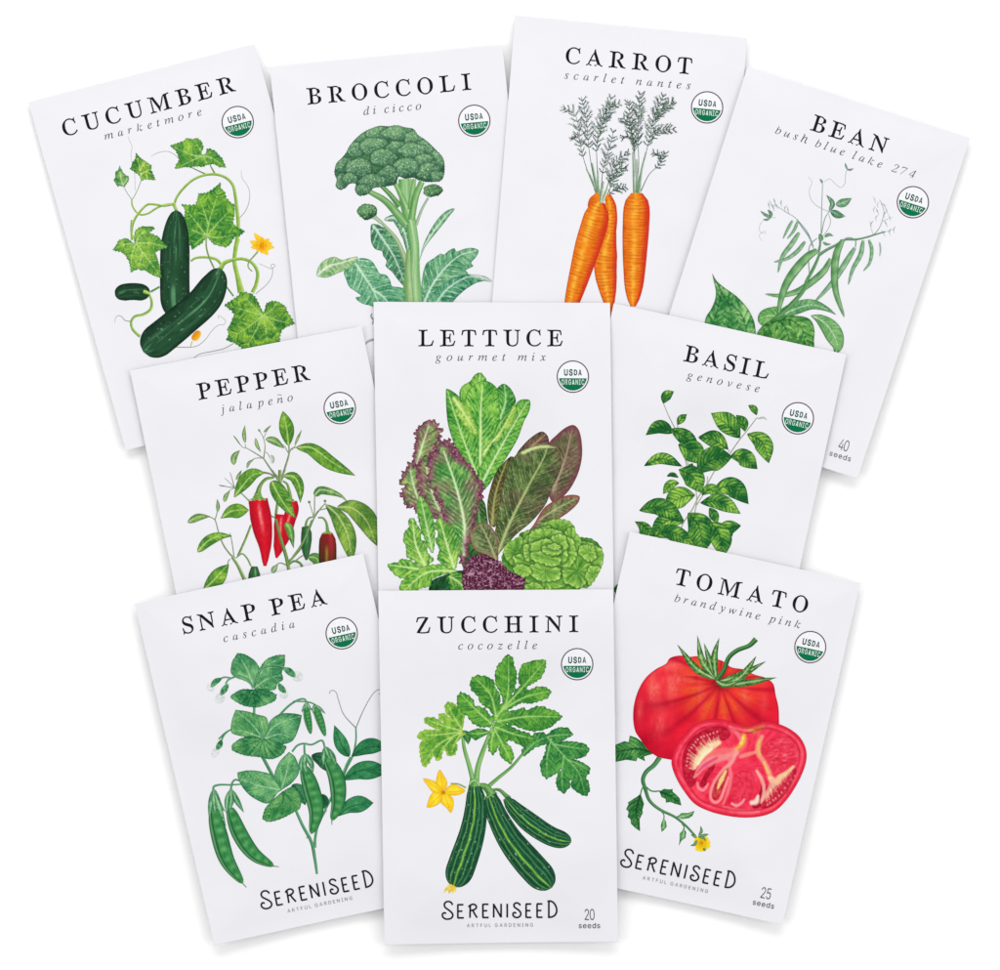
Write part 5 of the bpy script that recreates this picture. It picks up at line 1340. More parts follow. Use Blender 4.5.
# ------------------------------------------------------------ printed picture: basil
use('basil')
zk = dict(sp=4.2, sv=.95, ribw=.6, vw=.5, c=.9, hatch=.7, blot=1.5)
def bl(m, a, b, lt='#a6d850', peak=.5):
    leaf(m, a * .97, b * .97, '#1f6a34', lt, '#1c4f2a', edge='#1c4a2c', peak=peak, tip=1.05, base=.85, **zk)
frame(600, 450, 4.545)
p = Print('printed_stem')
for pts, w in [([(395,0),(400,60),(430,150),(440,230),(430,290)], [1,1.2]), ([(590,0),(530,80),(490,150),(450,210),(420,270),(380,330),(360,380)], [1,1.4,1.4]), ([(490,120),(480,180),(440,250)], [1,1.2])]:
    st(p, pts, w, ('#8a8f7c', '#c3cbb0'))
frame(610, 330, 4.545)
for pts, w in [([(242,335),(265,390),(300,460),(330,540),(350,620)], [.7,1,1.2]), ([(665,400),(620,460),(580,510),(540,570)], [.8,1.1]), ([(665,400),(690,402)], .6), ([(305,430),(308,445)], .8)]:
    st(p, pts, w, ('#7a8070', '#b0b8a0'))
p.done()
bl([(240,335),(255,300),(289,280)], 5.2, 5.4)
bl([(305,432),(322,405),(348,383)], 4.0, 4.2)
bl([(665,388),(652,362),(626,342)], 3.2, 4.0)
leaf([(670,405),(695,398),(713,411)], .9, 1.1, '#8fae80', '#c3d4b0', '#dde6d0', edge='#8fa088')
bl([(612,462),(602,425),(572,386)], 4.6, 6.0)
bl([(590,492),(530,430),(457,378)], 9, 12)
bl([(538,545),(480,480),(400,485)], 7, 5)
frame(600, 450, 4.545)
bl([(430,95),(415,75),(420,60)], 4, 4, lt='#b5d860')
bl([(200,72),(280,40),(375,75)], 6.5, 5.5)
frame(610, 330, 4.545)
bl([(285,468),(225,440),(161,478)], 7, 7, peak=.45)
bl([(272,450),(330,480),(408,540)], 8, 8)
bl([(530,540),(470,500),(400,490)], 7.5, 6)
bl([(310,520),(370,550),(420,610)], 12, 11)
bl([(622,472),(690,510),(722,606)], 9.5, 9.5)
bl([(545,575),(600,575),(670,632)], 9, 9)
frame(600, 450, 4.545)
bl([(440,110),(500,50),(602,30)], 13.5, 12, lt='#a5d24e', peak=.55)
bl([(358,88),(420,120),(462,196)], 11, 11)
bl([(303,120),(328,112),(358,126)], 2.6, 2.4)
bl([(360,150),(325,155),(286,200)], 5.2, 5.2)
bl([(510,185),(600,165),(676,246)], 9.5, 11)
bl([(462,205),(500,180),(560,215)], 6.5, 5)
bl([(455,240),(545,235),(640,290)], 8, 8.5)
bl([(497,262),(515,290),(535,333)], 5, 5.2)
bl([(380,330),(310,320),(228,390)], 9, 9)
bl([(432,205),(370,215),(290,262)], 10, 12)
bl([(178,275),(270,260),(385,325)], 10, 9)
bl([(157,324),(200,345),(240,400)], 5, 9, peak=.6)
bl([(235,395),(320,370),(450,450)], 8, 9)
bl([(640,343),(580,360),(545,440)], 8, 9)
bl([(400,285),(450,350),(470,470)], 15, 13)
bl([(500,325),(540,380),(560,490)], 12, 10)
lobed([(50,642),(75,612),(120,585),(140,600),(125,660),(100,658),(85,652),(70,655),(68,645)], [[(55,640),(90,620),(130,605)]], '#1c6a3c', '#4fa768', '#16502c', edge='#15502c', sp=4, sv=.5)

# ------------------------------------------------------------ printed picture: lettuce
use('lettuce')
lk = dict(ruf=.4, rper=6, sp=5.5, sv=.9, ribw=1.2, vw=.55, c=1.2, hatch=1.2, blot=1.0)
A_, B_ = (390, 320, 4.545), (385, 460, 4.348)
def L(fr, out, ribs, dk, lt, v, **k):
    frame(*fr); q = dict(lk); q.update(k)
    lobed(out, ribs, dk, lt, v, smooth=True, **q)
g = ('#2f7d2c', '#8fd04a', '#cdec9c')
L(B_, [(385,150),(430,180),(445,250),(455,330),(490,430),(430,440),(340,470),(350,330)], [[(400,180),(430,400)]], '#1f4a24', '#4f8a3c', '#7fb068', edge='#1c3f20')
L(A_, [(480,390),(560,400),(545,470),(510,520),(470,570),(430,660),(400,650),(405,560),(450,480)], [[(540,400),(430,600)]], '#2c7a2c', '#6fb83c', '#a8d878', edge='#1f5a2a')
L(A_, [(315,330),(330,300),(365,278),(385,250),(410,240),(430,258),(445,295),(420,360),(350,400),(320,360)], [[(400,340),(405,290),(410,245)]], '#3a8a30', '#96d050', g[2], edge='#2c6a2c', ser=.6, per=4, mode='cos')
L(A_, [(480,325),(500,298),(520,291),(550,315),(572,365),(560,400),(530,430),(500,460),(488,380)], [[(500,450),(525,370),(520,295)]], '#20702f', '#6fbf4c', '#c4e8a0', edge='#225f2c')
L(A_, [(255,315),(262,313),(285,325),(310,345),(345,400),(385,470),(400,540),(402,727),(360,700),(330,650),(290,560),(265,480),(256,400)], [[(400,720),(340,560),(285,400),(262,325)]], '#247a2c', '#86cc48', g[2], edge='#1f5f2a')
L(A_, [(345,345),(360,315),(400,285),(432,276),(468,292),(490,320),(498,380),(497,450),(480,510),(440,600),(412,680),(398,620),(395,520),(370,440),(345,390)], [[(408,670),(412,540),(412,420),(420,300)]], '#2f8a2c', '#9cd850', '#dcf4ac', edge='#2a6f2a', ribw=1.5)
L(A_, [(283,345),(305,350),(325,375),(355,395),(375,440),(395,490),(392,530),(350,500),(322,455),(295,420),(300,395),(283,375)], [[(290,355),(340,430),(388,505)]], '#6fae3c', '#c4e46a', '#e0f2a0', edge='#4f8a30', ser=.8, per=4, mode='cos')
L(A_, [(575,378),(600,362),(635,366),(634,410),(610,460),(580,540),(540,610),(480,700),(440,760),(395,780),(405,680),(450,600),(500,530),(548,450)], [[(405,770),(470,640),(560,480),(625,372)]], '#2c8430', '#90d048', '#daf0b4', edge='#2a6f2a')
L(A_, [(418,610),(450,560),(490,515),(530,450),(562,385),(575,400),(565,450),(548,490),(520,500),(500,545),(465,560),(430,630)], [[(420,612),(500,510),(562,400)]], '#7fb83c', '#cbe670', '#e4f4a8', edge='#4f8a30', ser=.8, per=4, mode='cos')
r = ('#4a4a2c', '#8f9a5c', '#c4c48c')
L(A_, [(720,565),(760,520),(800,488),(835,478),(860,505),(873,580),(868,650),(845,720),(800,790),(740,830),(700,700)], [[(730,800),(790,650),(830,490)]], '#4a4f34', '#8f8a6a', '#b8a08c', edge='#6a3a44', rim='#7a4a52', rimw=4, tint=('#7a4050', .6))
L(A_, [(575,612),(600,575),(640,535),(690,507),(718,530),(718,575),(650,605),(590,640)], [[(580,625),(650,570),(705,520)]], '#4a3f34', '#8a7a5c', '#b8a080', edge='#4a2c34', tint=('#7a4050', .6))
L(B_, [(640,290),(690,210),(740,175),(800,152),(845,158),(840,185),(800,225),(740,265),(680,300),(600,330)], [[(600,320),(700,240),(835,165)]], '#4a5a34', '#9aa86c', '#c4b890', edge='#5a3a3c', rim='#a05a5c', rimw=2.5)
L(B_, [(455,280),(445,190),(462,110),(480,60),(500,30),(545,-15),(560,-10),(520,90),(505,180),(480,290)], [[(465,280),(480,150),(530,0)]], '#34401f', '#7a8040', '#b0b070', edge='#3a2c2c', tint=('#4a2c30', .6))
L(B_, [(498,405),(478,440),(474,340),(490,250),(500,170),(520,80),(545,10),(590,-40),(650,-60),(720,-62),(760,-30),(765,20),(755,60),(725,120),(700,190),(640,265),(570,325)], [[(485,420),(540,280),(620,120),(690,-10),(705,-55)]], '#38502c', '#86a05c', '#c0cc86', edge='#4a3a34', ribw=1.4, tint=('#6a3f4a', .5), sp=8, hatch=.9)
L(B_, [(590,-35),(640,-58),(700,-68),(745,-52),(700,-50),(640,-38),(600,-20)], [[(595,-30),(660,-56),(740,-52)]], '#8aa85c', '#c4d88c', '#dce8a8', edge='#5a5a3c')
# red frilled lettuce
def fr_(fr, out, ribs, dk='#3a7432', lt='#a8d468', v='#dcf0c0', rw=3.2, rim='#7c3f5c', **k):
    L(fr, out, ribs, dk, lt, v, edge='#4a2438', ser=3.2, per=4.2, mode='rag', rim=rim, rimw=rw, tint=('#8a4c64', .6), ruf=.9, rper=3.4, **k)
fr_(A_, [(118,500),(150,470),(178,455),(215,470),(238,510),(235,545),(210,590),(160,640),(120,670),(95,640),(110,590),(112,545)], [[(120,660),(150,560),(180,470)]])
fr_(A_, [(45,720),(55,690),(90,655),(120,650),(140,700),(160,780),(170,860),(130,880),(70,830),(50,800),(60,760)], [[(150,870),(110,760),(90,670)]])
fr_(A_, [(125,660),(150,630),(180,620),(200,660),(215,760),(245,860),(255,930),(200,900),(150,820),(130,740)], [[(240,900),(190,780),(160,650)]])
fr_(A_, [(235,560),(270,545),(300,580),(330,630),(370,680),(410,720),(420,760),(415,820),(360,700),(280,600)], [[(250,560),(330,650),(410,760)]], rw=5)
fr_(B_, [(195,110),(185,40),(195,-20),(230,-70),(265,-75),(310,-20),(365,30),(412,90),(420,140),(405,220),(382,290),(365,380),(345,455),(300,400),(262,300),(245,200),(215,150)],
    [[(345,440),(345,280),(310,120),(255,-40)]], dk='#2f7a34', lt='#8cc45c', v='#e0f4c0', rw=3.6, sp=6, ribw=1.8, ph=.3)
# green oak leaves
ok = dict(edge='#3a7a2c', ser=.8, per=5, mode='cos')
L(B_, [(137,190),(155,155),(190,200),(212,260),(218,330),(207,405),(175,350),(148,270)], [[(205,395),(180,280),(155,165)]], '#2f7a34', '#8cc850', '#c8e8a0', **ok)
L(B_, [(200,530),(260,500),(330,480),(380,500),(400,600),(200,600)], [[(220,590),(300,540),(380,520)]], '#123f24', '#2f6a3c', '#3f7a48', edge='#12301c')
L(B_, [(70,580),(70,530),(120,500),(150,470),(200,455),(270,458),(312,485),(250,500),(205,520),(197,547),(150,560),(110,600)], [[(305,482),(180,490),(80,570)]], '#3a8a2c', '#a4d850', '#d8f0a0', **ok)
L(B_, [(12,455),(60,442),(68,430),(120,440),(152,470),(130,500),(80,515),(45,500)], [[(150,475),(90,465),(18,456)]], '#3a8a2c', '#a4d850', '#d8f0a0', **ok)
L(B_, [(100,262),(125,253),(145,290),(162,310),(155,340),(182,362),(185,400),(210,430),(190,455),(160,467),(130,440),(95,420),(92,380),(80,345),(86,312),(105,290)], [[(175,460),(135,370),(120,262)]], '#3f8a30', '#acd858', '#dcf2a8', **ok)
L(B_, [(220,270),(240,248),(262,272),(290,290),(310,320),(316,350),(322,400),(316,440),(302,477),(260,460),(228,430),(236,390),(220,350),(232,320),(218,295)], [[(300,470),(270,370),(238,258)]], '#3f8a30', '#acd858', '#dcf2a8', **ok)
L(B_, [(270,510),(310,488),(345,505),(375,545),(385,600),(290,600),(285,550)], [[(280,505),(330,540),(350,600)]], '#2f7a2c', '#94cc4c', '#c8e890', **ok)
L(B_, [(368,325),(390,288),(428,270),(462,290),(488,340),(492,400),(488,450),(440,415),(390,390)], [[(485,440),(450,350),(415,280)]], '#3f5a34', '#94a86a', '#c4b48c', edge='#5a3a34', rim='#a0786a', rimw=2.5)
# purple frill
frame(*B_)
def frill_cf(P, O):
    a = vn(P[:, 0] * .33, P[:, 1] * .6, 3)
    w = np.abs(vn(P[:, 0] * .33, P[:, 1] * .85 + a * 2.4, 5) - .5)
    c = mix(hx('#3c1a2c'), hx('#7a3558'), fbm(P[:, 0] * .6, P[:, 1] * .6, 6) * 1.5 - .25)
    c = mix(c, hx('#d8b4c4'), .85 * np.exp(-(w / .075) ** 2))
    c = mix(c, hx('#9a7a4c'), .7 * sm(592, 598, P[:, 1]) * vn(P[:, 0] * .3, P[:, 1] * .3, 9))
    d, _ = pdist(P, O)
    return mix(c, hx('#2c1422'), .6 * np.exp(-(d / .7) ** 2))
blob([(335,500),(350,455),(380,420),(430,410),(475,430),(520,448),(560,478),(608,490),(612,540),(600,580),(590,620),(350,620),(340,560)], frill_cf, 'printed_leaf', ser=1.6, per=3, step=.65)
# butterhead: one crown of ruffled leaves
BH = [(880,450,72,105,.2,1),(760,300,85,45,.1,2),(660,330,70,36,-.3,3),(575,400,62,68,.2,4),(800,545,110,50,0,5),(810,350,40,60,.3,6),
      (700,400,122,98,0,7),(620,450,62,46,.3,8),(700,520,96,44,.1,9),(838,480,60,78,.3,10),(780,400,56,62,.2,11),(700,340,82,40,-.05,12),
      (690,485,80,38,.15,13),(640,400,44,40,.4,22),(725,395,78,56,.1,14),(755,365,40,38,.3,15),(680,372,52,28,-.3,16),(700,425,66,30,.2,17),
      (725,390,44,24,.1,18),(735,376,26,14,.1,19),(598,480,36,26,.1,20),(652,560,42,28,.1,21),(880,400,40,34,.5,23),(905,500,34,44,.2,24)]
def bh_out(cx, cy, rx, ry, rot, sd):
    rnd = random.Random(sd); n = 11; pts = []
    for i in range(n):
        a = 2 * math.pi * i / n; k = rnd.uniform(.84, 1.14)
        x, y = rx * k * math.cos(a), ry * k * math.sin(a)
        pts.append((cx + x * math.cos(rot) - y * math.sin(rot), cy + x * math.sin(rot) + y * math.cos(rot)))
    return serrate(dense(f(pts), .8, True), .9, 5, sd, 'cos')
BHO = [bh_out(*q) for q in BH]
def bh_cf(P, O):
    base = mix(hx('#2c6428'), hx('#7fb84a'), fbm(P[:, 0] * .3, P[:, 1] * .3, 2) * 1.4 - .2)
    def fin(Q, d, k, O2):
        c0 = O2.mean(0)
        th = np.arctan2(Q[:, 1] - c0[1], Q[:, 0] - c0[0])
        h = vn(th * 7, d * .12, k)
        t = .75 * np.exp(-d / 6.5) + .75 * (h - .5) + .18 + .5 * (fbm(Q[:, 0] * .4, Q[:, 1] * .4, k + 3) - .5)
        c = mix(hx('#2f7228'), hx('#a6d458'), t + .12)
        c = mix(c, hx('#dcf0a4'), .5 * np.exp(-((d - .9) / .8) ** 2) * (.0 + 1.2 * vn(th * 5, d * 0, k + 9)))
        c = mix(c, hx('#2f6e28'), .5 * sm(.1, .9, np.cos(th * 13 + 3 * vn(th * 3, d * 0, k + 2) + d * .5)) * np.exp(-d / 4))
        v = vn(th * 16, d * .05, k + 5)
        return mix(c, hx('#c8e48c'), .45 * sm(.72, .9, v) * sm(1, 3, d))
    c = mounds(P, base, BHO, fin, '#2a5c24', 1.6, .65)
    d, _ = pdist(P, O)
    return mix(c, hx('#3c7a30'), .5 * np.exp(-(d / .7) ** 2))
blob([(508,440),(515,395),(530,362),(570,340),(600,312),(650,300),(700,268),(760,256),(810,272),(842,330),(900,343),(940,380),(950,430),(930,490),(885,552),(845,560),(835,600),(640,600),(605,560),(612,520),(580,500),(540,480)],
     bh_cf, 'printed_leaf', ser=.8, per=6, mode='cos', step=.7)

# ------------------------------------------------------------ printed picture: snap pea
use('snappea')
nk = dict(sp=3.0, sv=.55, ribw=.6, vw=.4, c=1.9, hatch=.8, blot=1.1)
ND, NL, NV, NE = '#24774a', '#8cca7e', '#b9e0ae', '#1f6040'
def frm(k): frame(*((170, 580, 4.545) if k == 1 else (190, 730, 4.85)))
frm(1)
GR = ('#2f7a4c', '#8cc49a')
p = Print('printed_tendril')
st(p, [(845,672),(790,610),(765,540),(757,512),(742,500),(727,506),(727,516)], [1.2,.8,.7], '#8a958e')
st(p, [(845,672),(880,590),(920,520),(945,498),(960,502),(960,516),(950,516)], [1.2,.8,.7], '#8a958e')
p.done()
tube([(845,668),(845,730),(830,800),(800,860),(775,930)], [1.5,2,2.6], '#2f7a4c', '#8cc49a', nu=5)
tube([(385,560),(385,640),(400,690),(425,740)], [2.4,2.6], '#2f7a4c', '#8cc49a', nu=5)
tube([(430,715),(470,650),(530,580),(580,545),(612,540),(625,560)], [2.4,2.2,1.8], '#2f7a4c', '#8cc49a', nu=5)
tube([(560,550),(620,552),(655,562),(665,575)], [1.4,1.6], '#2f7a4c', '#8cc49a', nu=5)
tube([(222,722),(250,695),(290,672)], [1.6,1.6], '#2f7a4c', '#8cc49a', nu=5)
frm(2)
tube([(350,125),(395,210),(440,295)], [3.2,3.2], '#2a7048', '#7fb98c', nu=5)
tube([(505,370),(545,460),(590,545),(605,620),(616,698)], [2.6,3,3.4,2.4], '#2f7a4c', '#8cc49a', nu=5)
tube([(660,385),(625,450),(608,520),(606,570)], [2.4,2.4,2.8], '#2f7a4c', '#8cc49a', nu=5)
tube([(582,520),(572,515),(565,525)], [1.8,.8], '#2f7a4c', '#8cc49a', nu=3)
tube([(735,240),(760,170),(780,130)], [3,2.4], '#2f7a4c', '#8cc49a', nu=5)
tube([(655,385),(690,320),(720,270),(738,235)], [2.6,2.6], '#2f7a4c', '#8cc49a', nu=5)
tube([(495,105),(520,75),(550,65),(590,70),(640,50),(655,85)], [2,1.8,2], '#2f7a4c', '#8cc49a', nu=5)
tube([(555,65),(555,90),(557,120)], [1.8,2.2], '#2f7a4c', '#8cc49a', nu=5)
tube([(190,0),(165,25),(155,45)], [1.5,1.8], '#2f7a4c', '#8cc49a', nu=5)
tube([(115,300),(115,275),(140,265),(200,265),(250,262)], [2.4,1.8,1.5], '#2f7a4c', '#8cc49a', nu=5)
tube([(198,290),(205,255),(220,240),(240,245)], [2.2,1.8], '#2f7a4c', '#8cc49a', nu=5)
# leaves
leaf([(772,128),(735,70),(700,-25)], 6.5, 7, ND, '#5fb574', '#14502c', edge=NE, **{**nk, 'sp': 4})
leaf([(782,128),(860,85),(960,80)], 9, 7, ND, '#5fb574', '#14502c', edge=NE, peak=.55, **{**nk, 'sp': 4})
leaf([(740,242),(830,195),(970,195)], 9, 10, ND, '#5fb574', '#14502c', edge=NE, peak=.55, **{**nk, 'sp': 4})
leaf([(718,418),(780,370),(890,352)], 9, 8, ND, '#5fb574', '#14502c', edge=NE, peak=.6, **{**nk, 'sp': 4})
leaf([(590,122),(650,140),(740,225)], 6, 9, '#1f5a3c', '#4f8f60', '#14402c', edge='#123a28', **nk)
leaf([(495,265),(530,300),(560,365)], 7, 6, '#1f6040', '#5fae74', '#14402c', edge='#123a28', **nk)
leaf([(640,310),(655,350),(640,385)], 4, 4, '#1f6040', '#3f8a5a', '#14402c', edge='#123a28', **nk)
lobed([(495,255),(445,290,1),(410,230),(430,160),(480,105,1),(510,130),(530,200)], [[(442,290),(470,200),(485,112)]], ND, NL, NV, smooth=True, edge=NE, **nk)
lobed([(445,290,1),(400,220),(340,200),(280,195),(230,205,1),(235,240),(265,290),(310,330),(380,355),(430,300)], [[(442,290),(340,270),(235,232)]], ND, NL, NV, smooth=True, edge=NE, **nk)
lobed([(445,300,1),(500,275),(535,330),(535,375),(500,400),(440,430),(380,445),(350,430,1),(365,380),(400,340)], [[(448,295),(450,350),(360,435)],[(448,295),(490,340),(520,390)]], '#2c8046', '#9ccf7a', '#1f6a3c', smooth=True, edge=NE, ser=.6, per=4, **nk)
frm(1)
lobed([(425,720,1),(445,680),(455,640),(500,608),(560,605),(600,613,1),(590,660),(560,727),(520,745),(450,750)], [[(425,722),(480,660),(592,618)],[(425,722),(500,700),(560,720)]], ND, '#7fc27c', NV, smooth=True, edge=NE, **nk)
lobed([(300,588,1),(350,595),(400,610),(440,625),(447,680),(425,722,1),(370,715),(310,705),(280,690),(282,640)], [[(425,720),(370,650),(305,595)],[(425,720),(350,690),(285,680)]], '#2c8046', '#9ad080', NV, smooth=True, edge=NE, **nk)
frm(2)
lobed([(355,40,1),(300,28),(245,40),(205,70,1),(205,95),(260,120),(330,130),(400,140),(450,115),(470,80,1),(430,60)], [[(355,40),(280,70),(212,85)],[(355,40),(340,90),(330,130)],[(355,40),(410,80),(460,95)]], '#1f7044', '#90cc7c', '#1a6a3c', smooth=True, edge=NE, ser=.7, per=4, **nk)
frm(1)
tube([(395,610),(410,670),(420,725)], [1.6,2], '#2f7a4c', '#9ccc9c', nu=5)
lobed([(385,490,1),(410,400),(440,360),(480,342),(524,338,1),(523,380),(510,420),(515,450),(490,470),(480,495),(440,500)], [[(385,490),(430,400),(520,345)],[(385,490),(440,450),(512,430)]], ND, NL, NV, smooth=True, edge=NE, ser=.6, per=3, **nk)
lobed([(308,330,1),(340,335),(375,355),(400,380),(412,420),(385,490,1),(350,460),(300,440),(280,420),(285,370),(300,345)], [[(385,488),(350,400),(310,335)],[(385,488),(330,430),(284,410)]], ND, NL, NV, smooth=True, edge=NE, ser=.5, per=3, **nk)
lobed([(380,495,1),(330,495),(290,515),(275,530,1),(300,550),(340,570),(395,577),(430,568),(480,545),(487,520,1),(450,500),(410,492)], [[(380,496),(330,520),(280,530)],[(380,496),(385,540),(390,575)],[(380,496),(430,520),(482,525)]], '#1a6a40', '#8ccf82', '#1a6040', smooth=True, edge=NE, ser=.8, per=4, **nk)
tube([(380,490),(360,455),(320,435),(270,450),(255,470)], [2,1.8,1.6], '#2f7a4c', '#9ccca0', nu=5)
tube([(285,445),(250,440),(225,450)], [1.5,1.6], '#2f7a4c', '#9ccca0', nu=5)
tube([(380,490),(395,430),(440,392),(500,388),(525,400)], [2,1.8,1.8], '#2f7a4c', '#9ccca0', nu=5)
tube([(395,450),(440,435),(480,450),(498,470)], [1.6,1.4], '#2f7a4c', '#9ccca0', nu=5)
# blossoms
def blossom(m, w, tip):
    p = Print('printed_blossom')
    O, _ = blade([tip[0], tip[1]], tip[2], tip[2], peak=.5, tip=.5, base=.5)
    p.shape(O, lambda P: mix(hx('#c6cfc8'), hx('#e9eaee'), vn(P[:, 0] * .8, P[:, 1] * .8, 4) * 1.4))
    O, _ = blade(m, w, w, peak=.5, tip=.6, base=.6)
    p.shape(O, lambda P: mix(hx('#1f6a40'), hx('#7fbf86'), vn(P[:, 0] * .6, P[:, 1] * .6, 3)))
    p.done()
blossom([(238,445),(210,460),(188,485)], 2.8, [(200,475),(176,498),4.0])
blossom([(268,470),(250,495),(232,522)], 3.0, [(245,515),(215,555),4.6])
blossom([(515,398),(545,415),(572,440)], 3.4, [(560,425),(602,448),5.0])
blossom([(495,468),(508,490),(528,512)], 3.0, [(510,500),(528,535),4.2])
frm(2)
blossom([(155,45),(145,70),(128,95)], 2.8, [(135,85),(112,130),3.4])
# pods
def peapod(pts, w, sd, lo='#23703f', hi='#6fc06c'):
    def cf(u, v, P):
        peas = np.exp(-(((v * 8.5) % 1 - .5) / .28) ** 2) * np.exp(-((u + .1) / .5) ** 2)
        t = .3 + .45 * peas + .5 * (fbm(u * 4, v * 16, sd) - .5)
        c = mix(hx(lo), hx(hi), t)
        c = mix(c, hx('#123f28'), .8 * np.exp(-((u - .55) / .1) ** 2))
        c = mix(c, hx('#9ad08e'), .5 * np.exp(-((u - .75) / .12) ** 2))
        return mix(c, hx('#155030'), .8 * sm(.78, 1, np.abs(u)))
    p = Print('printed_pod')
    t = np.linspace(0, 1, 30); k = np.clip(np.sin(math.pi * t ** .8), 0, 1) ** .5
    wl = list(k * w / 2)
    p.ribbon(dense(f(pts), .6), wl, wl, cf, nu=17, step=.6); p.done()
peapod([(110,370),(140,500),(180,630),(258,745)], 17, 1)
peapod([(190,370),(240,500),(310,600),(408,660)], 16, 2)
peapod([(550,170),(590,290),(612,400),(588,505)], 17, 3)
peapod([(662,130),(710,230),(718,350),(688,440)], 16.5, 4)
p = Print('printed_tendril')
st(p, [(258,745),(275,762)], [1,.5], '#5f7a6a'); st(p, [(405,658),(432,662)], [1,.5], '#5f7a6a'); st(p, [(688,438),(688,460)], [1,.5], '#5f7a6a')
p.done()
frm(1)
peapod([(618,565),(625,620),(640,700)], 7.5, 6)
peapod([(655,565),(680,630),(706,710)], 8, 7)
frm(2)
for m, a, b in [([(115,285),(105,340),(92,430)], 2.4, 3), ([(115,285),(135,350),(170,395)], 3.4, 3), ([(115,290),(118,360),(125,420)], 2.6, 2.6), ([(118,300),(145,380),(175,470)], 2.2, 2.4),
                ([(198,285),(180,340),(178,415)], 3, 2.4), ([(198,285),(225,340),(262,400)], 3.2, 2.6), ([(198,290),(200,340),(190,395)], 3, 3),
                ([(557,115),(540,160),(540,215)], 2.6, 2.6), ([(557,115),(585,160),(598,205)], 3.4, 2.6), ([(557,120),(555,170),(570,215)], 2.6, 2.6),
                ([(655,80),(648,130),(648,180)], 2.6, 2.4), ([(655,80),(690,130),(712,180)], 3.4, 2.6), ([(655,80),(670,120),(690,150)], 2.6, 2.6)]:
    leaf(m, a, b, '#2a7a48', '#8fcf90', '#bfe4b8', name='printed_sepal', edge='#1f6040', **{**nk, 'hatch': .8})
frm(1)
for m in [[(622,555),(612,575),(598,600)], [(622,555),(635,580),(650,592)], [(660,565),(652,590),(655,610)], [(660,565),(690,590),(708,608)], [(622,550),(618,575),(625,600)]]:
    leaf(m, 1.5, 1.5, '#2a7a48', '#8fcf90', '#bfe4b8', name='printed_sepal', edge='#1f6040', **{**nk, 'hatch': .8})

# ------------------------------------------------------------ printed picture: tomato
use('tomato')
frame(600, 560, 4.167)
def whole_cf(P, O):
    d, _ = pdist(P, O)
    x = (P[:, 0] - 600) * 4.167; y = (P[:, 1] - 560) * 4.167
    dx, dy = x - 500, y - 512
    r = np.hypot(dx / 1.2, dy)
    th = np.arctan2(dy, dx)
    # pumpkin-like ribs: furrows leave the stalk and bend round the shoulders
    thb = th + .0006 * dx * np.sign(dy + 30)
    q = thb * 2.1 + .35 + .12 * np.sin(thb * 5)
    rib = np.abs((q % 1) - .5) * 2
    fur = sm(.62, 1.0, rib) * sm(30, 110, r) * sm(360, 170, r)
    n = fbm(x * .012, y * .02, 3)
    c = mix(hx('#b0122e'), hx('#ea2840'), .8 + .8 * (n - .5) + .28 * (1 - rib) - .55 * sm(190, 400, r) - .12 * sm(120, -200, dx))
    og = np.exp(-((r - 95) / 70) ** 2)
    c = mix(c, hx('#ee6c34'), og * (.2 + .6 * (1 - rib)) * (.5 + .8 * vn(thb * 9, r * .02, 17)))
    c = mix(c, hx('#c4752c'), .35 * og * sm(.6, .9, vn(thb * 15, r * .02, 18)))
    for cx, cy, rx, ry, a in ((290,440,50,22,.8), (225,530,34,65,.75), (300,530,26,60,.6), (250,670,40,70,.45), (165,620,16,60,.5), (330,495,60,18,.5), (420,560,16,60,.35), (600,560,20,55,.35), (680,600,16,60,.3)):
        c = mix(c, hx('#f67a6c'), a * np.exp(-((x - cx) / rx) ** 2 - ((y - cy) / ry) ** 2) * (.6 + .8 * vn(x * .08, y * .03, 5)))
    c = mix(c, hx('#9c122a'), .42 * fur)
    c = mix(c, hx('#6c1a1c'), .75 * np.exp(-(r / 34) ** 2))
    c = mix(c, hx('#d82c40'), .25 * sm(.6, .8, vn(x * .12, y * .12, 9)))
    return mix(c, hx('#96102a'), .55 * np.exp(-(d / 1.0) ** 2))
T2 = lambda pts: [(x * .9168, 666.7 + y * .9168) for x, y in pts]
tube([(255,150),(235,190),(200,230),(190,270)], [1,1], '#2f6a40', '#6fa070')if False else None
frame(600, 720, 4.545)
tk = dict(sp=4.5, sv=.6, ribw=.8, vw=.5, c=1.0, hatch=1.1)
lobed([(-20,150),(60,115),(70,112),(110,95),(130,100),(135,70),(165,80),(200,105),(225,135),(245,152),(200,165),(205,187),(170,170),(165,187),(120,180),(70,190),(-20,200)], [[(245,150),(160,130),(-20,170)]], '#256b36', '#6fb45c', '#123f24', edge='#1f5a34', **tk)
tube([(272,168),(245,205),(210,235),(195,270),(205,310),(225,365),(270,405),(340,440),(390,480),(432,525)], [5,4.4,4,3.4,3,2.6,2.4,2.2], '#2a6a3c', '#7fb87c', nu=7)
tube([(205,300),(235,322),(275,322)], [1.6,1.4], '#2a6a3c', '#7fb87c', nu=5)
tube([(200,295),(188,320),(182,350)], [1.4,1.2], '#2a6a3c', '#7fb87c', nu=5)
tube([(275,410),(290,430),(290,455)], [1.2,1], '#2a6a3c', '#7fb87c', nu=5)
tube([(345,442),(360,435),(380,430)], [1.4,1], '#2a6a3c', '#7fb87c', nu=5)
tube([(372,470),(382,485),(380,505)], [1.2,1], '#2a6a3c', '#7fb87c', nu=5)
lobed([(183,335),(190,350),(200,380),(192,410),(195,420),(180,450),(182,505),(160,490),(140,470),(138,450),(125,440),(130,415),(118,405),(130,380),(125,375),(155,355),(165,350)], [[(183,338),(165,410),(178,500)]], '#256b36', '#7dbb62', '#123f24', edge='#1f5a34', **tk)
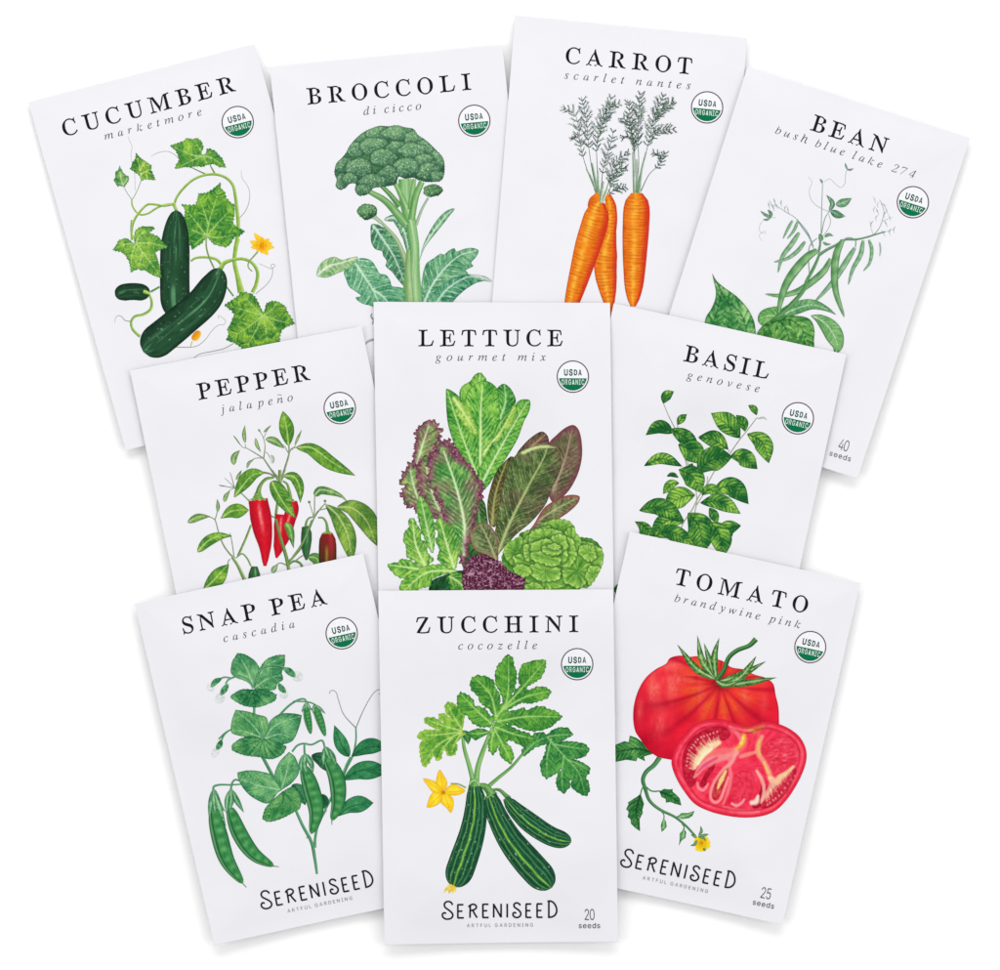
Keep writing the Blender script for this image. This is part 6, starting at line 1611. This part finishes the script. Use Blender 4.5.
lobed([(270,325),(290,312),(318,315),(330,312),(330,325),(348,340),(362,355),(370,388),(340,380),(320,372),(300,375),(298,358),(280,350)], [[(270,325),(320,345),(368,385)]], '#2a7a3c', '#6fb45c', '#123f24', edge='#1f5a34', **tk)
lobed([(350,440),(370,422),(400,422),(430,412),(420,435),(405,445),(375,450)], [[(350,440),(390,435),(428,415)]], '#2a7a3c', '#7dbb62', '#b9dca0', edge='#1f5a34', **tk)
lobed([(288,445),(300,460),(303,485),(290,500),(280,508),(276,480),(280,465)], [[(288,448),(290,480),(282,505)]], '#2a7a3c', '#7dbb62', '#b9dca0', edge='#1f5a34', **tk)
lobed([(380,488),(392,510),(388,535),(370,548),(358,572),(362,540),(362,515),(372,505)], [[(380,490),(378,530),(360,570)]], '#2a7a3c', '#8cc47a', '#b9dca0', edge='#1f5a34', **tk)
petals('printed_flower', 462, 558, 36, 11, ('#d9a818', '#f6dc34'), a0=.2, jag=.2, eye=(1.6, '#c9961c'))
for m in [[(440,535),(425,525),(412,520)], [(448,525),(460,505),(457,480)], [(452,530),(475,522),(495,518)], [(440,545),(430,565),(410,570)], [(470,580),(475,588),(478,595)], [(445,528),(470,535),(482,550)]]:
    leaf(m, 1.4, 1.6, '#2a6a3c', '#7fb87c', '#9cc890', name='printed_sepal', edge='#1f5a34', **tk)
frame(600, 560, 4.167)
blob([(275,430),(290,408),(330,397),(370,402),(410,400),(440,415),(480,412),(510,420),(545,445),(600,455),(640,475),(690,490),(720,515),(730,560),(742,610),(745,670),(745,720),(700,800),(560,850),(400,850),(298,832),(238,818),(197,786),(170,749),(147,713),(138,660),(142,600),(160,540),(190,490),(230,455)], whole_cf, 'printed_tomato', step=.8)
for m, a, b in [([(478,495),(400,450),(320,350)], 4, 3.4), ([(478,492),(425,420),(404,312)], 3.2, 3.6), ([(480,490),(455,420),(432,345)], 3, 3.4), ([(482,490),(475,400),(495,322)], 3.4, 3.6),
                ([(495,505),(580,480),(690,420)], 3.8, 3.4), ([(530,520),(600,510),(735,488)], 3.0, 3.8), ([(520,520),(590,480),(650,398)], 3.8, 4.2), ([(480,500),(520,520),(580,500)], 3, 3)]:
    leaf(m, a, b, '#22592e', '#86bb5c', '#c4e09a', name='printed_sepal', edge='#1c4a28', peak=.4, **{**tk, 'sp': 9, 'sv': .2})
tube([(485,498),(515,455),(535,405),(570,375),(620,355),(648,328)], [5,4.6,4.4,4.4,4.2,5.4], '#22592e', '#6fae5c', name='printed_stalk', nu=9)
# cut half
frame(600, 720, 4.545)
CUT = [(325,200),(330,160),(350,110),(390,60),(430,20),(480,0),(540,-5),(590,5),(630,18),(665,28),(700,15),(760,5),(820,20),(870,45),(910,80),(935,130),(938,180),(920,240),(890,300),(850,360),(800,410),(740,435),(660,443),(580,435),(500,415),(430,380),(380,320),(345,260)]
def region(P, c, pts, a, b, sd, edge='#8e1028', ew=.9, sc=.45, al=1.0):
    O = dense(f(pts), .8, True)
    i = inside(P, [O]); d, _ = pdist(P, O)
    q = mix(hx(a), hx(b), .5 + 1.3 * (fbm(P[:, 0] * sc, P[:, 1] * sc, sd) - .5))
    q = mix(q, hx(edge), .7 * np.exp(-(d / ew) ** 2))
    k = np.where(i, al * sm(0, .8, d + .3), 0)
    return mix(c, q, k)
def cut_cf(P, O):
    d, _ = pdist(P, O)
    x = (P[:, 0] - 600) * 4.545; y = (P[:, 1] - 720) * 4.545
    n = fbm(x * .02, y * .02, 4)
    th = np.arctan2(y - 215, x - 640)
    c = mix(hx('#dc2442'), hx('#f75068'), .6 + 1.2 * (n - .5) + .6 * (vn(th * 16, d * .3, 6) - .5))
    c = region(P, c, [(373,190),(385,130),(420,80),(470,45),(530,28),(575,38),(592,65),(570,90),(530,95),(490,125),(455,165),(430,215),(440,260),(418,305),(390,280),(376,240)], '#a5142e', '#d83a50', 3)
    c = region(P, c, [(735,345),(760,295),(800,268),(840,240),(880,210),(893,235),(868,300),(830,350),(780,392),(735,400),(722,375)], '#b51a34', '#e0485c', 4)
    c = region(P, c, [(740,120),(790,80),(850,75),(895,110),(905,160),(880,205),(830,235),(785,250),(755,205),(738,160)], '#dc2844', '#f25a6c', 5, edge='#d03048')
    c = region(P, c, [(455,295),(470,255),(500,215),(525,195),(520,215),(490,265),(480,295),(465,305)], '#a0142c', '#c83048', 6)
    c = region(P, c, [(510,350),(508,320),(530,270),(560,225),(585,205),(575,260),(555,320),(535,355),(520,362)], '#b01c34', '#e86a5c', 7)
    c = region(P, c, [(690,392),(725,330),(735,260),(742,300),(735,360),(725,395),(705,402)], '#a0142c', '#c02840', 8)
    c = region(P, c, [(600,270),(640,230),(690,240),(700,300),(670,370),(620,385),(590,340)], '#d42440', '#f0566a', 12, edge='#c8203c', al=.8)
    for pts, w, col, al in [
        ([(650,62),(655,90),(635,125),(600,140),(560,140),(520,150),(480,185),(440,240)], [5,8,8,7,7,7,5,3], '#f5807a', .8),
        ([(430,258),(470,208),(520,180),(580,165),(620,150)], [3,7,9,7,5], '#f5a3a0', .8), ([(440,240),(475,205),(530,172)], [2,3.6,2.6], '#e04a78', .8),
        ([(655,65),(650,95),(635,118),(610,135)], [3.5,5,4,2], '#f2c13c', .85), ([(648,80),(640,105)], 3, '#f8ea80', .9),
        ([(610,140),(588,200),(595,260),(580,330),(560,380)], [5,4,3.4,3.4,2.4], '#f58a8c', .8),
        ([(620,140),(600,190),(560,225),(520,280),(503,330),(505,360),(525,374),(547,360),(562,320),(584,260)], [4,3.6,3.6,3,3,3,3,3,3,2.4], '#f7a8a4', .85),
        ([(443,285),(448,308),(470,318),(492,290)], [2.4,3,2], '#f7a8a8', .8),
        ([(735,75),(720,110),(718,150),(745,190),(770,245),(778,275)], [4,6,5,5,6,5], '#f7a98c', .85),
        ([(725,85),(720,125),(728,160)], [2,3,2], '#e0c860', .8), ([(745,190),(765,240)], [2,3], '#f0cf78', .8),
        ([(772,262),(800,280),(822,258),(850,238),(878,212)], [4,8,6,4,3], '#f7e0a8', .9), ([(785,275),(772,310),(752,340),(732,375)], [6,5,3,2.4], '#f5b8a0', .8),
        ([(712,230),(735,270),(745,320),(735,365)], [3,4,3.4,3], '#f7c0b0', .85), ([(640,165),(690,150),(715,140)], [4,4.4,3], '#f7a090', .8),
        ([(600,380),(620,388),(645,375),(655,360)], [3,3.6,3,2], '#f7b4b4', .8), ([(560,395),(640,412),(720,415)], [3,3.6,3], '#f58a90', .7),
        ([(430,215),(452,168),(490,130),(540,102)], [4,7,9,5], '#f7e2b0', .95), ([(445,200),(470,160),(505,132)], [3,4.4,3], '#faf2cc', .9),
        ([(535,310),(552,270),(572,232)], [2,5,2.4], '#f5d890', .95), ([(590,30),(620,55),(640,90)], [3,5,3], '#f59090', .7),
        ([(690,375),(708,372),(718,345)], [5,6,3], '#f6e4d4', .95), ([(740,20),(720,50),(722,80)], [4,4,3], '#ee6a70', .6),
        ([(650,28),(690,44),(740,30)], [4,7,4], '#c8783c', .8), ([(660,40),(700,50)], [3,3], '#e0b060', .8)]:
        c = soft(P, c, pts, w, col, al)
    rnd = random.Random(12)
    for i in range(30):
        a = (i + rnd.random() * .6) / 30
        x0 = np.interp(a, [0, .3, .6, 1], [425, 440, 490, 545]); y0 = np.interp(a, [0, .3, .6, 1], [225, 175, 125, 95])
        x1 = np.interp(a, [0, .3, .6, 1], [385, 395, 440, 535]); y1 = np.interp(a, [0, .3, .6, 1], [215, 135, 72, 42])
        k = rnd.uniform(.25, .75)
        c = soft(P, c, [(x0, y0), (x0 * (1 - k) + x1 * k, y0 * (1 - k) + y1 * k)], [1.7, .8], rnd.choice(['#f5ddb8', '#f2b8a0', '#f6e6b4']), .75)
        if i % 2: c = soft(P, c, [(x1 * .85 + x0 * .15, y1 * .85 + y0 * .15), (x1 * .8 + x0 * .2, y1 * .8 + y0 * .2)], 1.8, '#f4b0a8', .8)
    for i in range(20):
        a = (i + rnd.random() * .6) / 20
        x0 = np.interp(a, [0, .5, 1], [752, 790, 872]); y0 = np.interp(a, [0, .5, 1], [350, 290, 228])
        x1 = np.interp(a, [0, 1], [752, 892]); y1 = np.interp(a, [0, .5, 1], [400, 352, 250])
        k = rnd.uniform(.3, .6)
        c = soft(P, c, [(x0, y0), (x0 * (1 - k) + x1 * k, y0 * (1 - k) + y1 * k)], [1.7, .8], rnd.choice(['#f5ddb8', '#f2b8a0']), .7)
        if i % 2: c = soft(P, c, [(x0 * .2 + x1 * .8, y0 * .2 + y1 * .8), (x0 * .14 + x1 * .86, y0 * .14 + y1 * .86)], 2.0, '#ee9a98', .85)
    s = vn((x - 700) * .05, (y - 160) * .16 + (x - 700) * .03, 41)
    right = np.exp(-(((x - 830) / 75) ** 2 + ((y - 155) / 70) ** 2) ** 2)
    c = mix(c, hx('#f7909a'), .55 * right * sm(.68, .85, s)); c = mix(c, hx('#b41c38'), .5 * right * sm(.7, .86, 1 - s))
    c = mix(c, hx('#f68088'), .6 * np.exp(-((d - 4.2) / 1.1) ** 2) * (.0 + 1.3 * vn(x * .04, y * .04, 8)))
    c = mix(c, hx('#b81c38'), .65 * np.exp(-((d - 6.9) / .8) ** 2) * (.4 + .9 * vn(x * .03, y * .03, 18)))
    c = mix(c, hx('#dc2c44'), .8 * np.exp(-((d - 1.7) / 1.3) ** 2))
    return mix(c, hx('#96142c'), .75 * np.exp(-(d / .6) ** 2))
blob(CUT, cut_cf, 'printed_tomato', step=.6)

# ------------------------------------------------------------ printed picture: zucchini
use('zucchini')
uk = dict(ruf=.3, rper=5, sp=4.2, sv=.55, ribw=.75, vw=.5, c=1.0, hatch=1.1, blot=1.0)
UD, UL, UV, UE = '#2c7a32', '#7cc140', '#b4df7c', '#2a6a30'
Z = lambda pts: [(x * 1.0477, 762 + y * 1.0477) for x, y in pts]
frame(400, 600, 4.762)
tube([(585,732),(530,795),(470,845),(405,900)], [2.6,3.2,4.2], '#4a8a3c', '#a9d488', nu=7)
lobed([(590,742),(580,720),(600,690),(625,665),(640,635),(680,630),(700,645),(725,620),(760,607),(800,610),(822,640),(790,655),(770,672),(830,675),(880,685),(900,710),(880,740),(850,750),(825,755),(880,780),(903,802)]
      + Z([(858,55),(840,75),(855,100),(860,135),(845,160),(815,147),(790,130),(778,112),(775,85),(770,120),(745,146),(720,132),(710,100),(718,65),(735,40),(700,62),(665,82),(645,60),(638,15)]) + [(680,760),(695,720),(700,680),(670,690),(640,700)],
      [[(585,735),(640,680),(700,650)],[(700,650),(780,740),(850,820),(880,920)],[(700,650),(770,640),(820,640)],[(730,685),(820,700),(895,710)],[(720,660),(700,750),(700,840)],[(780,740),(770,830),(775,905)],[(800,760),(850,780),(900,810)]],
      '#1c6a38', '#5fae4c', '#9ad07c', edge='#1c5a34', grow=.7, ser=.8, per=5, mode='cos', **uk)
tube([(298,620),(305,700),(330,790),(350,870)], [3,4,5], '#5a9a48', '#b9dc98', nu=7)
tube([(432,625),(395,720),(370,800),(362,880)], [3.4,5,6], '#5a9a48', '#b9dc98', nu=7)
leaf([(300,622),(320,650),(325,688)], 4, 4, '#1c5a30', '#3f8a40', '#7fb070', edge='#1c5030', **uk)
lobed([(292,625),(300,590),(305,540),(275,510),(250,490),(225,487),(215,505),(222,540),(238,560),(205,540),(185,545),(190,565),(205,582),(160,560),(120,560),(118,580),(150,600),(188,616),(150,620),(120,618),(90,635),(85,655),(112,660),(95,690),(98,730),(105,775),(118,793),(140,770),(150,745),(165,738),(175,762),(195,755),(200,720),(215,708),(230,740),(260,735),(272,700),(265,680),(290,650),(308,640)],
      [[(300,625),(260,560),(225,495)],[(298,625),(200,595),(125,568)],[(295,628),(190,640),(90,645)],[(295,628),(180,690),(110,780)],[(250,655),(210,700),(180,755)],[(292,635),(262,680),(245,730)]],
      '#3f8a30', '#9ad048', '#cde880', edge='#6aa03c', grow=.7, ser=.8, per=5, mode='cos', rim='#c9d84a', rimw=1.3, **uk)
lobed([(425,625),(400,612),(370,610),(335,622),(318,630),(340,655),(360,670),(385,655),(415,640)], [[(425,628),(380,635),(325,635)]], '#22702f', '#5fae48', UV, edge=UE, **uk)
lobed([(455,572),(425,602),(380,602),(345,582),(320,545),(300,540),(275,500),(275,460),(290,440),(325,455),(350,480),(350,505),(380,510),(405,520),(432,560),(447,548),(430,520),(400,500),(380,480),(375,455),(345,430),(335,400),(345,370),(370,360),(410,365),(445,385),(450,420),(470,432),(475,460),(470,490),(478,505),(492,490),(490,460),(470,430),(458,395),(455,350),(468,310),(490,290),(500,268),(518,262),(535,275),(540,310),(553,345),(550,390),(540,430),(530,452),(550,430),(577,410),(565,380),(570,340),(585,305),(620,295),(655,285),(692,287),(690,320),(672,365),(645,385),(610,405),(588,426),(620,430),(650,415),(690,415),(718,435),(700,465),(655,480),(620,490),(580,485),(545,502),(518,518),(503,537),(560,525),(590,513),(600,530),(650,508),(690,510),(700,520),(740,530),(770,556),(740,580),(720,600),(680,615),(640,622),(600,615),(560,600),(530,590),(505,588),(530,605),(570,625),(610,635),(640,660),(610,680),(590,697),(560,680),(530,665),(512,665),(500,680),(525,700),(540,740),(530,778),(500,760),(480,740),(470,690),(445,735),(425,715),(422,680),(435,650),(430,625)],
      [[(430,630),(460,560),(510,470),(517,268)],[(460,560),(430,450),(360,372)],[(440,592),(370,530),(290,447)],[(480,530),(580,420),(688,292)],[(490,520),(600,460),(715,433)],[(465,578),(600,555),(768,556)],[(455,605),(550,640),(638,660)],[(450,615),(490,690),(530,772)],[(445,630),(435,680),(435,728)]],
      UD, UL, UV, edge=UE, grow=.8, ser=.9, per=5, mode='cos', **{**uk, 'ribw': .95})
frame(400, 760, 4.545)
tube([(230,105),(265,108),(300,125)], [1.2,1.6], '#5f9a48', '#a9c888', nu=5)
def zuke(pts, w, sd, hot=0.05):
    def cf(u, v, P):
        c = mix(hx('#123f2c'), hx('#28684a'), .5 + .9 * (fbm(u * 7, v * 26, sd) - .5) + .3 * (1 - np.abs(u)) - .15)
        for s0, wd, col, am in ((hot, .085, '#8ccb48', 1.0), (hot + .42, .05, '#6fae5c', .9), (hot - .4, .05, '#5aa35c', .9), (hot + .75, .05, '#5f9a5c', .7), (hot - .74, .06, '#6aa868', .7), (-.97, .07, '#4f8f58', .6)):
            s1 = s0 + .02 * np.sin(v * 30 + s0 * 9)
            c = mix(c, hx(col), am * np.exp(-((u - s1) / wd) ** 2) * (.7 + .5 * vn(u * 10, v * 40, sd + 1)))
        c = mix(c, hx('#cfe6c0'), .9 * sm(.9, .97, vn(u * 13, v * 52, sd + 3)))
        c = mix(c, hx('#0f3020'), .6 * sm(.88, 1, np.abs(u)))
        return c
    p = Print('printed_zucchini')
    w = [q * .94 for q in w[:-1]]; t_ = np.linspace(0, 1, 80)
    w = list(np.interp(t_, np.linspace(0, 1, len(w)), w) * np.sqrt(np.clip(1 - (np.clip(t_ - .82, 0, 1) / .18) ** 2.2, 0.0005, 1)))
    p.ribbon(dense(f(pts), .6), w, w, cf, nu=41, step=.55); p.done()
tube([(410,135),(450,135),(480,160),(498,175)], [2,3.5,5], '#3f7a3c', '#8fbf70', name='printed_stalk', nu=7)
zuke([(478,172),(530,230),(600,290),(690,345),(778,368)], [3,6.6,8.2,9.4,10.4,10.8,10.8,10.6,10.4,10,9.6,8.8,.5], 5, .1)
tube([(360,115),(385,120),(405,140),(420,165)], [5,7,8,12], '#3f7f3c', '#a2cc78', name='printed_stalk', nu=9)
zuke([(408,160),(440,250),(500,360),(580,460),(690,578)], [7,9.6,10.6,11.4,12.2,13,13.8,14.6,15.2,15.6,15.6,15.6,15.4,15,1], 7, .12)
tube([(335,85),(335,110),(335,140)], [7,10,12], '#3f7f3c', '#a2cc78', name='printed_stalk', nu=9)
zuke([(340,120),(345,220),(328,330),(290,450),(245,574)], [6.5,9.5,11,12,12.6,13.2,13.7,14.2,14.6,14.9,15,15,14.8,14.4,1], 9, .1)
p = Print('printed_stalk')
st(p, [(318,112),(325,98),(345,96),(355,115)], [2,2.6,2], ('#5a9a48', '#b9dc98'))
st(p, [(385,180),(390,165),(400,172),(412,160),(425,170)], [1.6,2], ('#3f7a3c', '#9cc878'))
p.done()
p = Print('printed_blossom')
for m, a in [([(232,562),(215,580),(198,600)], 1.6), ([(236,562),(228,585),(222,605)], 2), ([(242,565),(242,585),(238,605)], 1.8), ([(246,568),(250,585),(248,600)], 1.4)]:
    O, _ = blade(m, a, a)
    p.shape(O, lambda P: mix(hx('#d9b53c'), hx('#f6e27a'), vn(P[:, 0] * .6, P[:, 1] * .6, 3)))
p.done()
def petal(pts, mid):
    O = dense(f(pts), .8, True)
    R = dense(f(mid), .6)
    def cf(P):
        d, _ = pdist(P, O); r, _ = pdist(P, R)
        c = mix(hx('#f0b818'), hx('#fbe44a'), .35 + .9 * (fbm(P[:, 0] * .3, P[:, 1] * .3, 8) - .5) + d * .12)
        c = mix(c, hx('#e39a14'), .6 * np.exp(-(r / .5) ** 2))
        return mix(c, hx('#dba824'), .8 * np.exp(-(d / .7) ** 2))
    return O, cf
p = Print('printed_flower')
for pts, mid in [([(190,140),(165,120),(165,85),(180,43),(200,70),(215,100),(208,130)], [(195,140),(185,60)]),
                 ([(205,135),(240,108),(270,118),(296,138),(275,155),(240,160),(210,155)], [(200,145),(285,140)]),
                 ([(200,150),(235,165),(245,195),(232,238),(210,215),(185,190),(185,165)], [(200,150),(228,225)]),
                 ([(190,145),(190,180),(165,205),(123,213),(130,180),(140,155),(160,140)], [(190,150),(135,205)]),
                 ([(190,145),(150,143),(125,115),(106,82),(140,88),(165,100),(190,130)], [(190,142),(118,90)])]:
    O, cf = petal(pts, mid)
    p.shape(O, cf)
p.shape(circle(f([(197,146)])[0][:2], 2.0, 16), lambda P: hx('#c98a1c'))
p.done()

# ------------------------------------------------------------ lettering of the ten packets
TX = {
 'cucumber': ('CUCUMBER', (64,136.6), (236,90.6), 'marketmore', (104.8,139.9), (202,114.8), (237.5,121.9)),
 'broccoli': ('BROCCOLI', (307.6,104.5), (471.3,89.4), 'di cicco', (363.6,115), (421.4,109.3), (474.3,120.7)),
 'carrot': ('CARROT', (565.1,62.9), (691.5,74.1), 'scarlet nantes', (564.3,78.5), (690.5,89.3), (707.2,107.3)),
 'bean': ('BEAN', (810,129.7), (884.8,154.3), 'bush blue lake 274', (774.8,133.3), (914,178.9), (913,202.2)),
 'pepper': ('PEPPER', (199,400), (311,380), 'jalape~o', (221,413.5), (293.6,401), (340,408.2)),
 'basil': ('BASIL', (682.6,361.2), (767.3,379.5), 'genovese', (685.9,378.8), (758.5,392.7), (797.5,418.4)),
 'lettuce': ('LETTUCE', (418.6,346.4), (562.7,346.4), 'gourmet mix', (435.5,361.1), (545.8,361.1), (572.8,376.8)),
 'snappea': ('SNAP PEA', (184,633.9), (328,603.8), 'cascadia', (224.6,642), (295.4,627.3), (342,633)),
 'tomato': ('TOMATO', (673.3,583.7), (806,613.3), 'brandywine pink', (673.9,601.3), (799.7,628.4), (810,646.9)),
 'zucchini': ('ZUCCHINI', (416.4,633), (578,631.5), 'cocozelle', (458.4,649.3), (537,648.7), (577,663.8)),
}
for k, (ti, a, b, va, c, d, se) in TX.items():
    ang = use(k)
    PK.layer = 0
    title(ti, a, b, 16.2)
    if '274' in va:
        p = Print('variety_lettering')
        c_ = np.array(c); d_ = np.array(d); sp = c_ + (d_ - c_) * 0.80
        text(p, [None if ch == ' ' else 'i' + ch for ch in 'bush blue lake'], c, tuple(c_ + (d_ - c_) * 0.765), 5.6, XH, '#47474d', thinning=VTHIN, step=1.6, space=1.3)
        text(p, ['b2', 'b7', 'b4'], tuple(c_ + (d_ - c_) * 0.835), d, 8.2, CAPH, '#47474d', thinning=lambda w: np.clip(w * 0.5, 12, 26), shear=0.25, step=1.6)
        p.done()
    else:
        variety(va, c, d)
    seal(se[0], se[1], ang)
use('zucchini'); T = template((430 + 98/5.556, 885 + 188/5.556), (430 + 655/5.556, 885 + 180/5.556)); brand(T); count(T, '20')
use('snappea'); T = template((267.3,908.4), (365.3,887.7)); brand(T)
use('tomato'); T = template((625.3,867), (724.3,887.2)); brand(T); count(T, '25')
use('bean'); T = template((828.9,455.2), (850,461.8), (825,238), (945,238)); count(T, '40')
